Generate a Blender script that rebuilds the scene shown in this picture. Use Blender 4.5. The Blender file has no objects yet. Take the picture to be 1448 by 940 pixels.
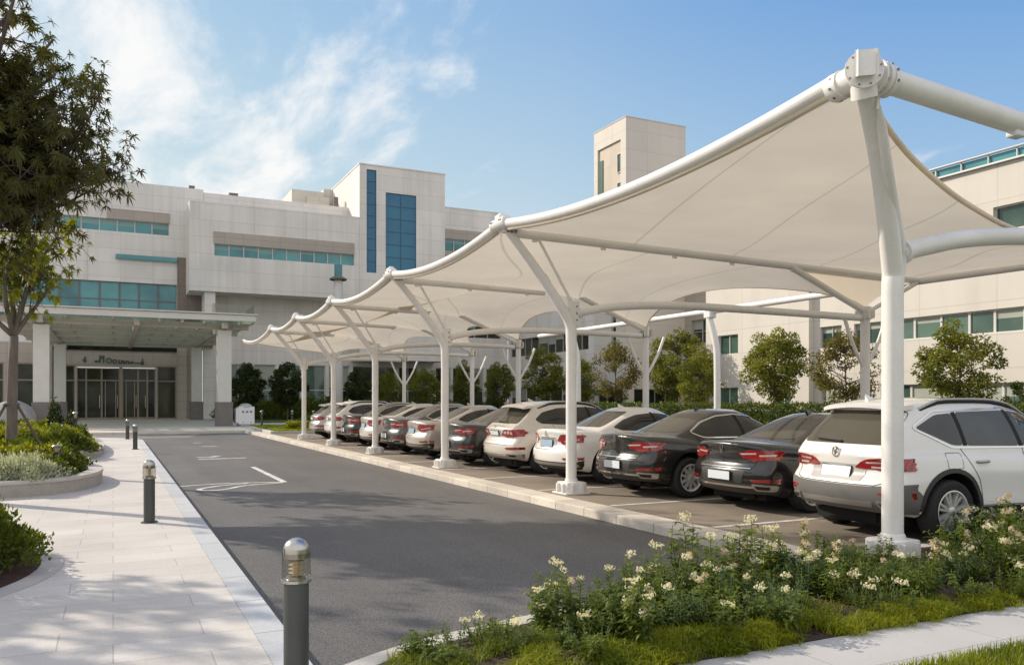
import bpy, bmesh, math, random
import numpy as np
from mathutils import Vector, Matrix, geometry
from mathutils.bvhtree import BVHTree

R = math.radians
scene = bpy.context.scene
COL = scene.collection
rnd = random.Random(7)

# ------------------------------------------------------------------ object helpers
def tag(o, label=None, cat=None, group=None, kind=None):
    if label: o['label'] = label
    if cat: o['category'] = cat
    if group: o['group'] = group
    if kind: o['kind'] = kind
    return o

def empty(name, loc=(0, 0, 0), rz=0.0, label=None, cat=None, group=None):
    o = bpy.data.objects.new(name, None)
    COL.objects.link(o)
    o.empty_display_size = 0.2
    o.location = loc
    o.rotation_euler = (0, 0, rz)
    return tag(o, label, cat, group)

def link_mesh(name, me, parent=None, loc=(0, 0, 0)):
    o = bpy.data.objects.new(name, me)
    COL.objects.link(o)
    o.location = loc
    if parent: o.parent = parent
    return o

def copy_tree(o, parent=None):
    c = o.copy()
    COL.objects.link(c)
    c.parent = parent
    for ch in o.children:
        copy_tree(ch, c)
    return c

class MB:
    """collects faces of one mesh object"""
    def __init__(s):
        s.v = []; s.f = []; s.m = []
    def add(s, vs, fs, mi=0):
        n = len(s.v)
        s.v.extend([tuple(p) for p in vs])
        for f in fs:
            s.f.append([i + n for i in f]); s.m.append(mi)
        return s
    def quad(s, a, b, c, d, mi=0):
        return s.add([a, b, c, d], [(0, 1, 2, 3)], mi)
    def box(s, x0, x1, y0, y1, z0, z1, mi=0, bev=0.0):
        if bev > 0:
            return s.bbox(x0, x1, y0, y1, z0, z1, bev, mi)
        vs = [(x0, y0, z0), (x1, y0, z0), (x1, y1, z0), (x0, y1, z0), (x0, y0, z1), (x1, y0, z1), (x1, y1, z1), (x0, y1, z1)]
        return s.add(vs, [(0, 3, 2, 1), (4, 5, 6, 7), (0, 1, 5, 4), (1, 2, 6, 5), (2, 3, 7, 6), (3, 0, 4, 7)], mi)
    def bbox(s, x0, x1, y0, y1, z0, z1, b, mi=0):
        bm = bmesh.new()
        bmesh.ops.create_cube(bm, size=1.0)
        for v in bm.verts:
            v.co = Vector(((x0 + x1) / 2 + v.co.x * (x1 - x0), (y0 + y1) / 2 + v.co.y * (y1 - y0), (z0 + z1) / 2 + v.co.z * (z1 - z0)))
        bmesh.ops.bevel(bm, geom=list(bm.edges), offset=b, segments=2, profile=0.5, affect='EDGES')
        return s.addbm(bm, mi)
    def addbm(s, bm, mi=0):
        bm.verts.index_update()
        s.add([v.co[:] for v in bm.verts], [[v.index for v in f.verts] for f in bm.faces], mi)
        bm.free()
        return s
    def obox(s, c, ax, ay, az, mi=0):
        """box from a centre and three half axis vectors"""
        c, ax, ay, az = Vector(c), Vector(ax), Vector(ay), Vector(az)
        vs = [c + i * ax + j * ay + k * az for k in (-1, 1) for i, j in ((-1, -1), (1, -1), (1, 1), (-1, 1))]
        return s.add(vs, [(0, 3, 2, 1), (4, 5, 6, 7), (0, 1, 5, 4), (1, 2, 6, 5), (2, 3, 7, 6), (3, 0, 4, 7)], mi)
    def tube(s, pts, r, n=10, mi=0, caps=True):
        pts = [Vector(p) for p in pts]
        k = len(pts)
        rs = [r] * k if not hasattr(r, '__len__') else list(r)
        prev = None
        rings = []
        for i, p in enumerate(pts):
            t = (pts[min(i + 1, k - 1)] - pts[max(i - 1, 0)])
            if t.length < 1e-9: t = Vector((0, 0, 1))
            t.normalize()
            if prev is None:
                a = Vector((0, 0, 1)) if abs(t.z) < 0.9 else Vector((1, 0, 0))
                u = t.cross(a).normalized()
            else:
                u = (prev - t * prev.dot(t))
                u = u.normalized() if u.length > 1e-6 else t.orthogonal().normalized()
            prev = u
            w = t.cross(u)
            rings.append([p + (u * math.cos(2 * math.pi * j / n) + w * math.sin(2 * math.pi * j / n)) * rs[i] for j in range(n)])
        vs = [q for ring in rings for q in ring]
        fs = []
        for i in range(k - 1):
            for j in range(n):
                j2 = (j + 1) % n
                fs.append((i * n + j, i * n + j2, (i + 1) * n + j2, (i + 1) * n + j))
        if caps:
            fs.append(tuple(range(n - 1, -1, -1)))
            fs.append(tuple((k - 1) * n + j for j in range(n)))
        return s.add(vs, fs, mi)
    def lathe(s, prof, c=(0, 0, 0), n=24, mi=0, axis='z'):
        """prof: list of (radius, height)"""
        vs = []; fs = []
        c = Vector(c)
        for r, z in prof:
            for j in range(n):
                a = 2 * math.pi * j / n
                if axis == 'z': p = Vector((r * math.cos(a), r * math.sin(a), z))
                elif axis == 'y': p = Vector((r * math.cos(a), z, -r * math.sin(a)))
                else: p = Vector((z, r * math.cos(a), r * math.sin(a)))
                vs.append(c + p)
        for i in range(len(prof) - 1):
            for j in range(n):
                j2 = (j + 1) % n
                fs.append((i * n + j, i * n + j2, (i + 1) * n + j2, (i + 1) * n + j))
        return s.add(vs, fs, mi)
    def prism(s, poly, z0, z1, mi=0, mi_side=None):
        n = len(poly)
        vs = [(x, y, z0) for x, y in poly] + [(x, y, z1) for x, y in poly]
        s.add(vs, [tuple(range(n, 2 * n))], mi)
        s.add(vs, [(i, (i + 1) % n, n + (i + 1) % n, n + i) for i in range(n)], mi if mi_side is None else mi_side)
        return s
    def mesh(s, name, mats, smooth=False, angle=None, uv=None):
        me = bpy.data.meshes.new(name)
        me.from_pydata(s.v, [], s.f)
        if not isinstance(mats, (list, tuple)): mats = [mats]
        for m in mats: me.materials.append(m)
        if any(s.m): me.polygons.foreach_set('material_index', s.m)
        if smooth:
            me.polygons.foreach_set('use_smooth', [True] * len(s.f))
            if angle: me.set_sharp_from_angle(angle=R(angle))
        if uv:
            l = me.uv_layers.new(name='UVMap')
            idx = np.zeros(len(me.loops), dtype=np.int32); me.loops.foreach_get('vertex_index', idx)
            l.data.foreach_set('uv', np.array(uv, dtype=np.float32)[idx].ravel())
        me.update()
        return me
    def build(s, name, mats, parent=None, smooth=False, angle=None, loc=(0, 0, 0), uv=None):
        return link_mesh(name, s.mesh(name, mats, smooth, angle, uv), parent, loc)

def smooth01(t):
    t = max(0.0, min(1.0, t)); return t * t * (3 - 2 * t)
def lerp(a, b, t): return a + (b - a) * t
def interp(x, pts):
    """smooth piecewise interpolation through (x, y) points (monotone cubic-ish Catmull-Rom)"""
    if x <= pts[0][0]: return pts[0][1]
    if x >= pts[-1][0]: return pts[-1][1]
    for i in range(len(pts) - 1):
        if x <= pts[i + 1][0]:
            x0, y0 = pts[i]; x1, y1 = pts[i + 1]
            h = x1 - x0
            def slope(k):
                if k == 0: return (pts[1][1] - pts[0][1]) / (pts[1][0] - pts[0][0])
                if k == len(pts) - 1: return (pts[-1][1] - pts[-2][1]) / (pts[-1][0] - pts[-2][0])
                return (pts[k + 1][1] - pts[k - 1][1]) / (pts[k + 1][0] - pts[k - 1][0])
            m0, m1 = slope(i) * h, slope(i + 1) * h
            t = (x - x0) / h
            return (2 * t**3 - 3 * t**2 + 1) * y0 + (t**3 - 2 * t**2 + t) * m0 + (-2 * t**3 + 3 * t**2) * y1 + (t**3 - t**2) * m1
def catmull(pts, n=8, closed=False):
    P = [Vector(p) for p in pts]
    out = []
    k = len(P)
    rng = range(k) if closed else range(k - 1)
    for i in rng:
        if closed: a, b, c, d = P[(i - 1) % k], P[i], P[(i + 1) % k], P[(i + 2) % k]
        else: a, b, c, d = P[max(i - 1, 0)], P[i], P[i + 1], P[min(i + 2, k - 1)]
        for j in range(n):
            t = j / n
            out.append(0.5 * ((2 * b) + (c - a) * t + (2 * a - 5 * b + 4 * c - d) * t * t + (3 * b - a - 3 * c + d) * t**3))
    if not closed: out.append(P[-1])
    return out

# ------------------------------------------------------------------ materials
class NT:
    def __init__(s, m):
        m.use_nodes = True
        s.t = m.node_tree; s.n = s.t.nodes; s.l = s.t.links
        s.n.clear()
    def new(s, typ, **kw):
        nd = s.n.new(typ)
        for k, v in kw.items():
            if k.startswith('i_'):
                key = k[2:]
                nd.inputs[int(key) if key.isdigit() else key].default_value = v
            else: setattr(nd, k, v)
        return nd
    def link(s, a, b): s.l.new(a, b)

def rgba(c): return (c[0], c[1], c[2], 1.0)

def mat(name, col, rough=0.6, metal=0.0, var=0.12, vscale=2.0, bump=0.0, bscale=60.0, coat=0.0, spec=0.5,
        world=False, rand=0.0, fine=0.0, fscale=80.0, trans=0.0, stretch=(1, 1, 1), emit=0.0, hue=0.0):
    m = bpy.data.materials.new(name)
    t = NT(m)
    out = t.new('ShaderNodeOutputMaterial')
    b = t.new('ShaderNodeBsdfPrincipled')
    b.inputs['Roughness'].default_value = rough
    b.inputs['Metallic'].default_value = metal
    b.inputs['Specular IOR Level'].default_value = spec
    b.inputs['Coat Weight'].default_value = coat
    b.inputs['Coat Roughness'].default_value = 0.02
    if emit:
        b.inputs['Emission Color'].default_value = rgba(col); b.inputs['Emission Strength'].default_value = emit
    src = t.new('ShaderNodeNewGeometry').outputs['Position'] if world else t.new('ShaderNodeTexCoord').outputs['Object']
    mp = t.new('ShaderNodeMapping'); mp.inputs['Scale'].default_value = stretch
    t.link(src, mp.inputs[0])
    nz = t.new('ShaderNodeTexNoise', i_Scale=vscale, i_Detail=5.0, i_Roughness=0.6)
    t.link(mp.outputs[0], nz.inputs['Vector'])
    mr = t.new('ShaderNodeMapRange', i_1=0.25, i_2=0.75, i_3=1.0 - var, i_4=1.0 + var)
    t.link(nz.outputs[0], mr.inputs[0])
    val = mr.outputs[0]
    if fine:
        n2 = t.new('ShaderNodeTexNoise', i_Scale=fscale, i_Detail=3.0, i_Roughness=0.7)
        t.link(mp.outputs[0], n2.inputs['Vector'])
        m2 = t.new('ShaderNodeMapRange', i_1=0.3, i_2=0.7, i_3=1.0 - fine, i_4=1.0 + fine)
        t.link(n2.outputs[0], m2.inputs[0])
        mu = t.new('ShaderNodeMath', operation='MULTIPLY'); t.link(val, mu.inputs[0]); t.link(m2.outputs[0], mu.inputs[1]); val = mu.outputs[0]
    if rand:
        oi = t.new('ShaderNodeObjectInfo')
        m3 = t.new('ShaderNodeMapRange', i_1=0.0, i_2=1.0, i_3=1.0 - rand, i_4=1.0 + rand)
        t.link(oi.outputs['Random'], m3.inputs[0])
        mu = t.new('ShaderNodeMath', operation='MULTIPLY'); t.link(val, mu.inputs[0]); t.link(m3.outputs[0], mu.inputs[1]); val = mu.outputs[0]
    mx = t.new('ShaderNodeVectorMath', operation='SCALE')
    mx.inputs[0].default_value = col
    t.link(val, mx.inputs['Scale'])
    colout = mx.outputs[0]
    if hue:
        hs = t.new('ShaderNodeHueSaturation')
        m4 = t.new('ShaderNodeMapRange', i_1=0.3, i_2=0.7, i_3=0.5 - hue, i_4=0.5 + hue)
        n4 = t.new('ShaderNodeTexNoise', i_Scale=vscale * 1.7, i_Detail=2.0)
        t.link(mp.outputs[0], n4.inputs['Vector']); t.link(n4.outputs[0], m4.inputs[0]); t.link(m4.outputs[0], hs.inputs['Hue'])
        t.link(colout, hs.inputs['Color']); colout = hs.outputs[0]
    t.link(colout, b.inputs['Base Color'])
    if bump:
        n3 = t.new('ShaderNodeTexNoise', i_Scale=bscale, i_Detail=4.0)
        t.link(mp.outputs[0], n3.inputs['Vector'])
        bp = t.new('ShaderNodeBump', i_Strength=bump, i_Distance=0.02)
        t.link(n3.outputs[0], bp.inputs['Height']); t.link(bp.outputs[0], b.inputs['Normal'])
    sh = b.outputs[0]
    if trans:
        tr = t.new('ShaderNodeBsdfTranslucent'); t.link(colout, tr.inputs[0])
        ms = t.new('ShaderNodeMixShader'); ms.inputs[0].default_value = trans
        t.link(sh, ms.inputs[1]); t.link(tr.outputs[0], ms.inputs[2]); sh = ms.outputs[0]
    t.link(sh, out.inputs[0])
    return m

def panel_mat(name, col, bw=2.4, bh=1.2, mortar=0.03, dark=0.82, var=0.05, rough=0.75, floor=False, offset=0.0, cvar=0.03, bump=0.15, swap=False, msmooth=0.1, fine=0.04, streak=0.0):
    """slabs / cladding panels with joints, in world space"""
    m = bpy.data.materials.new(name)
    t = NT(m)
    out = t.new('ShaderNodeOutputMaterial'); b = t.new('ShaderNodeBsdfPrincipled', i_Roughness=rough)
    pos = t.new('ShaderNodeNewGeometry').outputs['Position']
    sx = t.new('ShaderNodeSeparateXYZ'); t.link(pos, sx.inputs[0])
    cb = t.new('ShaderNodeCombineXYZ')
    if floor:
        t.link(sx.outputs[1 if swap else 0], cb.inputs[0]); t.link(sx.outputs[0 if swap else 1], cb.inputs[1])
    else:
        ad = t.new('ShaderNodeMath', operation='ADD'); t.link(sx.outputs[0], ad.inputs[0]); t.link(sx.outputs[1], ad.inputs[1])
        t.link(ad.outputs[0], cb.inputs[0]); t.link(sx.outputs[2], cb.inputs[1])
    br = t.new('ShaderNodeTexBrick', offset=offset, i_Scale=1.0)
    br.inputs['Mortar Size'].default_value = mortar; br.inputs['Mortar Smooth'].default_value = msmooth
    br.inputs['Brick Width'].default_value = bw; br.inputs['Row Height'].default_value = bh
    br.inputs['Color1'].default_value = (1 - cvar, 1 - cvar, 1 - cvar, 1); br.inputs['Color2'].default_value = (1 + cvar, 1 + cvar, 1 + cvar, 1)
    br.inputs['Mortar'].default_value = (dark, dark, dark, 1)
    t.link(cb.outputs[0], br.inputs['Vector'])
    nz = t.new('ShaderNodeTexNoise', i_Scale=0.35 if not floor else 0.8, i_Detail=6.0, i_Roughness=0.6); t.link(pos, nz.inputs['Vector'])
    mr = t.new('ShaderNodeMapRange', i_1=0.25, i_2=0.75, i_3=1 - var, i_4=1 + var); t.link(nz.outputs[0], mr.inputs[0])
    n2 = t.new('ShaderNodeTexNoise', i_Scale=40.0, i_Detail=4.0, i_Roughness=0.7); t.link(pos, n2.inputs['Vector'])
    m2 = t.new('ShaderNodeMapRange', i_1=0.3, i_2=0.7, i_3=1 - fine, i_4=1 + fine); t.link(n2.outputs[0], m2.inputs[0])
    mu = t.new('ShaderNodeMath', operation='MULTIPLY'); t.link(mr.outputs[0], mu.inputs[0]); t.link(m2.outputs[0], mu.inputs[1])
    val = mu.outputs[0]
    if streak:
        mp = t.new('ShaderNodeMapping'); mp.inputs['Scale'].default_value = (1.2, 1.2, 0.06)
        t.link(pos, mp.inputs[0])
        n3 = t.new('ShaderNodeTexNoise', i_Scale=1.0, i_Detail=5.0, i_Roughness=0.65); t.link(mp.outputs[0], n3.inputs['Vector'])
        m3 = t.new('ShaderNodeMapRange', i_1=0.45, i_2=0.8, i_3=1.0, i_4=1.0 - streak); t.link(n3.outputs[0], m3.inputs[0])
        mu2 = t.new('ShaderNodeMath', operation='MULTIPLY'); t.link(val, mu2.inputs[0]); t.link(m3.outputs[0], mu2.inputs[1]); val = mu2.outputs[0]
    sc = t.new('ShaderNodeVectorMath', operation='SCALE'); t.link(br.outputs['Color'], sc.inputs[0]); t.link(val, sc.inputs['Scale'])
    ml = t.new('ShaderNodeVectorMath', operation='MULTIPLY'); ml.inputs[1].default_value = col; t.link(sc.outputs[0], ml.inputs[0])
    t.link(ml.outputs[0], b.inputs['Base Color'])
    bp = t.new('ShaderNodeBump', i_Strength=bump, i_Distance=0.01); bp.invert = True
    ad2 = t.new('ShaderNodeMath', operation='MULTIPLY_ADD'); ad2.inputs[1].default_value = -0.3
    t.link(n2.outputs[0], ad2.inputs[0]); t.link(br.outputs['Fac'], ad2.inputs[2])
    t.link(ad2.outputs[0], bp.inputs['Height']); t.link(bp.outputs[0], b.inputs['Normal'])
    t.link(b.outputs[0], out.inputs[0])
    return m

def asphalt_mat(name, col):
    m = bpy.data.materials.new(name)
    t = NT(m)
    out = t.new('ShaderNodeOutputMaterial'); b = t.new('ShaderNodeBsdfPrincipled', i_Roughness=0.72)
    pos = t.new('ShaderNodeNewGeometry').outputs['Position']
    def noise(scale, det=4.0, st=(1, 1, 1), ro=0.6):
        mp = t.new('ShaderNodeMapping'); mp.inputs['Scale'].default_value = st; t.link(pos, mp.inputs[0])
        n = t.new('ShaderNodeTexNoise', i_Scale=scale, i_Detail=det, i_Roughness=ro); t.link(mp.outputs[0], n.inputs['Vector']); return n.outputs[0]
    def rng(s, a, b_, c, d):
        r = t.new('ShaderNodeMapRange', i_1=a, i_2=b_, i_3=c, i_4=d); t.link(s, r.inputs[0]); return r.outputs[0]
    def mul(a, b_):
        mu = t.new('ShaderNodeMath', operation='MULTIPLY'); t.link(a, mu.inputs[0]); t.link(b_, mu.inputs[1]); return mu.outputs[0]
    big = rng(noise(0.35), 0.3, 0.7, 0.85, 1.15)
    tracks = rng(noise(1.0, 3.0, (1.3, 0.07, 1)), 0.35, 0.7, 0.92, 1.1)
    f = noise(75, 4.0, ro=0.85)
    fine = rng(f, 0.41, 0.60, 0.55, 1.5)
    vor = t.new('ShaderNodeTexVoronoi', i_Scale=60.0); t.link(pos, vor.inputs['Vector'])
    chips = rng(vor.outputs['Distance'], 0.12, 0.62, 1.45, 0.72)
    stain = rng(noise(1.7, 5.0, ro=0.7), 0.58, 0.74, 1.0, 0.74)
    v = mul(mul(mul(big, stain), tracks), mul(fine, chips))
    sc = t.new('ShaderNodeVectorMath', operation='SCALE'); sc.inputs[0].default_value = col; t.link(v, sc.inputs['Scale'])
    t.link(sc.outputs[0], b.inputs['Base Color'])
    bp = t.new('ShaderNodeBump', i_Strength=0.5, i_Distance=0.012); t.link(f, bp.inputs['Height']); t.link(bp.outputs[0], b.inputs['Normal'])
    t.link(b.outputs[0], out.inputs[0])
    return m

def leaf_mat(name, col, col2, trans=0.35, rough=0.5, scale=0.9):
    """leaf with light and dark clumps, lets light through"""
    m = bpy.data.materials.new(name)
    t = NT(m)
    out = t.new('ShaderNodeOutputMaterial'); b = t.new('ShaderNodeBsdfPrincipled', i_Roughness=rough)
    b.inputs['Specular IOR Level'].default_value = 0.35
    pos = t.new('ShaderNodeNewGeometry')
    nz = t.new('ShaderNodeTexNoise', i_Scale=scale, i_Detail=3.0); t.link(pos.outputs['Position'], nz.inputs['Vector'])
    r1 = t.new('ShaderNodeMapRange', i_1=0.35, i_2=0.65, i_3=0.0, i_4=0.6); t.link(nz.outputs[0], r1.inputs[0])
    r2 = t.new('ShaderNodeMapRange', i_1=0.0, i_2=1.0, i_3=0.0, i_4=0.4); t.link(pos.outputs['Random Per Island'], r2.inputs[0])
    ad = t.new('ShaderNodeMath', operation='ADD'); t.link(r1.outputs[0], ad.inputs[0]); t.link(r2.outputs[0], ad.inputs[1])
    mx = t.new('ShaderNodeMix', data_type='RGBA'); mx.inputs['A'].default_value = rgba(col); mx.inputs['B'].default_value = rgba(col2)
    t.link(ad.outputs[0], mx.inputs['Factor'])
    t.link(mx.outputs['Result'], b.inputs['Base Color'])
    tr = t.new('ShaderNodeBsdfTranslucent')
    g = t.new('ShaderNodeVectorMath', operation='MULTIPLY'); g.inputs[1].default_value = (1.5, 1.5, 0.6); t.link(mx.outputs['Result'], g.inputs[0])
    t.link(g.outputs[0], tr.inputs[0])
    ms = t.new('ShaderNodeMixShader'); ms.inputs[0].default_value = trans
    t.link(b.outputs[0], ms.inputs[1]); t.link(tr.outputs[0], ms.inputs[2]); t.link(ms.outputs[0], out.inputs[0])
    return m

def glass_mat(name, col=(0.8, 0.8, 0.8), mixv=0.8):
    """thin clear glass: mostly see-through with a fresnel reflection"""
    m = bpy.data.materials.new(name)
    t = NT(m)
    out = t.new('ShaderNodeOutputMaterial')
    tr = t.new('ShaderNodeBsdfTransparent'); tr.inputs[0].default_value = rgba(col)
    gl = t.new('ShaderNodeBsdfGlossy', i_Roughness=0.03)
    fr = t.new('ShaderNodeLayerWeight', i_Blend=0.12)
    mr = t.new('ShaderNodeMapRange', i_1=0.0, i_2=1.0, i_3=1 - mixv, i_4=0.75); pw_ = t.new('ShaderNodeMath', operation='POWER'); pw_.inputs[1].default_value = 2.2; t.link(fr.outputs['Facing'], pw_.inputs[0]); t.link(pw_.outputs[0], mr.inputs[0])
    ms = t.new('ShaderNodeMixShader'); t.link(mr.outputs[0], ms.inputs[0]); t.link(tr.outputs[0], ms.inputs[1]); t.link(gl.outputs[0], ms.inputs[2])
    t.link(ms.outputs[0], out.inputs[0])
    return m

def window_mat(name, col, col2, rough=0.06, scale=0.5, ior=1.6):
    """tinted window pane: dark glass body with uneven tint and a sharp reflection"""
    m = bpy.data.materials.new(name)
    t = NT(m)
    out = t.new('ShaderNodeOutputMaterial'); b = t.new('ShaderNodeBsdfPrincipled', i_Roughness=rough)
    b.inputs['IOR'].default_value = ior
    pos = t.new('ShaderNodeNewGeometry').outputs['Position']
    nz = t.new('ShaderNodeTexNoise', i_Scale=scale, i_Detail=3.0); t.link(pos, nz.inputs['Vector'])
    oi = t.new('ShaderNodeObjectInfo')
    ad = t.new('ShaderNodeMath', operation='MULTIPLY_ADD'); ad.inputs[1].default_value = 0.5; t.link(oi.outputs['Random'], ad.inputs[0]); t.link(nz.outputs[0], ad.inputs[2])
    mr = t.new('ShaderNodeMapRange', i_1=0.4, i_2=1.0, i_3=0.0, i_4=1.0); t.link(ad.outputs[0], mr.inputs[0])
    mx = t.new('ShaderNodeMix', data_type='RGBA'); mx.inputs['A'].default_value = rgba(col); mx.inputs['B'].default_value = rgba(col2)
    t.link(mr.outputs[0], mx.inputs['Factor']); t.link(mx.outputs['Result'], b.inputs['Base Color'])
    n2 = t.new('ShaderNodeTexNoise', i_Scale=0.35, i_Detail=1.0); t.link(pos, n2.inputs['Vector'])
    bp = t.new('ShaderNodeBump', i_Strength=0.03, i_Distance=0.3); t.link(n2.outputs[0], bp.inputs['Height']); t.link(bp.outputs[0], b.inputs['Normal'])
    t.link(b.outputs[0], out.inputs[0])
    return m

def paint_mat(name, col, metal=0.3, rough=0.32):
    return mat(name, col, rough=rough, metal=metal, var=0.04, vscale=1.5, coat=1.0, fine=0.03, fscale=400)

M = {}
M['white_steel'] = mat('white_steel', (0.80, 0.78, 0.74), rough=0.36, var=0.07, vscale=2.2, fine=0.03, fscale=30, bump=0.02, bscale=6)
M['bolt'] = mat('bolt_steel', (0.25, 0.24, 0.22), rough=0.4, metal=0.8)
M['concrete'] = mat('concrete', (0.52, 0.49, 0.44), rough=0.85, var=0.14, vscale=2.5, fine=0.1, fscale=60, bump=0.15)
M['kerb_stone'] = panel_mat('kerb_stone', (0.62, 0.56, 0.48), bw=50, bh=0.9, mortar=0.012, dark=0.5, var=0.2, rough=0.85, floor=True, cvar=0.13, fine=0.16)
M['kerb_grey'] = panel_mat('kerb_grey', (0.50, 0.51, 0.52), bw=50, bh=1.0, mortar=0.009, dark=0.55, var=0.14, rough=0.8, floor=True, cvar=0.06, fine=0.1)
M['paving'] = panel_mat('paving', (0.58, 0.54, 0.495), bw=0.92, bh=0.44, mortar=0.005, dark=0.70, var=0.13, rough=0.8, floor=True, offset=0.37, cvar=0.055, fine=0.10)
M['plaza'] = panel_mat('plaza', (0.56, 0.50, 0.43), bw=1.2, bh=0.6, mortar=0.006, dark=0.75, var=0.12, rough=0.75, floor=True, offset=0.5, cvar=0.05)
M['driveway'] = panel_mat('driveway', (0.20, 0.18, 0.16), bw=0.6, bh=0.3, mortar=0.006, dark=0.8, var=0.15, rough=0.8, floor=True, offset=0.5, cvar=0.06)
M['front_path'] = panel_mat('front_path', (0.47, 0.455, 0.44), bw=1.5, bh=0.9, mortar=0.006, dark=0.72, var=0.08, rough=0.8, floor=True, offset=0.3, cvar=0.03)  # base colour darkened, tree shade is put into it
M['parking'] = panel_mat('parking', (0.23, 0.19, 0.15), bw=3.0, bh=2.8, mortar=0.006, dark=0.75, var=0.28, rough=0.85, floor=True, offset=0.0, cvar=0.05, fine=0.14)
M['asphalt'] = asphalt_mat('asphalt', (0.132, 0.125, 0.120))
M['lot'] = asphalt_mat('lot_asphalt', (0.10, 0.095, 0.09))
M['white_line'] = mat('white_line', (0.62, 0.605, 0.57), rough=0.85, var=0.35, vscale=5, fine=0.5, fscale=45, world=True)
M['worn_line'] = mat('worn_line', (0.46, 0.45, 0.43), rough=0.85, var=0.3, vscale=3, fine=0.35, fscale=90, world=True)
M['soil'] = mat('soil', (0.055, 0.033, 0.022), rough=0.95, var=0.4, vscale=6, fine=0.5, fscale=60, bump=1.0, bscale=35, world=True)
M['ground'] = mat('ground', (0.16, 0.155, 0.13), rough=0.95, var=0.2, vscale=0.3, fine=0.2, fscale=8, world=True)
M['turf'] = mat('turf', (0.075, 0.11, 0.02), rough=0.95, var=0.35, vscale=1.2, fine=0.4, fscale=50, bump=0.8, bscale=60, world=True)
# facades
M['wall'] = panel_mat('wall_panels', (0.76, 0.725, 0.68), bw=2.6, bh=1.25, mortar=0.035, dark=0.86, var=0.07, cvar=0.035, streak=0.20)
M['wall2'] = panel_mat('wall_smooth', (0.76, 0.725, 0.68), bw=4.6, bh=1.45, mortar=0.03, dark=0.85, var=0.07, cvar=0.035, streak=0.20)
M['wallw'] = panel_mat('wall_warm', (0.64, 0.595, 0.53), bw=4.2, bh=1.6, mortar=0.03, dark=0.86, var=0.05, cvar=0.02, streak=0.08)
M['wall_beige'] = panel_mat('wall_beige', (0.44, 0.385, 0.33), bw=1.6, bh=0.8, mortar=0.03, dark=0.82, var=0.08, cvar=0.04)
M['wall_brown'] = panel_mat('wall_brown', (0.24, 0.195, 0.16), bw=1.2, bh=0.6, mortar=0.025, dark=0.8, var=0.08, cvar=0.05)
M['dark_stone'] = mat('dark_stone', (0.17, 0.155, 0.145), rough=0.6, var=0.15, vscale=2, fine=0.1)
M['alu'] = mat('window_frame_metal', (0.45, 0.45, 0.44), rough=0.4, metal=0.4, var=0.05)
M['pale_frame'] = mat('pale_frame', (0.62, 0.60, 0.56), rough=0.5, var=0.06)
M['bronze'] = mat('bronze_frame', (0.30, 0.25, 0.20), rough=0.45, metal=0.3, var=0.08)
M['teal'] = window_mat('teal_glass', (0.03, 0.15, 0.18), (0.09, 0.33, 0.35))
M['blue'] = window_mat('blue_glass', (0.0, 0.10, 0.21), (0.012, 0.19, 0.31), rough=0.08, scale=0.3)
M['green_glass'] = window_mat('green_glass', (0.025, 0.06, 0.05), (0.10, 0.17, 0.13))
M['dark_glass'] = window_mat('dark_glass', (0.010, 0.014, 0.011), (0.060, 0.062, 0.040), scale=0.8, ior=1.33)
M['blind'] = mat('blind', (0.22, 0.36, 0.35), rough=0.6, var=0.06)
M['blind_pale'] = mat('blind_pale', (0.36, 0.38, 0.32), rough=0.6, var=0.08)
M['roofing'] = mat('roofing', (0.35, 0.33, 0.30), rough=0.9)
M['clear'] = glass_mat('clear_glass', (0.74, 0.75, 0.71), 0.93)
M['roof_glass'] = glass_mat('roof_glass', (0.62, 0.74, 0.69), 0.85)
# plants
M['bark'] = mat('bark', (0.10, 0.075, 0.06), rough=0.95, var=0.35, vscale=8, bump=0.6, bscale=30, stretch=(1, 1, 0.25))
M['bark_pale'] = mat('bark_pale', (0.20, 0.165, 0.14), rough=0.95, var=0.3, vscale=8, bump=0.6, bscale=30, stretch=(1, 1, 0.25))
M['stem'] = mat('stem', (0.10, 0.15, 0.04), rough=0.7, var=0.2)
M['leaf_big'] = leaf_mat('leaf_big', (0.036, 0.040, 0.011), (0.140, 0.130, 0.026), trans=0.40)
M['leaf_lime'] = leaf_mat('leaf_lime', (0.09, 0.12, 0.008), (0.34, 0.33, 0.025), trans=0.4)
M['leaf_tree'] = leaf_mat('leaf_tree', (0.062, 0.088, 0.014), (0.28, 0.275, 0.045), trans=0.42)
M['leaf_dark'] = leaf_mat('leaf_dark', (0.022, 0.040, 0.013), (0.070, 0.092, 0.024), trans=0.28)
M['leaf_rust'] = leaf_mat('leaf_rust', (0.075, 0.066, 0.018), (0.22, 0.185, 0.045), trans=0.42)
M['leaf_hedge'] = leaf_mat('leaf_hedge', (0.040, 0.068, 0.010), (0.14, 0.17, 0.028), trans=0.3, scale=1.5)
M['leaf_shrub'] = leaf_mat('leaf_shrub', (0.045, 0.075, 0.012), (0.16, 0.18, 0.022), trans=0.35, scale=3)
M['leaf_yellow'] = leaf_mat('leaf_yellow', (0.11, 0.14, 0.010), (0.34, 0.32, 0.02), trans=0.4, scale=2)
M['leaf_silver'] = leaf_mat('leaf_silver', (0.26, 0.30, 0.20), (0.72, 0.72, 0.62), trans=0.25, scale=5)
M['leaf_flower'] = leaf_mat('leaf_flower', (0.050, 0.088, 0.012), (0.215, 0.255, 0.032), trans=0.35, scale=4)
M['leaf_cool'] = leaf_mat('leaf_cool', (0.045, 0.085, 0.040), (0.12, 0.18, 0.075), trans=0.3, scale=4)
M['grass'] = leaf_mat('grass_blade', (0.090, 0.135, 0.008), (0.36, 0.37, 0.022), trans=0.4, scale=2.5)
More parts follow.
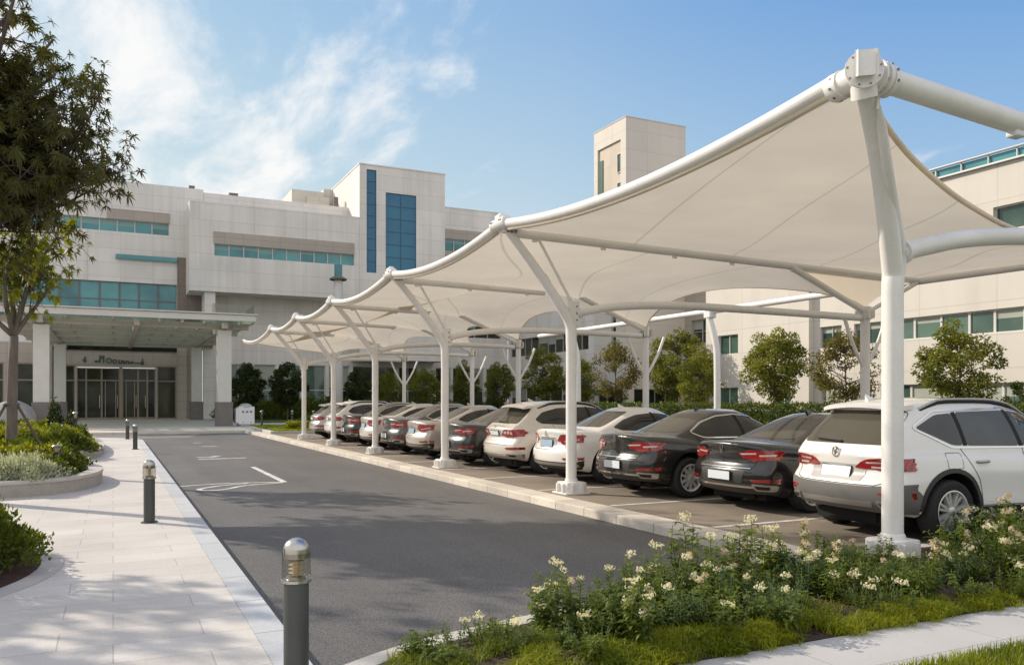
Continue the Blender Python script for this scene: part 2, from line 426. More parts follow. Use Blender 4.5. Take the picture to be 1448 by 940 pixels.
M['petal'] = leaf_mat('petal', (0.70, 0.63, 0.50), (0.92, 0.87, 0.76), trans=0.3, scale=8)
M['petal_pink'] = leaf_mat('petal_pink', (0.55, 0.42, 0.36), (0.80, 0.68, 0.58), trans=0.3, scale=8)
# small things
M['bollard'] = mat('bollard_paint', (0.075, 0.080, 0.075), rough=0.45, metal=0.3, var=0.1, vscale=4)
M['steel'] = mat('brushed_steel', (0.55, 0.52, 0.48), rough=0.28, metal=1.0, var=0.08, vscale=4, stretch=(1, 1, 30))
M['lamp_core'] = mat('lamp_core', (0.75, 0.58, 0.36), rough=0.4, var=0.1)
M['white_box'] = mat('white_box_paint', (0.72, 0.72, 0.72), rough=0.5, var=0.04)
M['wood'] = mat('stake_wood', (0.16, 0.12, 0.09), rough=0.9, var=0.2)
M['sign'] = mat('sign_green', (0.075, 0.105, 0.090), rough=0.6, var=0.3, vscale=3)
M['blue_frame'] = mat('blue_frame', (0.04, 0.14, 0.24), rough=0.4)
M['grey_stone'] = mat('grey_stone', (0.30, 0.30, 0.30), rough=0.85, var=0.15, vscale=3)
# ================================================================== GROUND, ROAD, PATHS
def sheet(name, poly, z, m, kind='structure', parent=None):
    mb = MB(); n = len(poly)
    mb.add([(x, y, z) for x, y in poly], [tuple(range(n))])
    o = mb.build(name, m, parent)
    if kind and not parent: tag(o, kind=kind)
    return o

def slab(name, poly, z0, z1, m, parent=None, kind='structure'):
    mb = MB(); mb.prism(poly, z0, z1)
    o = mb.build(name, m, parent)
    if kind and not parent: tag(o, kind=kind)
    return o

sheet('ground', [(-900, -600), (900, -600), (900, 1200), (-900, 1200)], -0.2, M['ground'])
road = sheet('road', [(1.0, -3), (6.6, -3), (6.6, 47.2), (-40, 47.2), (-40, 41), (0.4, 41), (0.4, 36)], -0.12, M['asphalt'])
sheet('driveway', [(-40, 41.5), (3.2, 41.5), (4.4, 47.15), (-40, 47.15)], -0.114, M['driveway'])

# stone path on the left with a rounded far corner
arc = [(1.12 - 0.22 - 2.6 * (1 - math.cos(a)), 37.6 + 3.2 * math.sin(a)) for a in [R(d) for d in range(0, 91, 10)]]
arc_o = [(1.12 - 2.82 * (1 - math.cos(a)), 37.6 + 3.42 * math.sin(a)) for a in [R(d) for d in range(0, 91, 10)]]
slab('path', [(-40, -6), (0.9, -6)] + arc + [(-40, 40.8)], -0.19, 0.0, M['paving'])
def strip(name, inner, outer, z0, z1, m, close=False):
    mb = MB(); n = len(inner)
    for i in range(n - 1):
        a, b, c, d = inner[i], inner[i + 1], outer[i + 1], outer[i]
        mb.quad((a[0], a[1], z1), (d[0], d[1], z1), (c[0], c[1], z1), (b[0], b[1], z1))
        mb.quad((d[0], d[1], z0), (c[0], c[1], z0), (c[0], c[1], z1), (d[0], d[1], z1))
        mb.quad((b[0], b[1], z0), (a[0], a[1], z0), (a[0], a[1], z1), (b[0], b[1], z1))
    for k in (0, n - 1):
        a, d = inner[k], outer[k]
        mb.quad((a[0], a[1], z0), (d[0], d[1], z0), (d[0], d[1], z1), (a[0], a[1], z1))
    return tag(mb.build(name, m), kind='structure')
strip('path_kerb', [(0.903, y) for y in (-6, 37.59)] + arc, [(1.12, y) for y in (-6, 37.59)] + arc_o, -0.19, 0.004, M['kerb_grey'])

# kerb between the road and the parking bays, in stones
mb = MB()
mb.bbox(6.49, 6.95, 6.30, 47.1, -0.19, 0.012, 0.02)
tag(mb.build('parking_kerb', M['kerb_stone']), kind='structure')
slab('parking_floor', [(6.952, 6.35), (17.0, 6.35), (17.0, 41.0), (6.952, 41.0)], -0.19, 0.0, M['parking'])
slab('parking_lot', [(17.001, 2), (33.2, 2), (33.2, 78), (17.001, 78)], -0.19, -0.006, M['lot'])
slab('plaza', [(-40, 47.2), (17, 47.2), (17, 80.0), (-40, 80.0)], -0.19, 0.0, M['plaza'])
slab('plaza_edge', [(-40, 46.9), (6.48, 46.9), (6.48, 47.19), (-40, 47.19)], -0.19, 0.006, M['kerb_stone'])

# bay lines and road arrow (painted, worn)
lines = MB()
for y in (8.42, 10.85, 13.28, 15.83, 18.27, 20.85, 23.4, 25.8, 28.35, 31.15, 34.1, 37.2):
    lines.quad((7.02, y - 0.05, 0.004), (12.9, y - 0.05, 0.004), (12.9, y + 0.05, 0.004), (7.02, y + 0.05, 0.004))
tag(lines.build('bay_lines', M['white_line']), kind='structure')
def ribbon(mb, pts, w, z):
    pts = [Vector((p[0], p[1], 0)) for p in pts]
    for i in range(len(pts) - 1):
        def nrm(k):
            t = pts[min(k + 1, len(pts) - 1)] - pts[max(k - 1, 0)]; t.normalize(); return Vector((-t.y, t.x, 0))
        w0 = w[i] if hasattr(w, '__len__') else w; w1 = w[i + 1] if hasattr(w, '__len__') else w
        a = pts[i] - nrm(i) * w0 / 2; b = pts[i] + nrm(i) * w0 / 2; c = pts[i + 1] + nrm(i + 1) * w1 / 2; d = pts[i + 1] - nrm(i + 1) * w1 / 2
        mb.quad((a.x, a.y, z), (d.x, d.y, z), (c.x, c.y, z), (b.x, b.y, z))
ar = MB()
ribbon(ar, [(3.34, 22.6), (3.34, 18.1)], 0.13, -0.116)
ribbon(ar, catmull([(3.28, 18.12, 0), (2.4, 18.35, 0), (1.8, 18.3, 0), (1.2, 18.1, 0)], 5), 0.10, -0.1158)
ribbon(ar, catmull([(3.3, 18.0, 0), (2.5, 17.75, 0), (2.0, 17.15, 0), (1.65, 17.05, 0), (1.55, 17.4, 0), (2.0, 17.9, 0), (2.6, 18.2, 0)], 5), 0.11, -0.1156)
tag(ar.build('road_marking', M['white_line']), kind='structure')
wm = MB()
ribbon(wm, [(2.3, 26.2), (3.7, 26.3)], 0.3, -0.116)
ribbon(wm, catmull([(2.35, 27.2, 0), (2.7, 27.0, 0), (3.0, 27.6, 0)], 4), 0.25, -0.1158)
ribbon(wm, [(3.1, 33.6), (3.6, 33.2)], 0.3, -0.116)
ribbon(wm, [(3.0, 36.5), (3.3, 36.5)], 0.35, -0.116)
tag(wm.build('worn_marking', M['worn_line']), kind='structure')

# front planting bed, its kerb, the narrow path before it and the lawn corner
kc = [(1.125, 4.9, 0), (1.55, 5.15, 0), (2.0, 5.33, 0), (2.95, 5.57, 0), (4.6, 5.95, 0), (6.0, 6.2, 0), (7.1, 6.38, 0), (9.0, 6.33, 0), (16.8, 6.33, 0)]
kpts = catmull(kc, 6)
def offs(pts, d):
    out = []
    for i, p in enumerate(pts):
        t = pts[min(i + 1, len(pts) - 1)] - pts[max(i - 1, 0)]; t.normalize()
        out.append((p.x + t.y * d, p.y - t.x * d))
    return out
kin = offs(kpts, 0.17); kout = [(p.x, p.y) for p in kpts]
strip('bed_kerb', kin, kout, -0.19, 0.02, M['concrete'])
soil_top = [(x, y - 0.002) for x, y in kin]
def soil_z(x, y):
    return 0.02 + 0.05 * math.sin(x * 1.3) * math.cos(y * 2.1) * 0.5 + 0.03
mb = MB()
nn = len(soil_top); ny = 8
vs = []
for (x, y1) in soil_top:
    for j in range(ny + 1):
        y = lerp(4.16, y1, j / ny)
        e = min(j, ny - j) / ny
        vs.append((x, y, -0.01 + min(1, e * 5) * soil_z(x, y) + 0.012 * rnd.random()))
fs = [(i * (ny + 1) + j, (i + 1) * (ny + 1) + j, (i + 1) * (ny + 1) + j + 1, i * (ny + 1) + j + 1) for i in range(nn - 1) for j in range(ny)]
mb.add(vs, fs)
tag(mb.build('bed_soil', M['soil'], smooth=True), kind='structure')
slab('front_path', [(0.905, 3.45), (20, 3.45), (20, 4.155), (0.905, 4.155)], -0.19, -0.004, M['front_path'])
sheet('lawn_ground', [(0.905, -4), (20, -4), (20, 3.45), (0.905, 3.45)], 0.0, M['turf'])

# island with grass at the far end of the bays
isl = [(7.0, 41.6), (8.2, 41.1), (16.9, 41.1), (16.9, 50.5), (8.6, 50.5), (7.1, 48.6)]
slab('island_kerb', isl, -0.19, 0.13, M['concrete'])
isl2 = [(7.2, 41.75), (8.25, 41.3), (16.7, 41.3), (16.7, 50.3), (8.7, 50.3), (7.3, 48.5)]
sheet('island_lawn', isl2, 0.138, M['turf'])
slab('far_lawn', [(8.6, 62), (36, 62), (36, 78.5), (8.6, 78.5)], -0.19, 0.06, M['turf'])

# ================================================================== BUILDINGS
def wall(mb, axis, c, u0, u1, z0, z1, ops=(), depth=0.3, mi=0):
    """wall sheet facing -axis with openings and their reveals"""
    P = (lambda u, z, d: (u, c + d, z)) if axis == 'Y' else (lambda u, z, d: (c + d, u, z))
    us = sorted({u0, u1, *[v for o in ops for v in (o[0], o[1])]}); zs = sorted({z0, z1, *[v for o in ops for v in (o[2], o[3])]})
    us = [u for u in us if u0 <= u <= u1]; zs = [z for z in zs if z0 <= z <= z1]
    for i in range(len(us) - 1):
        for j in range(len(zs) - 1):
            cu, cz = (us[i] + us[i + 1]) / 2, (zs[j] + zs[j + 1]) / 2
            if any(o[0] < cu < o[1] and o[2] < cz < o[3] for o in ops): continue
            mb.quad(P(us[i], zs[j], 0), P(us[i + 1], zs[j], 0), P(us[i + 1], zs[j + 1], 0), P(us[i], zs[j + 1], 0), mi)
    for a, b, e, f in [o[:4] for o in ops]:
        mb.quad(P(a, e, 0), P(a, f, 0), P(a, f, depth), P(a, e, depth), mi)
        mb.quad(P(b, e, 0), P(b, e, depth), P(b, f, depth), P(b, f, 0), mi)
        mb.quad(P(a, f, 0), P(b, f, 0), P(b, f, depth), P(a, f, depth), mi)
        mb.quad(P(a, e, 0), P(a, e, depth), P(b, e, depth), P(b, e, 0), mi)

def abox(mb, axis, c, u0, u1, d0, d1, z0, z1, mi=0):
    if axis == 'Y': mb.box(u0, u1, c + d0, c + d1, z0, z1, mi)
    else: mb.box(c + d0, c + d1, u0, u1, z0, z1, mi)

def window(parent, axis, c, a, b, e, f, glass, frame, depth=0.22, rows=1, blind=0.0, bmat=None, t=0.05, split=0, sill=False):
    """one window: a pane (its own part) with a frame, and a blind seen behind the upper part"""
    P = (lambda u, z, d: (u, c + d, z)) if axis == 'Y' else (lambda u, z, d: (c + d, u, z))
    mb = MB(); mb.quad(P(a, e, depth), P(b, e, depth), P(b, f, depth), P(a, f, depth))
    w = mb.build('window', glass, parent)
    fb = MB()
    for (p, q, r_, s_) in ((a, a + t, e, f), (b - t, b, e, f), (a + t, b - t, e, e + t), (a + t, b - t, f - t, f)):
        abox(fb, axis, c, p, q, depth - 0.07, depth + 0.02, r_, s_)
    for k in range(1, rows):
        z = lerp(e, f, k / rows); abox(fb, axis, c, a + t, b - t, depth - 0.06, depth + 0.015, z - t / 2, z + t / 2)
    for k in range(1, split + 1):
        u = lerp(a, b, k / (split + 1)); abox(fb, axis, c, u - t / 2, u + t / 2, depth - 0.065, depth + 0.015, e + t, f - t)
    fb.build('frame', frame, w)
    if blind > 0:
        bb = MB(); z = lerp(f, e, blind)
        bb.quad(P(a + t, z, depth - 0.004), P(b - t, z, depth - 0.004), P(b - t, f - t, depth - 0.004), P(a + t, f - t, depth - 0.004))
        bb.build('blind', bmat or M['blind'], w)
    return w

def band(parent, axis, c, a, b, e, f, n, glass, frame, blinds=True, bmat=None, jitter=0.0, rows=1, seed=1, depth=0.22, t=0.05):
    r = random.Random(seed)
    cuts = [a + (b - a) * (i + (r.uniform(-jitter, jitter) if 0 < i < n else 0)) / n for i in range(n + 1)]
    for i in range(n):
        window(parent, axis, c, cuts[i], cuts[i + 1], e, f, glass, frame, depth, rows,
               (r.choice((0, 0.25, 0.35, 0.45, 0.55)) if blinds else 0), bmat, t)

# ------------------------------------------------ hospital at the far end of the road
H = empty('hospital_building', (0, 80, 0), label='wide pale panelled hospital block with teal window bands at the end of the road', cat='building')
HB = H.location
def hb(mbd, name, m, parent=None, **k):
    o = mbd.build(name, m, parent or H, **k)
    if parent is None: o.matrix_parent_inverse = Matrix.Translation(-HB)
    return o

def world_child(o, root):
    o.parent = root; o.matrix_parent_inverse = Matrix.Translation(-Vector(root.location)); return o

mb = MB()
ops = [(-9.5, 4.54, 16.5, 17.6), (-12, 5.19, 9.0, 12.1)]
wall(mb, 'Y', 80, -22, 6.2, 6.6, 20.9, ops)
mb.box(-22, 6.2, 80.002, 80.5, 20.9, 21.0)
mb.quad((-22, 80, 21.0), (6.2, 80, 21.0), (6.2, 110, 21.0), (-22, 110, 21.0))
mb.quad((7.45, 80, 19), (7.45, 110, 19), (7.45, 110, 21), (7.45, 80, 21))
mb.box(6.203, 7.44, 80.003, 80.5, 11, 20.99)
hb(mb, 'wall', M['wall'])
def hwin(*a, **k):
    w = window(None, *a, **k); world_child(w, H); return w
def hband(axis, c, a, b, e, f, n, glass, frame, blinds=True, bmat=None, seed=1, rows=1, depth=0.22, t=0.05):
    r = random.Random(seed)
    for i in range(n):
        hwin(axis, c, lerp(a, b, i / n), lerp(a, b, (i + 1) / n), e, f, glass, frame, depth=depth, rows=rows,
             blind=(r.choice((0.2, 0.3, 0.35, 0.45, 0.5)) if blinds else 0), bmat=bmat, t=t)
hband('Y', 80, -9.5, 4.54, 16.5, 17.6, 10, M['teal'], M['alu'], seed=3)
hband('Y', 80, -12, 5.19, 9.0, 12.1, 11, M['teal'], M['dark_stone'], blinds=False, rows=2, t=0.07)
mb = MB()
mb.box(0.2, 5.2, 79.7, 79.98, 14.1, 14.16); mb.box(0.2, 5.2, 79.68, 79.72, 14.16, 14.5)
hb(mb, 'glass_ledge', M['teal'])
mb = MB(); mb.box(-0.5, 4.6, 79.94, 79.997, 17.6, 18.5); hb(mb, 'spandrel', M['wall_beige'])
for q in ((5.22, 6.2, 79.85, 79.995, 6.6, 14.6), (6.2, 7.3, 79.6, 80.4, 6.6, 11.2), (-14, -12.05, 79.9, 79.995, 6.6, 14.0)):
    mb = MB(); mb.box(*q); hb(mb, 'pilaster', M['wall_brown'])
# projecting block
mb = MB()
wall(mb, 'Y', 76, 5.95, 20.96, 11.2, 19.0, [(7.98, 20.48, 14.35, 15.42)])
mb.quad((5.95, 80, 11.2), (5.95, 76, 11.2), (5.95, 76, 19), (5.95, 80, 19))
mb.quad((5.95, 76, 11.2), (5.95, 80, 11.2), (20.96, 80, 11.2), (20.96, 76, 11.2))
mb.quad((5.95, 76, 19), (20.96, 76, 19), (20.96, 80, 19), (5.95, 80, 19))
mb.box(7.46, 20.95, 80.05, 80.4, 19.003, 20.75)
hb(mb, 'projecting_block', M['wall2'])
mb = MB(); mb.box(7.9, 20.5, 75.96, 75.997, 15.42, 16.48); hb(mb, 'spandrel', M['wall_beige'])
hband('Y', 76, 7.98, 20.48, 14.35, 15.42, 10, M['teal'], M['alu'], seed=5)
# wall below the block, with the pier and the ground floor front
mb = MB()
ops = [(9.4 + i * 2.35, 9.4 + i * 2.35 + 2.0, 0.25, 5.0) for i in range(8)] + [(29.8 + i * 1.9, 29.8 + i * 1.9 + 1.6, 0.25, 5.0) for i in range(4)]
wall(mb, 'Y', 79, 7.3, 37.99, 0, 11.2, ops + [(31.2, 37.2, 8.2, 9.7)])
mb.box(7.22, 8.1, 76.3, 78.99, 6.6, 11.197)
mb.box(7.3, 8.2, 78.5, 78.99, 0, 6.6)
hb(mb, 'lower_wall', M['wall'])
r0 = random.Random(9)
for o in ops:
    hwin('Y', 79, *o, M['green_glass'] if r0.random() < 0.6 else M['dark_glass'], M['pale_frame'], rows=2, split=1 if r0.random() < 0.4 else 0, blind=r0.choice((0, 0, 0.3, 0.45)), bmat=M['blind_pale'], t=0.08)
hband('Y', 79, 31.2, 37.2, 8.2, 9.7, 4, M['dark_glass'], M['alu'], seed=4)
# tower with blue glazing
mb = MB()
wall(mb, 'Y', 75.9, 20.96, 29.6, 5.5, 24.0, [(21.64, 22.6, 13.8, 23.6), (23.52, 26.6, 14.2, 21.6)])
mb.quad((20.96, 90, 5.5), (20.96, 75.9, 5.5), (20.96, 75.9, 24), (20.96, 90, 24))
mb.quad((29.6, 75.9, 5.5), (29.6, 90, 5.5), (29.6, 90, 24), (29.6, 75.9, 24))
mb.quad((20.96, 75.9, 24), (29.6, 75.9, 24), (29.6, 90, 24), (20.96, 90, 24))
mb.quad((20.96, 75.9, 5.5), (20.96, 79, 5.5), (29.6, 79, 5.5), (29.6, 75.9, 5.5))
mb.box(20.9, 29.66, 75.84, 90.05, 24.003, 24.12)
hb(mb, 'tower', M['wall2'])
hwin('Y', 75.9, 21.64, 22.6, 13.8, 23.6, M['blue'], M['blue_frame'], rows=9, depth=0.12, t=0.05)
hwin('Y', 75.9, 23.52, 26.6, 14.2, 21.6, M['blue'], M['blue_frame'], rows=6, split=1, depth=0.12, t=0.05)
# right of the tower
mb = MB()
wall(mb, 'Y', 80, 29.6, 37.99, 11.2, 21.8, [(31.0, 37.2, 17.3, 18.6)])
mb.quad((29.6, 79, 11.2), (37.99, 79, 11.2), (37.99, 80, 11.2), (29.6, 80, 11.2))
mb.quad((29.6, 80, 21.8), (37.99, 80, 21.8), (37.99, 100, 21.8), (29.6, 100, 21.8))
mb.box(29.6, 37.99, 79.95, 80.3, 21.803, 21.9)
hb(mb, 'wall', M['wall'])
mb = MB(); mb.box(30.9, 37.3, 79.95, 79.997, 18.6, 19.6); mb.box(30.9, 37.3, 79.95, 79.997, 16.6, 17.3); hb(mb, 'spandrel', M['wall_beige'])
hband('Y', 80, 31.0, 37.2, 17.3, 18.6, 5, M['teal'], M['alu'], seed=8)
# roof boxes
mb = MB()
mb.box(7.46, 20.9, 83, 110, 19.01, 20.9)
mb.box(16.6, 19.9, 86, 100, 20.9, 23.5); mb.box(18.1, 20.4, 85.6, 92, 20.9, 22.9); mb.box(20.0, 20.95, 86.5, 92, 20.9, 24.0)
hb(mb, 'roof_box', M['wallw'])
mb = MB()
mb.tube([(20.2, 82, 20.9), (20.2, 82, 22.1)], 0.25); mb.box(9.8, 10.6, 80.7, 81.4, 20.75, 21.15); mb.box(6.3, 6.8, 81, 81.5, 21.0, 21.5)
hb(mb, 'roof_vent', M['dark_stone'])
# entrance front under the porch
mb = MB()
eo = [(-2.8, 3.4, 0.0, 4.55), (-4.55, -2.95, 0.0, 4.7), (3.55, 5.15, 0.0, 4.7), (-7.6, -5.3, 0.0, 4.8), (-10.6, -8.2, 0, 4.8), (-14, -11.2, 0, 4.8)]
wall(mb, 'Y', 80.0, -22, 7.3, 0, 6.597, eo)
mb.box(-5.25, -4.65, 79.4, 79.997, 0, 6.4); mb.box(5.2, 6.0, 79.5, 79.997, 0, 6.4)
hb(mb, 'entrance_wall', M['wall_beige'])
mb = MB(); mb.box(-4.6, 5.18, 79.85, 79.996, 6.02, 6.4); hb(mb, 'soffit_strip', M['dark_glass'])
mb = MB(); mb.box(-2.95, 3.55, 79.8, 79.996, 4.553, 4.75); mb.box(-2.97, -2.8, 79.8, 79.994, 0, 4.55); mb.box(3.4, 3.57, 79.8, 79.994, 0, 4.55)
hb(mb, 'door_surround', M['wall_beige'])
for a, b in ((-4.55, -2.95), (3.55, 5.15), (-7.6, -5.3), (-10.6, -8.2), (-14, -11.2)):
    hwin('Y', 80, a, b, 0.0, 4.7 if a > -5 else 4.8, M['dark_glass'], M['bronze'], rows=1, split=0, t=0.1)
    mb = MB(); abox(mb, 'Y', 80, a + 0.1, b - 0.1, 0.14, 0.23, 3.32, 3.44); hb(mb, 'transom', M['bronze'])
# lobby behind the doors, seen through the open leaf
for k, (a, b, op) in enumerate(((-2.8, -2.1, 0), (-2.1, -0.9, 1), (-0.9, 0.5, 0), (0.75, 2.0, 0), (2.0, 2.75, 0), (2.75, 3.4, 0))):
    mb = MB(); mb.quad((a, 80.22, 0.02), (b, 80.22, 0.02), (b, 80.22, 4.5), (a, 80.22, 4.5)); d = hb(mb, 'door', M['dark_glass'])
    f = MB(); t = 0.07
    for q in ((a, a + t, 0, 4.5), (b - t, b, 0, 4.5), (a + t, b - t, 3.35, 3.47), (a + t, b - t, 4.4, 4.5), (a + t, b - t, 0, 0.16)):
        f.box(q[0], q[1], 80.12, 80.25, q[2], q[3])
    if k in (2, 3):
        f.box(a + 0.25, a + 0.33, 80.1, 80.24, 0.16, 3.3); f.box(b - 0.33, b - 0.25, 80.1, 80.24, 0.16, 3.3)
    f.build('frame', M['bronze'], d)
    if k in (1, 2, 3, 4):
        hnd = MB(); hnd.tube([(b - 0.16, 80.08, 1.0), (b - 0.16, 80.08, 2.1)], 0.03, 8); hnd.build('handle', M['steel'], d)
mb = MB(); mb.box(0.5, 0.75, 79.86, 80.2, 0, 4.55); hb(mb, 'door_post', M['bronze'])
# the blurred dark green lettering over the doors: a word that begins like "Mo" and runs into a worn stroke
sg = MB()
def letter_bar(x, z, w, h_): sg.box(x, x + w, 79.93, 79.99, z, z + h_)
letter_bar(-2.25, 4.95, 0.14, 0.5); letter_bar(-2.37, 5.05, 0.10, 0.18)
letter_bar(-1.45, 4.98, 0.3, 0.16); letter_bar(-1.10, 4.95, 0.12, 0.62); letter_bar(-0.96, 5.28, 0.16, 0.26); letter_bar(-0.80, 4.95, 0.12, 0.62)
sg.lathe([(0.15, -0.03), (0.24, -0.03), (0.24, 0.03), (0.15, 0.03), (0.15, -0.03)], (-0.33, 79.95, 5.14), 20, 0, 'y')
sg.lathe([(0.10, -0.03), (0.19, -0.03), (0.19, 0.03), (0.10, 0.03), (0.10, -0.03)], (0.13, 79.95, 5.08), 20, 0, 'y')
for i, (x, h_) in enumerate(((0.42, 0.34), (0.62, 0.28), (0.80, 0.30), (1.0, 0.26), (1.2, 0.24), (1.42, 0.2))):
    letter_bar(x, 4.9, 0.10, h_); letter_bar(x, 4.9 + (h_ - 0.1) * (i % 2), 0.22, 0.1)
letter_bar(1.62, 4.94, 0.55, 0.07); letter_bar(2.2, 4.80, 0.26, 0.34); letter_bar(2.3, 5.14, 0.1, 0.26)
hb(sg, 'sign_lettering', M['sign'])

# ------------------------------------------------ glass roofed entrance porch
PO = empty('entrance_porch', (1.2, 66, 0), label='glass roofed entrance porch on square pillars before the hospital doors', cat='porch')
def pb(m_, name, mt, **k): return world_child(m_.build(name, mt, None, **k), PO)
mb = MB()
mb.box(-6.2, 8.2, 54.0, 54.3, 6.66, 7.02); mb.box(7.95, 8.2, 54.3, 78.5, 6.6, 7.0); mb.box(-6.2, -5.95, 54.3, 78.5, 6.6, 7.0)
mb.box(-6.3, 8.3, 53.9, 54.4, 7.053, 7.13)
pb(mb, 'fascia', M['pale_frame'])
mb = MB()
for y in (55.6, 61, 66.5, 72, 77): mb.box(-5.94, 7.94, y - 0.14, y + 0.14, 6.22, 6.62)
for x in (-3.8, 1.3, 6.4): mb.box(x - 0.15, x + 0.15, 54.31, 78.5, 6.2, 6.55)
for x in (-5, -2.5, 0, 2.6, 3.9, 5.2, 7.3): mb.box(x - 0.05, x + 0.05, 54.31, 78.5, 6.5, 6.66)
pb(mb, 'roof_beam', M['wall_beige'])
mb = MB(); mb.box(-5.94, 7.94, 54.31, 78.5, 6.69, 6.72); pb(mb, 'roof_glass', M['roof_glass'])
mb = MB()
mb.box(5.6, 8.15, 54.45, 54.48, 7.13, 7.75); mb.box(8.12, 8.15, 54.48, 58, 7.13, 7.75)
pb(mb, 'glass_railing', M['clear'])
for (x, y) in ((-3.8, 55.7), (6.4, 55.4), (6.4, 74.5), (-3.8, 74.5)):
    mb = MB(); mb.box(x - 0.42, x + 0.42, y - 0.4, y + 0.4, 1.55, 6.12); c_ = pb(mb, 'pillar', M['pale_frame'])
    b_ = MB(); b_.box(x - 0.5, x + 0.5, y - 0.48, y + 0.48, 0, 1.55); b_.build('plinth', M['dark_stone'], c_)
    k_ = MB(); k_.box(x - 0.5, x + 0.5, y - 0.2, y + 0.2, 5.9, 6.2); k_.build('bracket', M['wall_beige'], c_)
for (x, y) in ((-1, 58), (1.4, 58), (3.5, 64), (-1, 64)):
    mb = MB(); mb.lathe([(0.0, 6.45), (0.13, 6.45), (0.13, 6.62), (0, 6.62)], (x, y, 0), 12); pb(mb, 'ceiling_lamp', M['dark_stone'])

# ------------------------------------------------ pillar with a green-topped cap seen over the canopy
PI_ = empty('vent_pillar', (18.3, 73.4, 0), label='round grey pillar with a small glass cap rising behind the white canopy', cat='pillar')
mb = MB(); mb.lathe([(0.42, 0), (0.42, 12.3), (0.36, 12.5), (0, 12.5)], n=20); mb.build('shaft', M['pale_frame'], PI_, smooth=True, angle=40)
mb = MB(); mb.lathe([(0.75, 12.5), (0.8, 12.62), (0.5, 12.8), (0.0, 12.8)], n=20); mb.build('collar', M['dark_stone'], PI_, smooth=True, angle=40)
mb = MB(); mb.lathe([(0.36, 12.8), (0.36, 13.9)], n=16); mb.build('glass_cap', M['teal'], PI_, smooth=True)

M['recess'] = panel_mat('recess_panel', (0.56, 0.49, 0.40), bw=1.8, bh=2.4, mortar=0.03, dark=0.85)
# ------------------------------------------------ right wing
W = empty('hospital_wing', (38, 30, 0), label='cream panelled three storey wing with green window bands behind the parking', cat='building')
def wb(m_, name, mt, **k): return world_child(m_.build(name, mt, None, **k), W)
def wwin(*a, **k): return world_child(window(None, *a, **k), W)
def wband(axis, c, a, b, e, f, n, glass, frame, seed=1, jitter=0.18, bmat=None, blinds=True, t=0.06, rows=1):
    r = random.Random(seed)
    cuts = [a + (b - a) * (i + (r.uniform(-jitter, jitter) if 0 < i < n else 0)) / n for i in range(n + 1)]
    for i in range(n):
        wwin(axis, c, cuts[i], cuts[i + 1], e, f, glass, frame, depth=0.25, rows=rows, blind=r.choice((0, 0, 0.3, 0.4, 0.5)) if blinds else 0, bmat=bmat or M['blind_pale'], t=t)
ga = [(6.0, 31.6, 0.3, 2.5), (32.2, 33.6, 0.3, 2.5), (34.2, 35.9, 0.3, 2.5)]
oa = ga + [(6.0, 31.0, 4.88, 6.03), (34.3, 35.9, 4.75, 6.02), (31.6, 33.4, 4.8, 6.0), (6.0, 25.2, 9.72, 10.9)]
mb = MB()
wall(mb, 'X', 38, 2, 36.4, 0, 12.93, oa)
mb.quad((38, 2, 0), (38, 2, 12.93), (70, 2, 12.93), (70, 2, 0))
mb.quad((38, 2, 12.93), (38, 45.9, 12.93), (70, 45.9, 12.93), (70, 2, 12.93))
wb(mb, 'wall', M['wallw'])
wband('X', 38, 6, 31.6, 0.3, 2.5, 15, M['green_glass'], M['pale_frame'], seed=2)
for o in ga[1:]: wwin('X', 38, *o, M['green_glass'], M['pale_frame'], split=1, blind=0.5, bmat=M['blind_pale'])
wband('X', 38, 6, 31.0, 4.88, 6.03, 17, M['green_glass'], M['pale_frame'], seed=6)
for o in oa[4:6]: wwin('X', 38, *o, M['green_glass'], M['alu'], split=1, blind=0.3, bmat=M['blind_pale'])
wband('X', 38, 6, 25.2, 9.72, 10.9, 11, M['green_glass'], M['pale_frame'], seed=7)
mb = MB()
mb.box(37.8, 38.2, 2, 30, 12.933, 13.02)
rl = MB()
rl.tube([(37.9, 2, 13.5), (37.9, 30, 13.5)], 0.07, 8)
for k in range(20): rl.tube([(37.95, 3 + k * 1.4, 13.0), (37.95, 3 + k * 1.4, 13.5)], 0.045, 6)
cp = wb(mb, 'coping', M['alu']); rl.build('roof_railing', M['alu'], cp)
mb = MB(); mb.box(38.03, 38.06, 2, 30, 13.02, 13.43); mb.build('railing_glass', M['teal'], cp)
# section with the bright blank wall
ob = [(42.6, 44.6, 4.78, 6.1), (42.6, 44.6, 0.3, 2.53), (37.9, 39.2, 0.3, 2.55)]
mb = MB(); wall(mb, 'X', 37.6, 36.4, 45.9, 0, 12.9, ob)
mb.quad((37.6, 36.4, 0), (37.6, 36.4, 12.9), (38, 36.4, 12.9), (38, 36.4, 0)); mb.quad((37.6, 45.9, 0), (44, 45.9, 0), (44, 45.9, 12.9), (37.6, 45.9, 12.9))
mb.quad((37.6, 36.4, 12.9), (37.6, 45.9, 12.9), (38, 45.9, 12.9), (38, 36.4, 12.9))
wb(mb, 'wall', M['wallw'])
for o in ob: wwin('X', 37.6, *o, M['green_glass'], M['pale_frame'], split=1, blind=0.0)
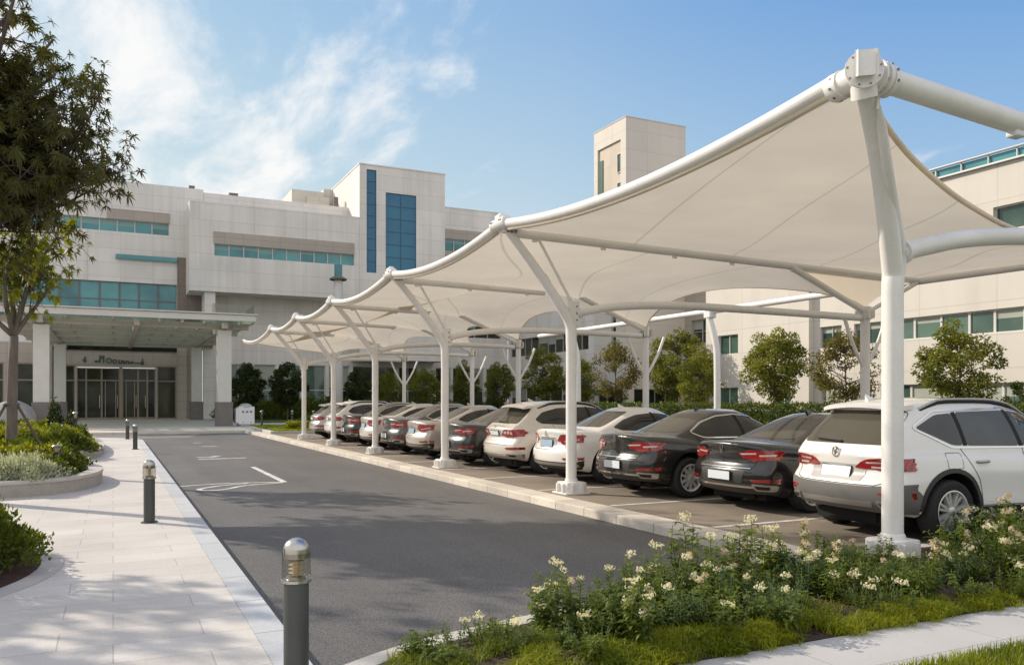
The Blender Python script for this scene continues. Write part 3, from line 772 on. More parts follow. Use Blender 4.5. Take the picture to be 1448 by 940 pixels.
# recessed link
oc = [(46.6, 55.6, 6.4, 8.4), (46.6, 55.6, 3.6, 5.0), (46.6, 55.6, 0.3, 2.5)]
mb = MB(); wall(mb, 'X', 44, 45.9, 56.5, 0, 11.5, oc); mb.quad((44, 45.9, 11.5), (44, 56.5, 11.5), (70, 56.5, 11.5), (70, 45.9, 11.5))
wb(mb, 'link_wall', M['wall_beige'])
wband('X', 44, 46.6, 55.6, 6.4, 8.4, 7, M['dark_glass'], M['alu'], seed=11, rows=2)
wband('X', 44, 46.6, 55.6, 3.6, 5.0, 7, M['dark_glass'], M['alu'], seed=12)
wband('X', 44, 46.6, 55.6, 0.3, 2.5, 6, M['dark_glass'], M['alu'], seed=13)
# stair tower
ot = [(57.3, 60.9, 12.0, 23.4), (58.0, 58.7, 4.0, 10.0), (57.0, 61, 0.3, 2.6)]
mb = MB(); wall(mb, 'X', 38, 56.5, 61.5, 0, 25.03, ot, depth=0.16)
wall(mb, 'Y', 56.5, 38, 44.1, 0, 25.03, [(38.8, 43.2, 0.3, 2.6)])
mb.quad((44.1, 56.5, 0), (44.1, 61.5, 0), (44.1, 61.5, 25.03), (44.1, 56.5, 25.03)); mb.quad((38, 61.5, 0), (38, 61.5, 25.03), (44.1, 61.5, 25.03), (44.1, 61.5, 0))
mb.quad((38, 56.5, 25.03), (44.1, 56.5, 25.03), (44.1, 61.5, 25.03), (38, 61.5, 25.03))
mb.box(37.96, 44.14, 56.46, 61.54, 25.033, 25.1)
wb(mb, 'stair_tower', M['wallw'])
mb = MB(); mb.quad((38.15, 57.3, 12), (38.15, 60.9, 12), (38.15, 60.9, 23.4), (38.15, 57.3, 23.4)); wb(mb, 'recess_panel', M['recess'])
for z in (13.5, 15.9, 18.3, 20.7): wwin('X', 38.0, 57.35, 57.95, z, z + 1.6, M['green_glass'], M['pale_frame'], depth=0.13)
mb = MB(); mb.box(38.08, 38.145, 60.2, 60.75, 12.2, 22.4); wb(mb, 'glass_strip', M['green_glass'])
wwin('X', 38, 58.0, 58.7, 4.0, 10.0, M['dark_glass'], M['alu'], rows=4)
wwin('X', 38, 57.0, 61, 0.3, 2.6, M['dark_glass'], M['alu'], split=2)
wwin('Y', 56.5, 38.8, 43.2, 0.3, 2.6, M['dark_glass'], M['alu'], split=3)
# far part of the wing
od = [(62.5, 78.5, 6.2, 8.0), (62.5, 78.5, 0.3, 3.0)]
mb = MB(); wall(mb, 'X', 38.05, 61.5, 79.0, 0, 14, od); mb.quad((38.05, 61.5, 14), (38.05, 79, 14), (70, 79, 14), (70, 61.5, 14))
wb(mb, 'wall', M['wall2'])
wband('X', 38.05, 62.5, 78.5, 6.2, 8.0, 10, M['dark_glass'], M['alu'], seed=21)
wband('X', 38.05, 62.5, 78.5, 0.3, 3.0, 9, M['dark_glass'], M['pale_frame'], seed=22)
# ================================================================== TENSILE CANOPY
CAN = empty('shade_canopy', (7.33, 20, 0), label='long white tensile membrane canopy on leaning steel masts over the parked cars', cat='canopy')
def cb(m_, name, mt, parent=None, **k):
    o = m_.build(name, mt, None, **k)
    if parent is None: world_child(o, CAN)
    else: o.parent = parent
    return o
PY = [5.2, 12.63, 18.8, 24.74, 30.1, 35.3]
POSTY = [5.95, 12.63, 18.8, 24.74, 30.1, 35.3]
PX, PZ = 6.0, 4.66
COLS = [(14.7, 5.95), (14.7, 12.63), (13.3, 18.8), (12.3, 24.74), (12.9, 30.1), (11.8, 35.3)]
CT = 3.62       # height of the inner column heads
def memb_mat():
    m = bpy.data.materials.new('membrane'); t = NT(m)
    out = t.new('ShaderNodeOutputMaterial'); b = t.new('ShaderNodeBsdfPrincipled', i_Roughness=0.55)
    b.inputs['Specular IOR Level'].default_value = 0.25
    uv = t.new('ShaderNodeUVMap'); sx = t.new('ShaderNodeSeparateXYZ'); t.link(uv.outputs[0], sx.inputs[0])
    ma = t.new('ShaderNodeMath', operation='MULTIPLY_ADD'); ma.inputs[1].default_value = -0.27
    t.link(sx.outputs[0], ma.inputs[0]); t.link(sx.outputs[1], ma.inputs[2])
    sc = t.new('ShaderNodeMath', operation='MULTIPLY_ADD'); sc.inputs[1].default_value = 1 / 0.235; sc.inputs[2].default_value = 8.0
    t.link(ma.outputs[0], sc.inputs[0])
    fr = t.new('ShaderNodeMath', operation='FRACT'); t.link(sc.outputs[0], fr.inputs[0])
    ab = t.new('ShaderNodeMath', operation='SUBTRACT'); ab.inputs[1].default_value = 0.5; t.link(fr.outputs[0], ab.inputs[0])
    a2 = t.new('ShaderNodeMath', operation='ABSOLUTE'); t.link(ab.outputs[0], a2.inputs[0])
    mr = t.new('ShaderNodeMapRange', i_1=0.487, i_2=0.494, i_3=1.0, i_4=0.78); t.link(a2.outputs[0], mr.inputs[0])
    pos = t.new('ShaderNodeNewGeometry').outputs['Position']
    nz = t.new('ShaderNodeTexNoise', i_Scale=0.8, i_Detail=5.0); t.link(pos, nz.inputs['Vector'])
    m2 = t.new('ShaderNodeMapRange', i_1=0.3, i_2=0.7, i_3=0.93, i_4=1.04); t.link(nz.outputs[0], m2.inputs[0])
    mpw = t.new('ShaderNodeMapping'); mpw.inputs['Scale'].default_value = (0.5, 3.0, 1); mpw.inputs['Rotation'].default_value = (0, 0, R(28)); t.link(pos, mpw.inputs[0])
    nw = t.new('ShaderNodeTexNoise', i_Scale=1.2, i_Detail=3.0); t.link(mpw.outputs[0], nw.inputs['Vector'])
    bpw = t.new('ShaderNodeBump', i_Strength=0.10, i_Distance=0.12); t.link(nw.outputs[0], bpw.inputs['Height']); t.link(bpw.outputs[0], b.inputs['Normal'])
    mu = t.new('ShaderNodeMath', operation='MULTIPLY'); t.link(mr.outputs[0], mu.inputs[0]); t.link(m2.outputs[0], mu.inputs[1])
    s = t.new('ShaderNodeVectorMath', operation='SCALE'); s.inputs[0].default_value = (0.84, 0.755, 0.62); t.link(mu.outputs[0], s.inputs['Scale'])
    t.link(s.outputs[0], b.inputs['Base Color'])
    tr = t.new('ShaderNodeBsdfTranslucent'); t.link(s.outputs[0], tr.inputs[0])
    ms = t.new('ShaderNodeMixShader'); ms.inputs[0].default_value = 0.39
    t.link(b.outputs[0], ms.inputs[1]); t.link(tr.outputs[0], ms.inputs[2]); t.link(ms.outputs[0], out.inputs[0])
    return m
M['membrane'] = memb_mat()

def coons(front, back, left, right, nu, nv):
    """front/back: f(u), left/right: f(v) -> points"""
    c00, c10, c01, c11 = Vector(front(0)), Vector(front(1)), Vector(back(0)), Vector(back(1))
    vs = []; uv = []
    for j in range(nv + 1):
        v = j / nv
        L, Rr = Vector(left(v)), Vector(right(v))
        for i in range(nu + 1):
            u = i / nu
            p = (1 - v) * Vector(front(u)) + v * Vector(back(u)) + (1 - u) * L + u * Rr \
                - ((1 - u) * (1 - v) * c00 + u * (1 - v) * c10 + (1 - u) * v * c01 + u * v * c11)
            vs.append(p[:]); uv.append((u, v))
    fs = [(j * (nu + 1) + i, (j + 1) * (nu + 1) + i, (j + 1) * (nu + 1) + i + 1, j * (nu + 1) + i + 1) for j in range(nv) for i in range(nu)]
    return vs, fs, uv
def polyf(pts):
    P = catmull(pts, 12)
    def f(t):
        k = t * (len(P) - 1); i = min(int(k), len(P) - 2)
        return P[i].lerp(P[i + 1], k - i)
    return f
def zbeam(x): return lerp(PZ - 0.06, 4.42, (x - 6.0) / 10.4)
def front_curve(i):
    a, b = PY[i], PY[i + 1]
    def f(u): return (PX - 0.02, lerp(a, b, u), PZ - 0.04 - 0.30 * 4 * u * (1 - u) * ((b - a) / 7.4))
    return f
def ridge_dip(i):
    xc, y = COLS[i]
    return polyf([(PX - 0.02, y, PZ - 0.04), (PX + 2.4, y, zbeam(PX + 2.4)), (xc - 4.2, y, zbeam(xc - 4.2) - 0.03), (xc - 2.2, y, zbeam(xc - 2.2) - 0.16),
                  (xc - 1.0, y, zbeam(xc) - 0.48), (xc - 0.35, y, CT + 0.16), (xc, y, CT)])
def back_arch(i):
    (xa, ya), (xb, yb) = COLS[i], COLS[i + 1]
    def f(u):
        s_ = math.sin(math.pi * u)
        return (lerp(xa, xb, u) - 0.9 * s_, lerp(ya, yb, u), CT + 0.72 * s_ ** 0.55)
    return f
def membrane(front, back, left, right, nu=28, nv=36):
    vs, fs, uv = coons(front, back, left, right, nu, nv)
    mb = MB(); mb.add(vs, fs)
    return cb(mb, 'membrane', M['membrane'], smooth=True, uv=uv)
# first bay: scalloped end edge, straight back beam
end_edge = polyf([(PX + 0.03, 5.26, PZ - 0.09), (6.95, 5.72, 4.40), (8.25, 6.32, 4.30), (10.0, 6.95, 4.18), (11.8, 7.3, 4.04), (13.6, 7.0, 3.95), (16.4, 6.0, 4.0)])
def f0(u):
    p = front_curve(0)(u)
    return (p[0] + 0.05 * (1 - u) ** 3, p[1] + 0.06 * (1 - u) ** 3, p[2] - 0.05 * (1 - u) ** 4)
ridge_straight = polyf([(PX - 0.02, PY[1], PZ - 0.04), (8.5, PY[1], zbeam(8.5)), (11, PY[1], zbeam(11)), (13.5, PY[1], zbeam(13.5)), (16.4, PY[1], zbeam(16.4))])
back0 = polyf([(16.4, 6.0, 4.0), (16.4, 8.2, 4.3), (16.4, 10.4, 4.38), (16.4, PY[1], zbeam(16.4))])
membrane(f0, back0, end_edge, ridge_straight)
for i in (1, 2, 3, 4):
    membrane(front_curve(i), back_arch(i), ridge_dip(i), ridge_dip(i + 1))
# last, free end bay
def f5(u): return (PX - 0.02 - 0.19 * u, lerp(35.3, 41.9, u), PZ - 0.04 - 0.28 * 4 * u * (1 - u) - 0.06 * u)
b5 = polyf([(11.8, 35.3, CT), (11.0, 37.5, 4.05), (10.4, 39.5, 4.15), (10.0, 41.2, 4.0)])
r5 = polyf([(5.81, 41.9, PZ - 0.10), (7.0, 41.2, 4.33), (8.5, 41.0, 4.15), (10.0, 41.2, 4.0)])
membrane(f5, b5, ridge_dip(5), r5)
# gusset that closes the drop between the first two bays beside the inner column
mb = MB(); rd = ridge_dip(1); g = [rd(k / 40) for k in range(41)]
g = [p for p in g if p.x > 9.5]
for a, b in zip(g[:-1], g[1:]):
    mb.quad((a.x, a.y - 0.01, a.z), (b.x, b.y - 0.01, b.z), (b.x, b.y - 0.01, zbeam(b.x)), (a.x, a.y - 0.01, zbeam(a.x)))
for k in range(12):
    a, b = k / 12, (k + 1) / 12
    xa, xb = lerp(14.7, 16.35, a), lerp(14.7, 16.35, b); za, zb_ = CT + (zbeam(16.35) - CT) * a ** 0.7, CT + (zbeam(16.35) - CT) * b ** 0.7
    mb.quad((xa, 12.62, za), (xb, 12.62, zb_), (xb, 12.62, zbeam(xb)), (xa, 12.62, zbeam(xa)))
cb(mb, 'gusset', M['membrane'], uv=[(0.5, 0.62)] * len(mb.v))
# rolled hems along the free edges
def hem(fn, r=0.022, n=40, name='hem'):
    mb = MB(); mb.tube([fn(k / n) for k in range(n + 1)], r, 6); cb(mb, name, M['membrane'], smooth=True, uv=[(0.5, 0.62)] * len(mb.v))
hem(end_edge, 0.035)
for i in (1, 2, 3, 4): hem(back_arch(i), 0.022)
hem(r5, 0.03); hem(b5, 0.02)

# curved white edge beam between mast heads
for i in range(6):
    fn = (front_curve(i) if i else f0) if i < 5 else f5
    y0, y1 = PY[i], (PY[i + 1] if i < 5 else 41.9)
    pts = []
    for k in range(25):
        u = lerp(0.035 if i else 0.03, 0.965 if i < 5 else 1.0, k / 24)
        p = fn(u); pts.append((p[0] - 0.03, p[1], p[2] + 0.045))
    mb = MB()
    r = 0.075 if i < 5 else 0.065
    rs = [r] * 25 if i < 5 else [lerp(r, 0.05, (k / 24) ** 2) for k in range(25)]
    mb.tube(pts, rs, 16); cb(mb, 'edge_beam', M['white_steel'], smooth=True, angle=50)
    lip = MB()
    lp = [(p[0] + 0.02, p[1], p[2] - 0.085) for p in pts]
    lip.tube(lp, 0.035, 8); cb(lip, 'edge_rail', M['membrane'], smooth=True, uv=[(0.5, 0.62)] * len(lip.v))

def clampring(mb, a, b, r, n=16):
    a, b = Vector(a), Vector(b); mb.tube([a, b], r, n)
for i, y in enumerate(POSTY):
    X = 7.33
    py = PY[i]
    if i == 0:
        path = catmull([(X, y, 0.16), (X, y, 1.6), (X, y, 2.75), (X - 0.06, y - 0.04, 3.1), (X - 0.62, y - 0.36, 3.95), (PX + 0.06, py + 0.03, PZ - 0.10)], 6)
        rad = [0.108 if p.z < 2.9 else lerp(0.108, 0.084, (p.z - 2.9) / 1.8) for p in path]
    else:
        path = catmull([(X, y, 0.16), (X, y, 1.6), (X, y, 2.7), (X - 0.03, y, 3.02), (X - 0.22, y, 3.32), (X - 0.75, y, 4.0), (PX + 0.08, y, PZ - 0.10)], 6)
        rad = [0.095 if p.z < 2.7 else lerp(0.098, 0.066, max(0, (p.z - 2.9)) / 1.75) for p in path]
    mb = MB(); mb.tube(path, rad, 24); post = cb(mb, 'mast', M['white_steel'], smooth=True, angle=50)
    # footing: cast block with ribs on a plate
    fb_ = MB(); fb_.bbox(X - 0.19, X + 0.19, y - 0.19, y + 0.19, 0.015, 0.21, 0.02)
    fb_.bbox(X - 0.25, X + 0.25, y - 0.25, y + 0.25, 0.0, 0.03, 0.006)
    for k in range(4):
        a = k * math.pi / 2
        for o_ in (-0.1, 0.1):
            cxx, cyy = X + math.cos(a) * 0.21 - math.sin(a) * o_, y + math.sin(a) * 0.21 + math.cos(a) * o_
            fb_.obox((cxx, cyy, 0.1), (0.035 * math.cos(a), 0.035 * math.sin(a), 0), (-0.018 * math.sin(a), 0.018 * math.cos(a), 0), (0, 0, 0.085))
    world_child(fb_.build('footing', M['white_steel'], None, smooth=True, angle=35), CAN).name = 'footing'
    col = MB(); col.lathe([(rad[0] + 0.02, 0.20), (rad[0] + 0.02, 0.24), (rad[0] + 0.004, 0.27)], (X, y, 0), 24); cb(col, 'collar', M['white_steel'], post, smooth=True, angle=40)
    # knee plate and bolts
    kp = MB(); kp.bbox(X - 0.05, X + 0.15, y - 0.045, y + 0.045, 2.98, 3.42, 0.012)
    cb(kp, 'knee_plate', M['white_steel'], post)
    bt = MB()
    for z in (3.08, 3.2, 3.32):
        bt.tube([(X + 0.09, y - 0.06, z), (X + 0.09, y - 0.035, z)], 0.016, 8)
    cb(bt, 'bolt', M['bolt'], post)
    if i:
        st = MB(); st.tube([(X + 0.03, y, 3.36), (PX + 0.62, y, zbeam(PX + 0.62) - 0.04)], 0.026, 10)
        st.tube([(X - 0.05, y, 3.48), (X - 0.02, y, 3.43)], 0.04, 10)
        st.obox(((X + PX) / 2 + 0.17, y, 3.78), (0.05, 0, -0.07), (0, 0.02, 0), (0.03, 0, 0.02))
        cb(st, 'stay_rod', M['white_steel'], smooth=True, angle=40)
    # arched tie beam from the knee to the inner column
    xc, yc = COLS[i]
    hump = 0.26 if i == 0 else 0.12
    if i == 0: tie = catmull([(X + 0.10, y, 3.20), (X + 0.5, y, 3.30), (X + 1.3, y, 3.46), (X + 2.6, y, 3.58), (X + 4.6, y, 3.62), (xc, yc, 3.5)], 6)
    else: tie = catmull([(X + 0.10, y, 3.20), (X + 0.9, y, 3.36), (X + 2.2, y, 3.45), (X + 4.0, y, 3.46), (xc - 0.15, yc, 3.44)], 6)
    tb = MB(); tb.tube(tie, 0.098 if i == 0 else 0.075, 18); cb(tb, 'tie_beam', M['white_steel'], smooth=True, angle=50)
    fl = MB(); fl.tube([(X + 0.13, y, 3.21), (X + 0.17, y, 3.222)], 0.13 if i == 0 else 0.105, 16); cb(fl, 'flange', M['white_steel'], smooth=True, angle=40)
    # ridge beam under the membrane
    if i:
        xe = 16.4 if i == 1 else xc
        rb = MB(); rb.tube([(PX + 0.15, y, zbeam(6.15) - 0.07), (xe, y, zbeam(xe) - 0.07)] if i == 1 else [(PX + 0.15, y, zbeam(6.15) - 0.07), (xe - 3.2, y, zbeam(xe - 3.2) - 0.075)], 0.078, 16)
        cb(rb, 'ridge_beam', M['white_steel'], smooth=True, angle=50)
        for x in (6.6, 8.0, 9.6, 11.0, 12.6):
            if x < xe - 3 or i == 1:
                tabs = MB(); tabs.obox((x, y, zbeam(x) - 0.16), (0.05, 0, 0), (0, 0.012, 0), (0, 0, 0.03)); cb(tabs, 'bracket', M['white_steel'])
    # inner column with its Y struts and head cluster
    ic = MB(); ic.tube([(xc, yc, 0), (xc, yc, CT - 0.05)], 0.10 if i < 2 else 0.088, 18); colm = cb(ic, 'inner_column', M['white_steel'], smooth=True, angle=50)
    ys = MB()
    for sx_ in (-1, 1):
        ys.tube(catmull([(xc, yc, 2.30), (xc + sx_ * 0.22, yc, 2.62), (xc + sx_ * 0.44, yc, 3.0), (xc + sx_ * 0.62, yc, 3.42)], 5), 0.04, 10)
    cb(ys, 'strut', M['white_steel'], colm, smooth=True, angle=40)
    hd = MB()
    for k in range(6):
        a = k * math.pi / 3
        hd.obox((xc + 0.13 * math.cos(a), yc + 0.13 * math.sin(a), CT - 0.12), (0.07 * math.cos(a), 0.07 * math.sin(a), 0.03), (-0.012 * math.sin(a), 0.012 * math.cos(a), 0), (0, 0, 0.09))
    hd.tube([(xc, yc, CT - 0.2), (xc, yc, CT + 0.06)], 0.13, 14)
    cb(hd, 'column_head', M['steel'] if i > 1 else M['white_steel'], colm, smooth=True, angle=40)
    if i:
        sp = MB()
        sp.tube([(xc - 0.1, yc - 0.02, CT - 0.02), (xc - 2.15, yc - 0.02, zbeam(xc - 2.15) - 0.1)], 0.065, 12)
        if i == 1: sp.tube([(xc + 0.1, yc - 0.02, CT - 0.02), (16.3, yc - 0.02, 4.30)], 0.055, 12)
        cb(sp, 'prop', M['white_steel'], smooth=True, angle=40)
    # mast head
    hx, hz = PX, PZ
    if i == 0:
        hm = MB()
        d = Vector((-0.62, -0.78, 0)).normalized(); sd = Vector((-d.y, d.x, 0))
        c0 = Vector((hx + 0.01, py, hz - 0.10))
        hm.tube([c0 + d * 0.10, c0 + d * 0.122], 0.165, 32)
        hm.tube([c0 - d * 0.12, c0 + d * 0.10], 0.135, 24)
        hm.tube([c0 + Vector((0.02, 0, 0)), c0 + Vector((0.30, 0, -0.01))], 0.125, 24)
        hm.tube([c0 + Vector((0.14, 0, 0)), c0 + Vector((0.165, 0, 0))], 0.16, 24)
        hm.tube([c0 + Vector((0.21, 0, -0.005)), c0 + Vector((0.25, 0, -0.006))], 0.155, 24)
        hm.tube([c0 + Vector((0.28, 0, -0.01)), c0 + Vector((0.33, 0, -0.012))], 0.145, 24)
        hm.tube([c0 + Vector((0, 0.03, 0)), c0 + Vector((0, 0.34, -0.03))], 0.115, 24)
        hm.tube([c0 + Vector((0, 0.20, -0.02)), c0 + Vector((0, 0.30, -0.03))], 0.132, 24)
        hm.tube([c0 + Vector((0.03, 0.01, -0.06)), c0 + Vector((0.075, 0.035, -0.19))], 0.115, 24)
        head = cb(hm, 'mast_head', M['white_steel'], smooth=True, angle=40)
        bx_ = MB()
        bm = bmesh.new(); bmesh.ops.create_cube(bm, size=1.0)
        for v in bm.verts:
            p = c0 + d * (0.17 + 0.12 * v.co.x) + sd * (0.15 * v.co.y) + Vector((0, 0, 0.025 + (0.165 + 0.03 * v.co.x) * v.co.z - 0.02 * v.co.x))
            v.co = p
        bmesh.ops.bevel(bm, geom=list(bm.edges), offset=0.022, segments=3, profile=0.5, affect='EDGES')
        bx_.addbm(bm); cb(bx_, 'cap', M['white_steel'], head, smooth=True, angle=40)
        bo = MB()
        for k in range(9):
            a = k * 2 * math.pi / 9 + 0.2
            q = c0 + d * 0.122 + sd * (0.142 * math.cos(a)) + Vector((0, 0, 0.142 * math.sin(a)))
            bo.tube([q, q + d * 0.010], 0.009, 8)
        for k in range(9):
            a = k * 2 * math.pi / 9
            n_ = Vector((0, math.cos(a), math.sin(a)))
            for xx, rr_ in ((0.19, 0.125), (0.305, 0.145)):
                q = c0 + Vector((xx, rr_ * math.cos(a), rr_ * math.sin(a))); bo.tube([q - n_ * 0.01, q + n_ * 0.006], 0.014, 8)
            n_ = Vector((math.cos(a), 0, math.sin(a)))
            q = c0 + Vector((0.132 * math.cos(a), 0.25, 0.132 * math.sin(a) - 0.025)); bo.tube([q - n_ * 0.01, q + n_ * 0.006], 0.013, 8)
        cb(bo, 'bolt', M['bolt'], head, smooth=True, angle=40)
        ear = MB()
        ear.tube([c0 + Vector((0.24, 0.02, -0.12)), c0 + Vector((0.25, 0.04, -0.26))], 0.016, 8)
        cb(ear, 'lug', M['white_steel'], head)
        eb = MB(); eb.tube([(hx + 0.3, py, hz - 0.10), (hx + 3.5, py, hz - 0.28), (hx + 7, py, hz - 0.47), (16.4, py + 0.3, 4.05)], 0.112, 20)
        cb(eb, 'end_beam', M['white_steel'], smooth=True, angle=50)
        lp = MB(); lp.bbox(hx + 2.12, hx + 2.28, py - 0.06, py + 0.06, hz - 0.36, hz - 0.25, 0.02)
        lp.box(hx + 2.17, hx + 2.23, py - 0.03, py + 0.03, hz - 0.26, hz - 0.2)
        cb(lp, 'lamp', M['white_box'])
        tl = MB(); tl.tube([(hx + 0.27, py + 0.04, 4.36), (hx + 0.42, py + 0.13, 4.2), (hx + 0.80, py + 0.36, 3.8), (7.44, y - 0.02, 3.2), (7.40, y, 2.7)], [0.012, 0.045, 0.055, 0.06, 0.05], 12)
        cb(tl, 'rear_stay', M['white_steel'], smooth=True, angle=40)
    else:
        hm = MB()
        hm.bbox(hx - 0.14, hx + 0.05, y - 0.085, y + 0.085, hz - 0.07, hz + 0.14, 0.025)
        hm.tube([(hx - 0.06, y - 0.26, hz + 0.0), (hx - 0.06, y + 0.26, hz + 0.0)], 0.10, 18)
        hm.bbox(hx - 0.02, hx + 0.22, y - 0.07, y + 0.07, hz - 0.15, hz + 0.09, 0.02)
        hm.obox((hx - 0.04, y, hz + 0.155), (0.045, 0, 0), (0, 0.04, 0), (0, 0, 0.02))
        head = cb(hm, 'mast_head', M['white_steel'], smooth=True, angle=40)
        bo = MB()
        for k in (-0.2, -0.14, 0.14, 0.2):
            bo.tube([(hx - 0.172, y + k, hz + 0.03), (hx - 0.150, y + k, hz + 0.03)], 0.014, 8)
        for k in range(3): bo.obox((hx + 0.05 + 0.07 * k, y - 0.085, hz - 0.12), (0.02, 0, 0), (0, 0.02, 0), (0, 0, 0.03))
        cb(bo, 'bolt', M['bolt'], head)
# back edge beam and its two visible posts
mb = MB(); mb.tube([(16.4, 4.5, 4.30), (16.4, 12.63, 4.35), (16.4, 31, 4.40)], 0.085, 16); cb(mb, 'back_beam', M['white_steel'], smooth=True, angle=50)
for (x, y) in ((16.4, 19.5), (16.1, 27.2)):
    mb = MB(); mb.tube(catmull([(x, y, 0), (x, y, 2.6), (x - 0.02, y + 0.05, 3.4), (x - 0.1, y + 0.3, 4.3)], 5), 0.10, 16)
    p_ = cb(mb, 'back_post', M['white_steel'], smooth=True, angle=50)
    k_ = MB(); k_.bbox(x - 0.2, x + 0.06, y + 0.1, y + 0.4, 4.15, 4.4, 0.03); cb(k_, 'post_head', M['white_steel'], p_)
# ================================================================== CARS  (x forward from the rear bumper, y left, z up)
M['tyre'] = mat('tyre_rubber', (0.018, 0.018, 0.018), rough=0.75, var=0.2, vscale=8, fine=0.2, bump=0.3, bscale=90)
M['rim'] = mat('alloy_rim', (0.62, 0.61, 0.59), rough=0.3, metal=0.35, var=0.05, coat=0.5)
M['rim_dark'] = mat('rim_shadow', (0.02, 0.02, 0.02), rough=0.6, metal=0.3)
M['well'] = mat('wheel_well', (0.008, 0.008, 0.008), rough=0.95)
M['cladding'] = mat('cladding', (0.035, 0.034, 0.032), rough=0.55, var=0.1, vscale=5, fine=0.12, fscale=300)
M['grey_plastic'] = mat('grey_plastic', (0.13, 0.125, 0.12), rough=0.5, var=0.08)
M['chrome'] = mat('chrome', (0.72, 0.71, 0.69), rough=0.12, metal=1.0, var=0.03)
M['satin'] = mat('satin_silver', (0.42, 0.41, 0.39), rough=0.3, metal=0.7, var=0.05)
M['gap'] = mat('panel_gap', (0.012, 0.012, 0.012), rough=0.8)
M['plate'] = mat('number_plate', (0.66, 0.70, 0.74), rough=0.4, var=0.06, vscale=6)
M['plate_blue'] = mat('plate_blue', (0.30, 0.42, 0.56), rough=0.4, var=0.08, vscale=6)
def carglass():
    m = bpy.data.materials.new('car_glass'); t = NT(m)
    out = t.new('ShaderNodeOutputMaterial'); b = t.new('ShaderNodeBsdfPrincipled', i_Roughness=0.04)
    b.inputs['IOR'].default_value = 1.7
    co = t.new('ShaderNodeTexCoord').outputs['Object']
    oi = t.new('ShaderNodeObjectInfo')
    vm = t.new('ShaderNodeVectorMath', operation='SCALE'); vm.inputs[0].default_value = (37, 11, 5); t.link(oi.outputs['Random'], vm.inputs['Scale'])
    va = t.new('ShaderNodeVectorMath', operation='ADD'); t.link(co, va.inputs[0]); t.link(vm.outputs[0], va.inputs[1])
    nz = t.new('ShaderNodeTexNoise', i_Scale=2.2, i_Detail=2.0); t.link(va.outputs[0], nz.inputs['Vector'])
    r_ = t.new('ShaderNodeMapRange', i_1=0.45, i_2=0.7, i_3=0.0, i_4=1.0); t.link(nz.outputs[0], r_.inputs[0])
    mx = t.new('ShaderNodeMix', data_type='RGBA'); mx.inputs['A'].default_value = (0.006, 0.007, 0.007, 1); mx.inputs['B'].default_value = (0.030, 0.034, 0.032, 1)
    t.link(r_.outputs[0], mx.inputs['Factor']); t.link(mx.outputs['Result'], b.inputs['Base Color']); t.link(b.outputs[0], out.inputs[0])
    return m
M['car_glass'] = carglass()
M['rear_glass'] = window_mat('rear_glass', (0.030, 0.028, 0.022), (0.085, 0.078, 0.060), rough=0.05, scale=0.9)  # lighter brownish base colour stands in for the canopy's reflection
def lamp_red():
    m = bpy.data.materials.new('tail_lamp'); t = NT(m)
    out = t.new('ShaderNodeOutputMaterial'); b = t.new('ShaderNodeBsdfPrincipled', i_Roughness=0.12)
    b.inputs['Coat Weight'].default_value = 1.0
    co = t.new('ShaderNodeTexCoord').outputs['Object']
    wv = t.new('ShaderNodeTexWave', i_Scale=14.0, i_Distortion=0.5); wv.bands_direction = 'Y'; t.link(co, wv.inputs['Vector'])
    mx = t.new('ShaderNodeMix', data_type='RGBA'); mx.inputs['A'].default_value = (0.13, 0.004, 0.004, 1); mx.inputs['B'].default_value = (0.36, 0.016, 0.012, 1)
    t.link(wv.outputs[1], mx.inputs['Factor']); t.link(mx.outputs['Result'], b.inputs['Base Color'])
    b.inputs['Emission Color'].default_value = (0.3, 0.01, 0.008, 1); b.inputs['Emission Strength'].default_value = 0.12
    t.link(b.outputs[0], out.inputs[0]); return m
M['tail_red'] = lamp_red()
M['lamp_clear'] = mat('lamp_clear', (0.55, 0.46, 0.44), rough=0.15, coat=1.0, var=0.3, vscale=30)
M['lamp_dark'] = mat('lamp_dark', (0.05, 0.006, 0.006), rough=0.15, coat=1.0)

PAINT = {
    'white': paint_mat('paint_white', (0.80, 0.78, 0.75), metal=0.0, rough=0.3),
    'pearl': paint_mat('paint_pearl', (0.66, 0.62, 0.56), metal=0.15, rough=0.3),
    'silver': paint_mat('paint_silver', (0.50, 0.49, 0.47), metal=0.45, rough=0.3),
    'champagne': paint_mat('paint_champagne', (0.55, 0.51, 0.45), metal=0.4, rough=0.3),
    'black': paint_mat('paint_black', (0.008, 0.008, 0.0085), metal=0.2, rough=0.25),
    'charcoal': paint_mat('paint_charcoal', (0.026, 0.027, 0.024), metal=0.5, rough=0.28),
    'graphite': paint_mat('paint_graphite', (0.045, 0.048, 0.05), metal=0.5, rough=0.28),
    'slate': paint_mat('paint_slate', (0.11, 0.115, 0.115), metal=0.5, rough=0.28),
}

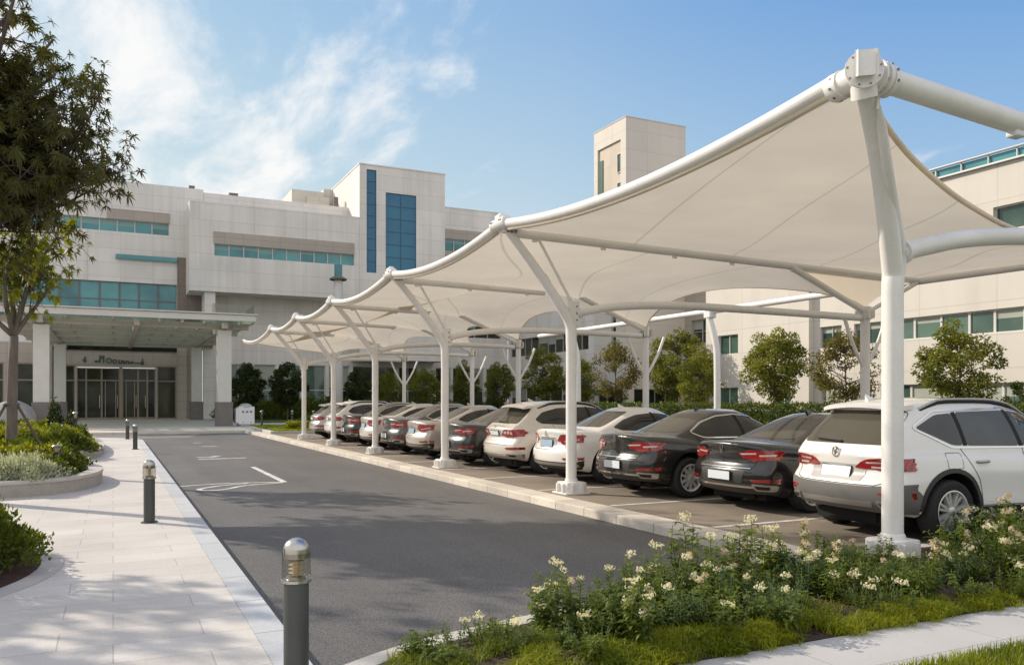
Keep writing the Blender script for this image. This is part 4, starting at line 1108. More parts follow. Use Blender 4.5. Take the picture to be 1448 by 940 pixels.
def rbox(x0, x1, y0, y1, z0, z1, r, nx, ny, nz):
    """rounded box as an even grid, returned as verts, faces"""
    key = {}; V = []; F = []
    def vid(p):
        q = []
        lim = ((x0, x1), (y0, y1), (z0, z1))
        inner = [min(max(p[k], lim[k][0] + r), lim[k][1] - r) for k in range(3)]
        d = Vector(p) - Vector(inner)
        if d.length > 1e-9: d = d.normalized() * r
        q = Vector(inner) + d
        kk = (round(p[0], 4), round(p[1], 4), round(p[2], 4))
        if kk not in key: key[kk] = len(V); V.append(q)
        return key[kk]
    def lin(a, b, n): return [a + (b - a) * i / n for i in range(n + 1)]
    xs, ys, zs = lin(x0, x1, nx), lin(y0, y1, ny), lin(z0, z1, nz)
    def face(A, B, mk, flip):
        for i in range(len(A) - 1):
            for j in range(len(B) - 1):
                q = [vid(mk(A[i], B[j])), vid(mk(A[i + 1], B[j])), vid(mk(A[i + 1], B[j + 1])), vid(mk(A[i], B[j + 1]))]
                F.append(q[::-1] if flip else q)
    face(xs, ys, lambda a, b: (a, b, z1), False); face(xs, ys, lambda a, b: (a, b, z0), True)
    face(xs, zs, lambda a, b: (a, y0, b), False); face(xs, zs, lambda a, b: (a, y1, b), True)
    face(ys, zs, lambda a, b: (x1, a, b), False); face(ys, zs, lambda a, b: (x0, a, b), True)
    return V, F

def eval_mesh(o):
    dg = bpy.context.evaluated_depsgraph_get(); dg.update()
    me = bpy.data.meshes.new_from_object(o.evaluated_get(dg), depsgraph=dg)
    return me

def car_body(P):
    """one continuous painted shell: lower body and cabin fused, wheel arches cut"""
    L, W = P['L'], P['W']; hw = W / 2
    zb = 0.20
    def lower(v):
        x, y, z = v
        s = x / L
        zt = interp(x, P['top'])
        c = (z - zb) / (1.0 - zb)
        b = y / hw
        zz = lerp(interp(x, P['bot']), zt, c)
        zz -= 0.045 * b * b * smooth01((c - 0.6) / 0.4)
        yy = y * interp(x, P['plan']) * interp(c, P['sect'])
        wr = max(0.0, 1 - x / 0.9); wf = max(0.0, 1 - (L - x) / 0.9)
        xx = x + wr * (interp(zz, P['rear']) + P['rbow'] * abs(b) ** 2.4) - wf * (interp(zz, P['front']) + 0.20 * abs(b) ** 2.2)
        # shoulder crease and hollow of the door skin
        mid = smooth01((x - 0.9) / 0.5) * smooth01((L - 1.2 - x) / 0.5)
        yy *= 1 - 0.022 * mid * math.exp(-((c - 0.42) / 0.18) ** 2)
        return (xx, yy, zz)
    V, F = rbox(0, L, -hw, hw, zb, 1.0, 0.07, 80, 34, 22)
    mb = MB(); mb.add([lower(v) for v in V], F)
    g = P['cab']
    def cab(v):
        x, y, z = v            # unit box 0..1, -1..1, 0..1
        t = z
        xr = interp(t, g['rear']); xf = interp(t, g['front'])
        xx = lerp(xr, xf, x)
        zt = interp(xx, g['roof'])
        zz = lerp(g['z0'], zt, t)
        yy = y * interp(t, g['wid']) * (1 - 0.10 * smooth01((0.35 - x) / 0.35) - 0.07 * smooth01((x - 0.72) / 0.28))
        zz -= 0.05 * abs(y) ** 2.5 * t
        xx += (0.07 * y * y * (1 - x) * 0.9 - 0.10 * y * y * x)
        return (xx, yy, zz)
    V, F = rbox(0, 1, -1, 1, 0, 1, 0.09, 60, 36, 20)
    # roundness in unit space is stretched, keep it mild along x
    mb.add([cab(v) for v in V], F)
    o = mb.build('tmp', [], None)
    rm = o.modifiers.new('r', 'REMESH'); rm.mode = 'VOXEL'; rm.voxel_size = 0.021
    sm = o.modifiers.new('s', 'SMOOTH'); sm.factor = 0.5; sm.iterations = P.get('smooth', 9)
    me = eval_mesh(o)
    bpy.data.objects.remove(o)
    # wheel arches
    o = link_mesh('tmp', me)
    cut = MB(); rc = P['wr'] + 0.065
    for ax in P['axles']:
        for s_ in (-1, 1):
            ya, yb = (0.56, 1.3) if s_ > 0 else (-1.3, -0.56)
            cut.lathe([(0, ya), (rc, ya), (rc, yb), (0, yb)], (ax, 0, P['wr'] + 0.02), 48, 0, 'y')
    bmc = bmesh.new(); cm = cut.mesh('c', []); bmc.from_mesh(cm); bmesh.ops.remove_doubles(bmc, verts=bmc.verts, dist=1e-5); bmesh.ops.recalc_face_normals(bmc, faces=bmc.faces); bmc.to_mesh(cm); bmc.free()
    co = link_mesh('tmpc', cm)
    bo = o.modifiers.new('b', 'BOOLEAN'); bo.operation = 'DIFFERENCE'; bo.object = co; bo.solver = 'EXACT'
    me2 = eval_mesh(o)
    bpy.data.objects.remove(o); bpy.data.objects.remove(co)
    n = len(me2.polygons)
    cen = np.zeros(n * 3, dtype=np.float32); me2.polygons.foreach_get('center', cen); cen = cen.reshape(-1, 3)
    mi = np.zeros(n, dtype=np.int32)
    for ax in P['axles']:
        d = np.hypot(cen[:, 0] - ax, cen[:, 2] - P['wr'] - 0.02)
        mi[(d < rc + 0.002) & (np.abs(cen[:, 1]) > 0.5) & (cen[:, 2] < 1.0)] = 1
    mi[(cen[:, 2] < interp(2.0, P['bot']) + 0.012) & (np.abs(cen[:, 1]) < hw * 0.86)] = 1
    me2.materials.clear(); me2.materials.append(None); me2.materials.append(M['well'])
    me2.polygons.foreach_set('material_index', mi)
    me2.polygons.foreach_set('use_smooth', [True] * n)
    me2.set_sharp_from_angle(angle=R(38))
    me2.name = 'car_body'
    return me2

def body_tree(me):
    bm = bmesh.new(); bm.from_mesh(me); t = BVHTree.FromBMesh(bm); bm.free(); return t

def rounded(poly, r=0.03, n=4):
    """round the corners of a 2D polygon"""
    out = []
    k = len(poly)
    for i in range(k):
        a, b, c = Vector(poly[i - 1]), Vector(poly[i]), Vector(poly[(i + 1) % k])
        d1 = (a - b); d2 = (c - b)
        rr = min(r, d1.length * 0.45, d2.length * 0.45)
        p1 = b + d1.normalized() * rr; p2 = b + d2.normalized() * rr
        for j in range(n + 1):
            t = j / n
            out.append(((1 - t) ** 2 * p1 + 2 * t * (1 - t) * b + t * t * p2)[:])
    return out

def patch(tree, poly, view, off=0.004, res=0.04, thick=0.012, round_=0.03, mb=None, mi=0, maxx=0.42):
    """lay a flat outline onto the shell seen from one side: rear (y,z), right/left (x,z), roof (x,y)"""
    mb = mb or MB()
    if round_: poly = rounded(poly, round_)
    pts = []
    for i in range(len(poly)):
        a, b = Vector(poly[i]), Vector(poly[(i + 1) % len(poly)])
        n = max(1, int((b - a).length / res))
        for j in range(n): pts.append(a.lerp(b, j / n))
    nb = len(pts)
    xs = [p.x for p in pts]; ys = [p.y for p in pts]
    def inside(q):
        c = False
        for i in range(nb):
            a, b = pts[i], pts[i - 1]
            if (a.y > q.y) != (b.y > q.y) and q.x < (b.x - a.x) * (q.y - a.y) / (b.y - a.y) + a.x: c = not c
        return c
    gx = min(xs) + res / 2
    inner = []
    while gx < max(xs):
        gy = min(ys) + res / 2
        while gy < max(ys):
            q = Vector((gx, gy))
            if inside(q) and min((q - p).length for p in pts) > res * 0.5: inner.append(q)
            gy += res
        gx += res
    allp = [Vector((p.x, p.y)) for p in pts] + inner
    ov, oe, of, *_ = geometry.delaunay_2d_cdt(allp, [], [list(range(nb))], 1, 1e-6)
    V3 = []
    for q in ov:
        if view == 'rear': o, d = Vector((-2, q.x, q.y)), Vector((1, 0, 0))
        elif view == 'front': o, d = Vector((8, q.x, q.y)), Vector((-1, 0, 0))
        elif view == 'right': o, d = Vector((q.x, -3, q.y)), Vector((0, 1, 0))
        elif view == 'left': o, d = Vector((q.x, 3, q.y)), Vector((0, -1, 0))
        else: o, d = Vector((q.x, q.y, 3)), Vector((0, 0, -1))
        h, nrm, _, _ = tree.ray_cast(o, d)
        if view == 'rear' and maxx:
            k = 0
            while (h is None or h.x > maxx) and k < 60:     # past the corner: slide back on to the tail
                o.y *= 0.992; k += 1
                h, nrm, _, _ = tree.ray_cast(o, d)
        if h is None:
            h, nrm, _, _ = tree.find_nearest(o + d * (2.6 if view != 'rear' else 2.1))
        if nrm.dot(d) > 0: nrm = -nrm
        V3.append((h, (nrm * 0.6 - d * 0.4).normalized()))
    top = [h + n_ * off for h, n_ in V3]
    if view in ('left', 'front'): flip = True
    else: flip = False
    fs = []
    for f in of:
        f = list(f)
        a, b, c = top[f[0]], top[f[1]], top[f[2]]
        if (b - a).cross(c - a).dot(V3[f[0]][1]) < 0: f = f[::-1]
        fs.append(f)
    base = len(mb.v)
    mb.add(top, fs, mi)
    if thick:
        # border skirt sinking into the shell
        edges = {}
        for f in fs:
            for i in range(len(f)):
                e = (f[i], f[(i + 1) % len(f)])
                edges[e] = 1
        bed = [e for e in edges if (e[1], e[0]) not in edges]
        lowm = {}
        vs = []
        for a, b in bed:
            for q in (a, b):
                if q not in lowm:
                    lowm[q] = len(vs); vs.append(V3[q][0] + V3[q][1] * (off - thick))
        n0 = len(mb.v)
        mb.v.extend([tuple(v) for v in vs])
        for a, b in bed:
            mb.f.append([base + b, base + a, n0 + lowm[a], n0 + lowm[b]]); mb.m.append(mi)
    return mb

def seam(tree, pts, view, w=0.008, off=0.0025, closed=False, mb=None, n=10):
    """thin dark shut line following the shell"""
    mb = mb or MB()
    P = [Vector((p[0], p[1], 0)) for p in pts]
    Q = []
    rng = len(P) if closed else len(P) - 1
    for i in range(rng):
        a, b = P[i], P[(i + 1) % len(P)]
        k = max(2, int((b - a).length / 0.05))
        for j in range(k): Q.append(a.lerp(b, j / k))
    if not closed: Q.append(P[-1])
    L_, R_ = [], []
    def shoot(q):
        if view == 'rear': o, d = Vector((-2, q.x, q.y)), Vector((1, 0, 0))
        elif view == 'right': o, d = Vector((q.x, -3, q.y)), Vector((0, 1, 0))
        elif view == 'left': o, d = Vector((q.x, 3, q.y)), Vector((0, -1, 0))
        else: o, d = Vector((q.x, q.y, 3)), Vector((0, 0, -1))
        h, nr, _, _ = tree.ray_cast(o, d)
        if h is None: return None
        if nr.dot(d) > 0: nr = -nr
        return h + nr * off
    m = len(Q)
    for i in range(m):
        t = (Q[(i + 1) % m] - Q[i - 1]) if closed else (Q[min(i + 1, m - 1)] - Q[max(i - 1, 0)])
        if t.length < 1e-6: t = Vector((1, 0, 0))
        t.normalize(); nn_ = Vector((-t.y, t.x, 0)) * (w / 2)
        L_.append(shoot(Q[i] + nn_)); R_.append(shoot(Q[i] - nn_))
    for i in range(m if closed else m - 1):
        j = (i + 1) % m
        if None in (L_[i], L_[j], R_[i], R_[j]): continue
        mb.add([L_[i], R_[i], R_[j], L_[j]], [(0, 1, 2, 3)])
    return mb

def wheel_meshes(r, w, nsp, style):
    ty = MB()
    prof = [(r * 0.66, -w / 2 + 0.01), (r * 0.74, -w / 2), (r * 0.90, -w / 2 - 0.004), (r * 0.965, -w / 2 + 0.014), (r, -w / 2 + 0.045), (r, w / 2 - 0.045), (r * 0.965, w / 2 - 0.014), (r * 0.90, w / 2 + 0.004), (r * 0.74, w / 2), (r * 0.66, w / 2 - 0.01)]
    ty.lathe(prof, n=40, axis='y')
    for gz in (-0.05, 0.0, 0.05):
        ty.lathe([(r + 0.001, gz - 0.006), (r - 0.006, gz), (r + 0.001, gz + 0.006)], n=40, axis='y')
    tm = ty.mesh('tyre', M['tyre'], smooth=True, angle=40)
    rm = MB()
    R0 = r * 0.68
    # rim lip and barrel; outer side is -y for the right wheel
    rm.lathe([(R0, -w / 2 + 0.0), (R0 - 0.012, -w / 2 - 0.004), (R0 - 0.03, -w / 2 + 0.014), (R0 - 0.04, w / 2 - 0.02)], n=40, axis='y', mi=0)
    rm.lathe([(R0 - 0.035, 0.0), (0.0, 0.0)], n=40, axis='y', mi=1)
    for k in range(nsp):
        a0 = 2 * math.pi * k / nsp
        for dlt in ((-0.13, 0.13) if style == 2 else (0.0,)):
            a = a0 + dlt * 0.55; a2 = a0 + dlt * 1.25
            ri, ro = 0.045, R0 - 0.02
            wi, wo = (0.017, 0.013) if style == 2 else (0.022, 0.018)
            c1, s1, c2, s2 = math.cos(a), math.sin(a), math.cos(a2), math.sin(a2)
            yo_i, yo_o = -w / 2 + 0.02, -w / 2 + 0.012
            def P(rad, ca, sa, off_, y): return (rad * ca - off_ * sa, y, -(rad * sa + off_ * ca))
            v = [P(ri, c1, s1, -wi, yo_i), P(ri, c1, s1, wi, yo_i), P(ro, c2, s2, wo, yo_o), P(ro, c2, s2, -wo, yo_o),
                 P(ri, c1, s1, -wi * 1.3, yo_i + 0.05), P(ri, c1, s1, wi * 1.3, yo_i + 0.05), P(ro, c2, s2, wo * 1.3, yo_o + 0.05), P(ro, c2, s2, -wo * 1.3, yo_o + 0.05)]
            rm.add(v, [(0, 1, 2, 3), (0, 4, 5, 1), (1, 5, 6, 2), (3, 2, 6, 7), (0, 3, 7, 4)], 0)
    rm.lathe([(0.0, -w / 2 + 0.006), (0.035, -w / 2 + 0.008), (0.06, -w / 2 + 0.022), (0.062, 0.0)], n=24, axis='y', mi=0)
    rmesh = rm.mesh('rim', [M['rim'], M['rim_dark']], smooth=True, angle=35)
    return tm, rmesh

def mk(name, mb, m, parent, smooth=True, angle=40):
    return mb.build(name, m, parent, smooth=smooth, angle=angle)

def mirror(poly): return [(-p[0], p[1]) for p in poly][::-1]

def emblem(parent, x, z, r, style):
    e = MB()
    if style == 'ring':
        e.lathe([(r * 0.80, 0), (r * 0.84, -0.012), (r, -0.012), (r * 1.04, 0)], (x, 0, z), 24, 0, 'x')
        e.obox((x - 0.006, 0, z), (0.004, 0, 0), (0, r * 0.12, r * 0.05), (0, -r * 0.25, r * 0.72))
        e.obox((x - 0.006, r * 0.3, z), (0.004, 0, 0), (0, r * 0.10, 0), (0, r * 0.18, r * 0.6))
        e.obox((x - 0.006, -r * 0.25, z - r * 0.1), (0.004, 0, 0), (0, r * 0.30, 0), (0, 0, r * 0.10))
    else:
        e.lathe([(r * 0.6, 0), (r * 0.66, -0.01), (r * 0.9, -0.01), (r * 0.95, 0)], (x, 0, z), 20, 0, 'x')
        for v in e.v: pass
        e.v = [(v[0], v[1] * 0.75, z + (v[2] - z) * 1.25) for v in e.v]
        e.obox((x - 0.006, 0, z - r * 1.25), (0.004, 0, 0), (0, r * 0.13, 0), (0, 0, r * 0.5))
    return mk('emblem', e, M['chrome'], parent)

def build_car(P):
    """prototype car: an Empty at the middle of the rear bumper, with parts"""
    me = car_body(P)
    tree = body_tree(me)
    root = empty(P['name'])
    body = link_mesh('body', me, root)
    body.material_slots[0].link = 'OBJECT'; body.material_slots[0].material = PAINT['white']
    L = P['L']; hw = P['W'] / 2
    # ---- glass
    trim = P.get('trim', True)
    rg = patch(tree, P['rear_glass'], 'rear', maxx=None, off=0.003, round_=P.get('rg_round', 0.07)); mk('rear_window', rg, M['rear_glass'], root)
    for side in ('right', 'left'):
        for k, poly in enumerate(P['side_glass']):
            g = patch(tree, poly, side, off=0.005, round_=0.05); w_ = mk('side_window', g, M['car_glass'], root)
        if trim:
            t = seam(tree, rounded(P['dlo'], 0.06), side, w=0.02, off=0.009, closed=True); mk('window_trim', t, M['chrome'], root)
        if P.get('pillar'):
            for poly in P['pillar']:
                g = patch(tree, poly, side, off=0.0065, round_=0.0); mk('window_pillar', g, M['gap'], root)
    ws = patch(tree, P['windscreen'], 'front', off=0.003, round_=0.08); mk('windscreen', ws, M['car_glass'], root)
    # ---- shut lines
    seam(tree, P['lid'], 'rear', w=0.009).build('shut_line', M['gap'], body)
    for side in ('right', 'left'):
        for ln in P['doors']: seam(tree, ln, side, w=0.009).build('shut_line', M['gap'], body)
        if P.get('flap') and side == 'right': seam(tree, rounded(P['flap'], 0.03), side, w=0.006, closed=True).build('fuel_flap', M['gap'], body)
    # ---- handles, mirrors
    for side, s in (('right', -1), ('left', 1)):
        for hxp, hzp in P['handles']:
            h, nr, _, _ = tree.ray_cast(Vector((hxp, s * 3, hzp)), Vector((0, -s, 0)))
            if h is None: continue
            hm = MB(); hm.tube(catmull([h + Vector((-0.10, -s * 0.005, 0)), h + Vector((-0.06, s * 0.03, 0)), h + Vector((0.06, s * 0.034, 0.004)), h + Vector((0.10, -s * 0.005, 0))], 4), 0.015, 8)
            hm.v = [(v[0], v[1], h.z + (v[2] - h.z) * 1.1) for v in hm.v]
            mk('door_handle', hm, M['satin'] if P.get('trim', True) else M['grey_plastic'], root)
        mx, mz = P['mirror']
        mm = MB(); bm = bmesh.new(); bmesh.ops.create_uvsphere(bm, u_segments=16, v_segments=10, radius=1.0)
        for v in bm.verts: v.co = Vector((mx + v.co.x * (0.07 if v.co.x > 0 else 0.03), s * (hw + 0.08) + v.co.y * 0.12, mz + v.co.z * 0.075))
        mm.addbm(bm); mm.tube([(mx + 0.02, s * (hw - 0.10), mz - 0.06), (mx + 0.02, s * (hw + 0.03), mz - 0.03)], 0.025, 8)
        mo = mk('door_mirror', mm, None, root); mo.data.materials.clear(); mo.data.materials.append(None)
        mo.material_slots[0].link = 'OBJECT'; mo.material_slots[0].material = PAINT['white']; mo['paint'] = 1
    # ---- lamps
    for s in (1, -1):
        f = (lambda p: p) if s > 0 else mirror
        tl = patch(tree, f(P['tail']), 'rear', off=0.016, thick=0.03, round_=0.025, res=0.03)
        side = 'left' if s > 0 else 'right'
        patch(tree, P['tail_side'], side, off=0.0145, thick=0.028, round_=0.025, res=0.03, mb=tl)
        lamp = mk('tail_lamp', tl, M['tail_red'], root)
        for q, mm_ in P['tail_in']:
            b_ = patch(tree, f(q), 'rear', off=0.0185, thick=0.01, round_=0.012, res=0.025); mk('lens', b_, M[mm_], lamp)
        rf = patch(tree, f(P['reflector']), 'rear', off=0.008, thick=0.014, round_=0.012, res=0.03); mk('reflector', rf, M['tail_red'], root)
    if P.get('brake'):
        b_ = patch(tree, P['brake'], 'rear', off=0.006, round_=0.008, res=0.03); mk('brake_lamp', b_, M['tail_red'], root)
    # ---- plate
    (py0, py1, pz0, pz1) = P['plate']
    if P.get('plate_well'):
        b_ = patch(tree, P['plate_well'], 'rear', off=0.0035, thick=0.0, round_=0.03); pw = b_.build('plate_recess', M[P.get('well_mat', 'grey_plastic')], root, smooth=True)
    h, nr, _, _ = tree.ray_cast(Vector((-2, 0, (pz0 + pz1) / 2)), Vector((1, 0, 0)))
    pm = MB(); px_ = h.x - 0.018
    up = Vector((-nr.z, 0, nr.x)); up = up if up.z > 0 else -up
    pm.obox((px_, (py0 + py1) / 2, (pz0 + pz1) / 2), (0.006, 0, 0), (0, (py1 - py0) / 2, 0), up * ((pz1 - pz0) / 2))
    pl = pm.build('number_plate', M[P.get('plate_mat', 'plate')], root)
    fr = MB(); fr.obox((px_ + 0.006, (py0 + py1) / 2, (pz0 + pz1) / 2), (0.006, 0, 0), (0, (py1 - py0) / 2 + 0.012, 0), up * ((pz1 - pz0) / 2 + 0.012))
    fr.build('plate_frame', M['gap'], pl)
    h, nr, _, _ = tree.ray_cast(Vector((-2, 0, P['emblem'][0])), Vector((1, 0, 0)))
    emblem(root, h.x - 0.002, P['emblem'][0], P['emblem'][1], P['emblem'][2])
    # ---- bumper insert, chrome strips, exhaust trims
    b_ = patch(tree, P['bumper'], 'rear', off=0.007, thick=0.014, round_=0.03, res=0.035); bp = mk('bumper_insert', b_, M[P.get('bumper_mat', 'cladding')], root)
    for s in ('left', 'right'):
        if P.get('bumper_side'):
            b_ = patch(tree, P['bumper_side'], s, off=0.0065, thick=0.013, round_=0.02, res=0.035); mk('bumper_insert', b_, M[P.get('bumper_mat', 'cladding')], root)
    for poly, mm_ in P['strips']:
        b_ = patch(tree, poly, 'rear', off=0.014, thick=0.022, round_=0.01, res=0.03); mk('trim_strip', b_, M[mm_], root)
    for s in (1, -1):
        f = (lambda p: p) if s > 0 else mirror
        b_ = patch(tree, f(P['exh']), 'rear', off=0.02, thick=0.03, round_=0.025, res=0.03); ex = mk('exhaust_trim', b_, M['satin'], root)
        cx_ = sum(p[0] for p in P['exh']) / len(P['exh']); cz_ = sum(p[1] for p in P['exh']) / len(P['exh'])
        inner = [(cx_ + (p[0] - cx_) * 0.72, cz_ + (p[1] - cz_) * 0.52) for p in P['exh']]
        b_ = patch(tree, f(inner), 'rear', off=0.022, thick=0.004, round_=0.015, res=0.03); mk('opening', b_, M['gap'], ex)
    # ---- arches and sills in cladding (suv)
    if P.get('clad'):
        for s in (-1, 1):
            sd = 'right' if s < 0 else 'left'
            for ax in P['axles']:
                rc = P['wr'] + 0.062; zc = P['wr'] + 0.02
                ring = []
                a0, a1 = -0.35, math.pi + 0.35
                ou = [(ax + (rc + 0.055) * math.cos(lerp(a0, a1, k / 22)), zc + (rc + 0.055) * math.sin(lerp(a0, a1, k / 22))) for k in range(23)]
                inn = [(ax + (rc + 0.003) * math.cos(lerp(a0, a1, k / 22)), zc + (rc + 0.003) * math.sin(lerp(a0, a1, k / 22))) for k in range(23)]
                am = MB()
                for k in range(22):
                    patch_pts = []
                    for q in (ou[k], ou[k + 1], inn[k + 1], inn[k]):
                        h, nr, _, _ = tree.ray_cast(Vector((q[0], s * 3, q[1])), Vector((0, -s, 0)))
                        patch_pts.append(None if h is None or abs(h.y) < 0.6 else h + Vector((0, s * 0.012, 0)))
                    if None in patch_pts: continue
                    p_in = [p - Vector((0, s * 0.04, 0)) for p in patch_pts]
                    o8 = patch_pts + p_in
                    fs_ = [(0, 1, 2, 3), (0, 4, 5, 1), (3, 2, 6, 7)]
                    am.add(o8, fs_ if s > 0 else [f[::-1] for f in fs_])
                if am.v: mk('arch_cladding', am, M['cladding'], root)
            b_ = patch(tree, P['sill'], sd, off=0.010, thick=0.02, round_=0.02, res=0.06); mk('sill_cladding', b_, M['cladding'], root)
    # ---- roof things
    if P.get('rails'):
        for s in (-1, 1):
            x0, x1, yy = P['rails']
            pts = []
            for k in range(13):
                x = lerp(x0, x1, k / 12)
                h, nr, _, _ = tree.ray_cast(Vector((x, s * yy, 3)), Vector((0, 0, -1)))
                pts.append(h + Vector((0, 0, 0.045 * min(1, 6 * min(k, 12 - k) / 12) + 0.0)))
            rl_ = MB(); rl_.tube(pts, 0.017, 8); mk('roof_rail', rl_, M[P.get('rail_mat', 'satin')], root)
            bs_ = MB(); bs_.tube([p - Vector((0, 0, 0.03)) for p in pts], 0.02, 6); mk('rail_foot', bs_, M['gap'], root)
    ax_, az_ = P['fin']
    h, nr, _, _ = tree.ray_cast(Vector((ax_, 0, 3)), Vector((0, 0, -1)))
    fm = MB()
    fm.add([h + Vector(v) for v in ((-0.07, 0, 0.075), (0.13, 0, -0.01), (-0.055, 0.028, -0.01), (-0.055, -0.028, -0.01), (-0.085, 0, 0.06))], [(0, 2, 1), (0, 1, 3), (0, 4, 2), (0, 3, 4), (4, 3, 2)])
    fo = fm.build('aerial_fin', None, root); fo.data.materials.clear(); fo.data.materials.append(None)
    fo.material_slots[0].link = 'OBJECT'; fo.material_slots[0].material = PAINT['white']; fo['paint'] = 1
    if P.get('spoiler'):
        sp = MB(); x0, zz, hwid = P['spoiler']
        n = 16; sec = [(0.0, -0.035), (-0.005, 0.005), (0.05, 0.028), (0.22, 0.045), (0.22, -0.01)]
        vs = []
        for i in range(n + 1):
            y = lerp(-hwid, hwid, i / n); bw = (y / hwid) ** 2
            for dx, dz in sec: vs.append((x0 + dx + 0.09 * bw, y, zz + dz - 0.045 * bw))
        k = len(sec)
        fs = [(i * k + j, (i + 1) * k + j, (i + 1) * k + (j + 1) % k, i * k + (j + 1) % k) for i in range(n) for j in range(k)]
        fs += [tuple(range(k)), tuple(n * k + j for j in range(k))[::-1]]
        sp.add(vs, fs)
        so = sp.build('roof_spoiler', None, root, smooth=True, angle=45); so.data.materials.clear(); so.data.materials.append(None)
        so.material_slots[0].link = 'OBJECT'; so.material_slots[0].material = PAINT['white']; so['paint'] = 1
    if P.get('wiper'):
        (y0, z0, y1, z1) = P['wiper']; wm_ = MB(); pts = []
        for k in range(9):
            y, z = lerp(y0, y1, k / 8), lerp(z0, z1, k / 8)
            h, nr, _, _ = tree.ray_cast(Vector((-2, y, z)), Vector((1, 0, 0))); pts.append(h + Vector((-0.02, 0, 0.008)))
        wm_.tube(pts, [0.016] + [0.010] * 8, 6); mk('wiper', wm_, M['gap'], root)
    # ---- head lamps
    for s in (1, -1):
        f = (lambda p: p) if s > 0 else mirror
        b_ = patch(tree, f(P['head']), 'front', off=0.01, round_=0.03); mk('head_lamp', b_, M['lamp_clear'], root)
    # ---- wheels
    tm, rmsh = wheel_meshes(P['wr'], P['ww'], P['spokes'], P['wstyle'])
    for ax in P['axles']:
        for s in (-1, 1):
            wo = link_mesh('wheel', tm, root, (ax, s * (hw - P['ww'] / 2 - 0.012), P['wr']))
            wo.rotation_euler = (0, rnd.uniform(0, 6), 0) if s < 0 else (0, rnd.uniform(0, 6), math.pi)
            ro = link_mesh('rim', rmsh, wo)
    ub = MB(); ub.box(P['axles'][0] - 0.6, P['axles'][1] + 0.5, -hw + 0.36, hw - 0.36, 0.17, 0.3); ub.tube([(P['axles'][0], -hw + 0.2, P['wr']), (P['axles'][0], hw - 0.2, P['wr'])], 0.05, 8)
    ub.box(0.3, 0.8, -0.4, 0.4, 0.2, 0.34); ub.build('underbody', M['well'], root)
    return root

def paint(root, p):
    for o in root.children:
        if o.name.split('.')[0] == 'body': o.material_slots[0].material = PAINT[p]
        elif o.get('paint'): o.material_slots[0].material = PAINT[p]

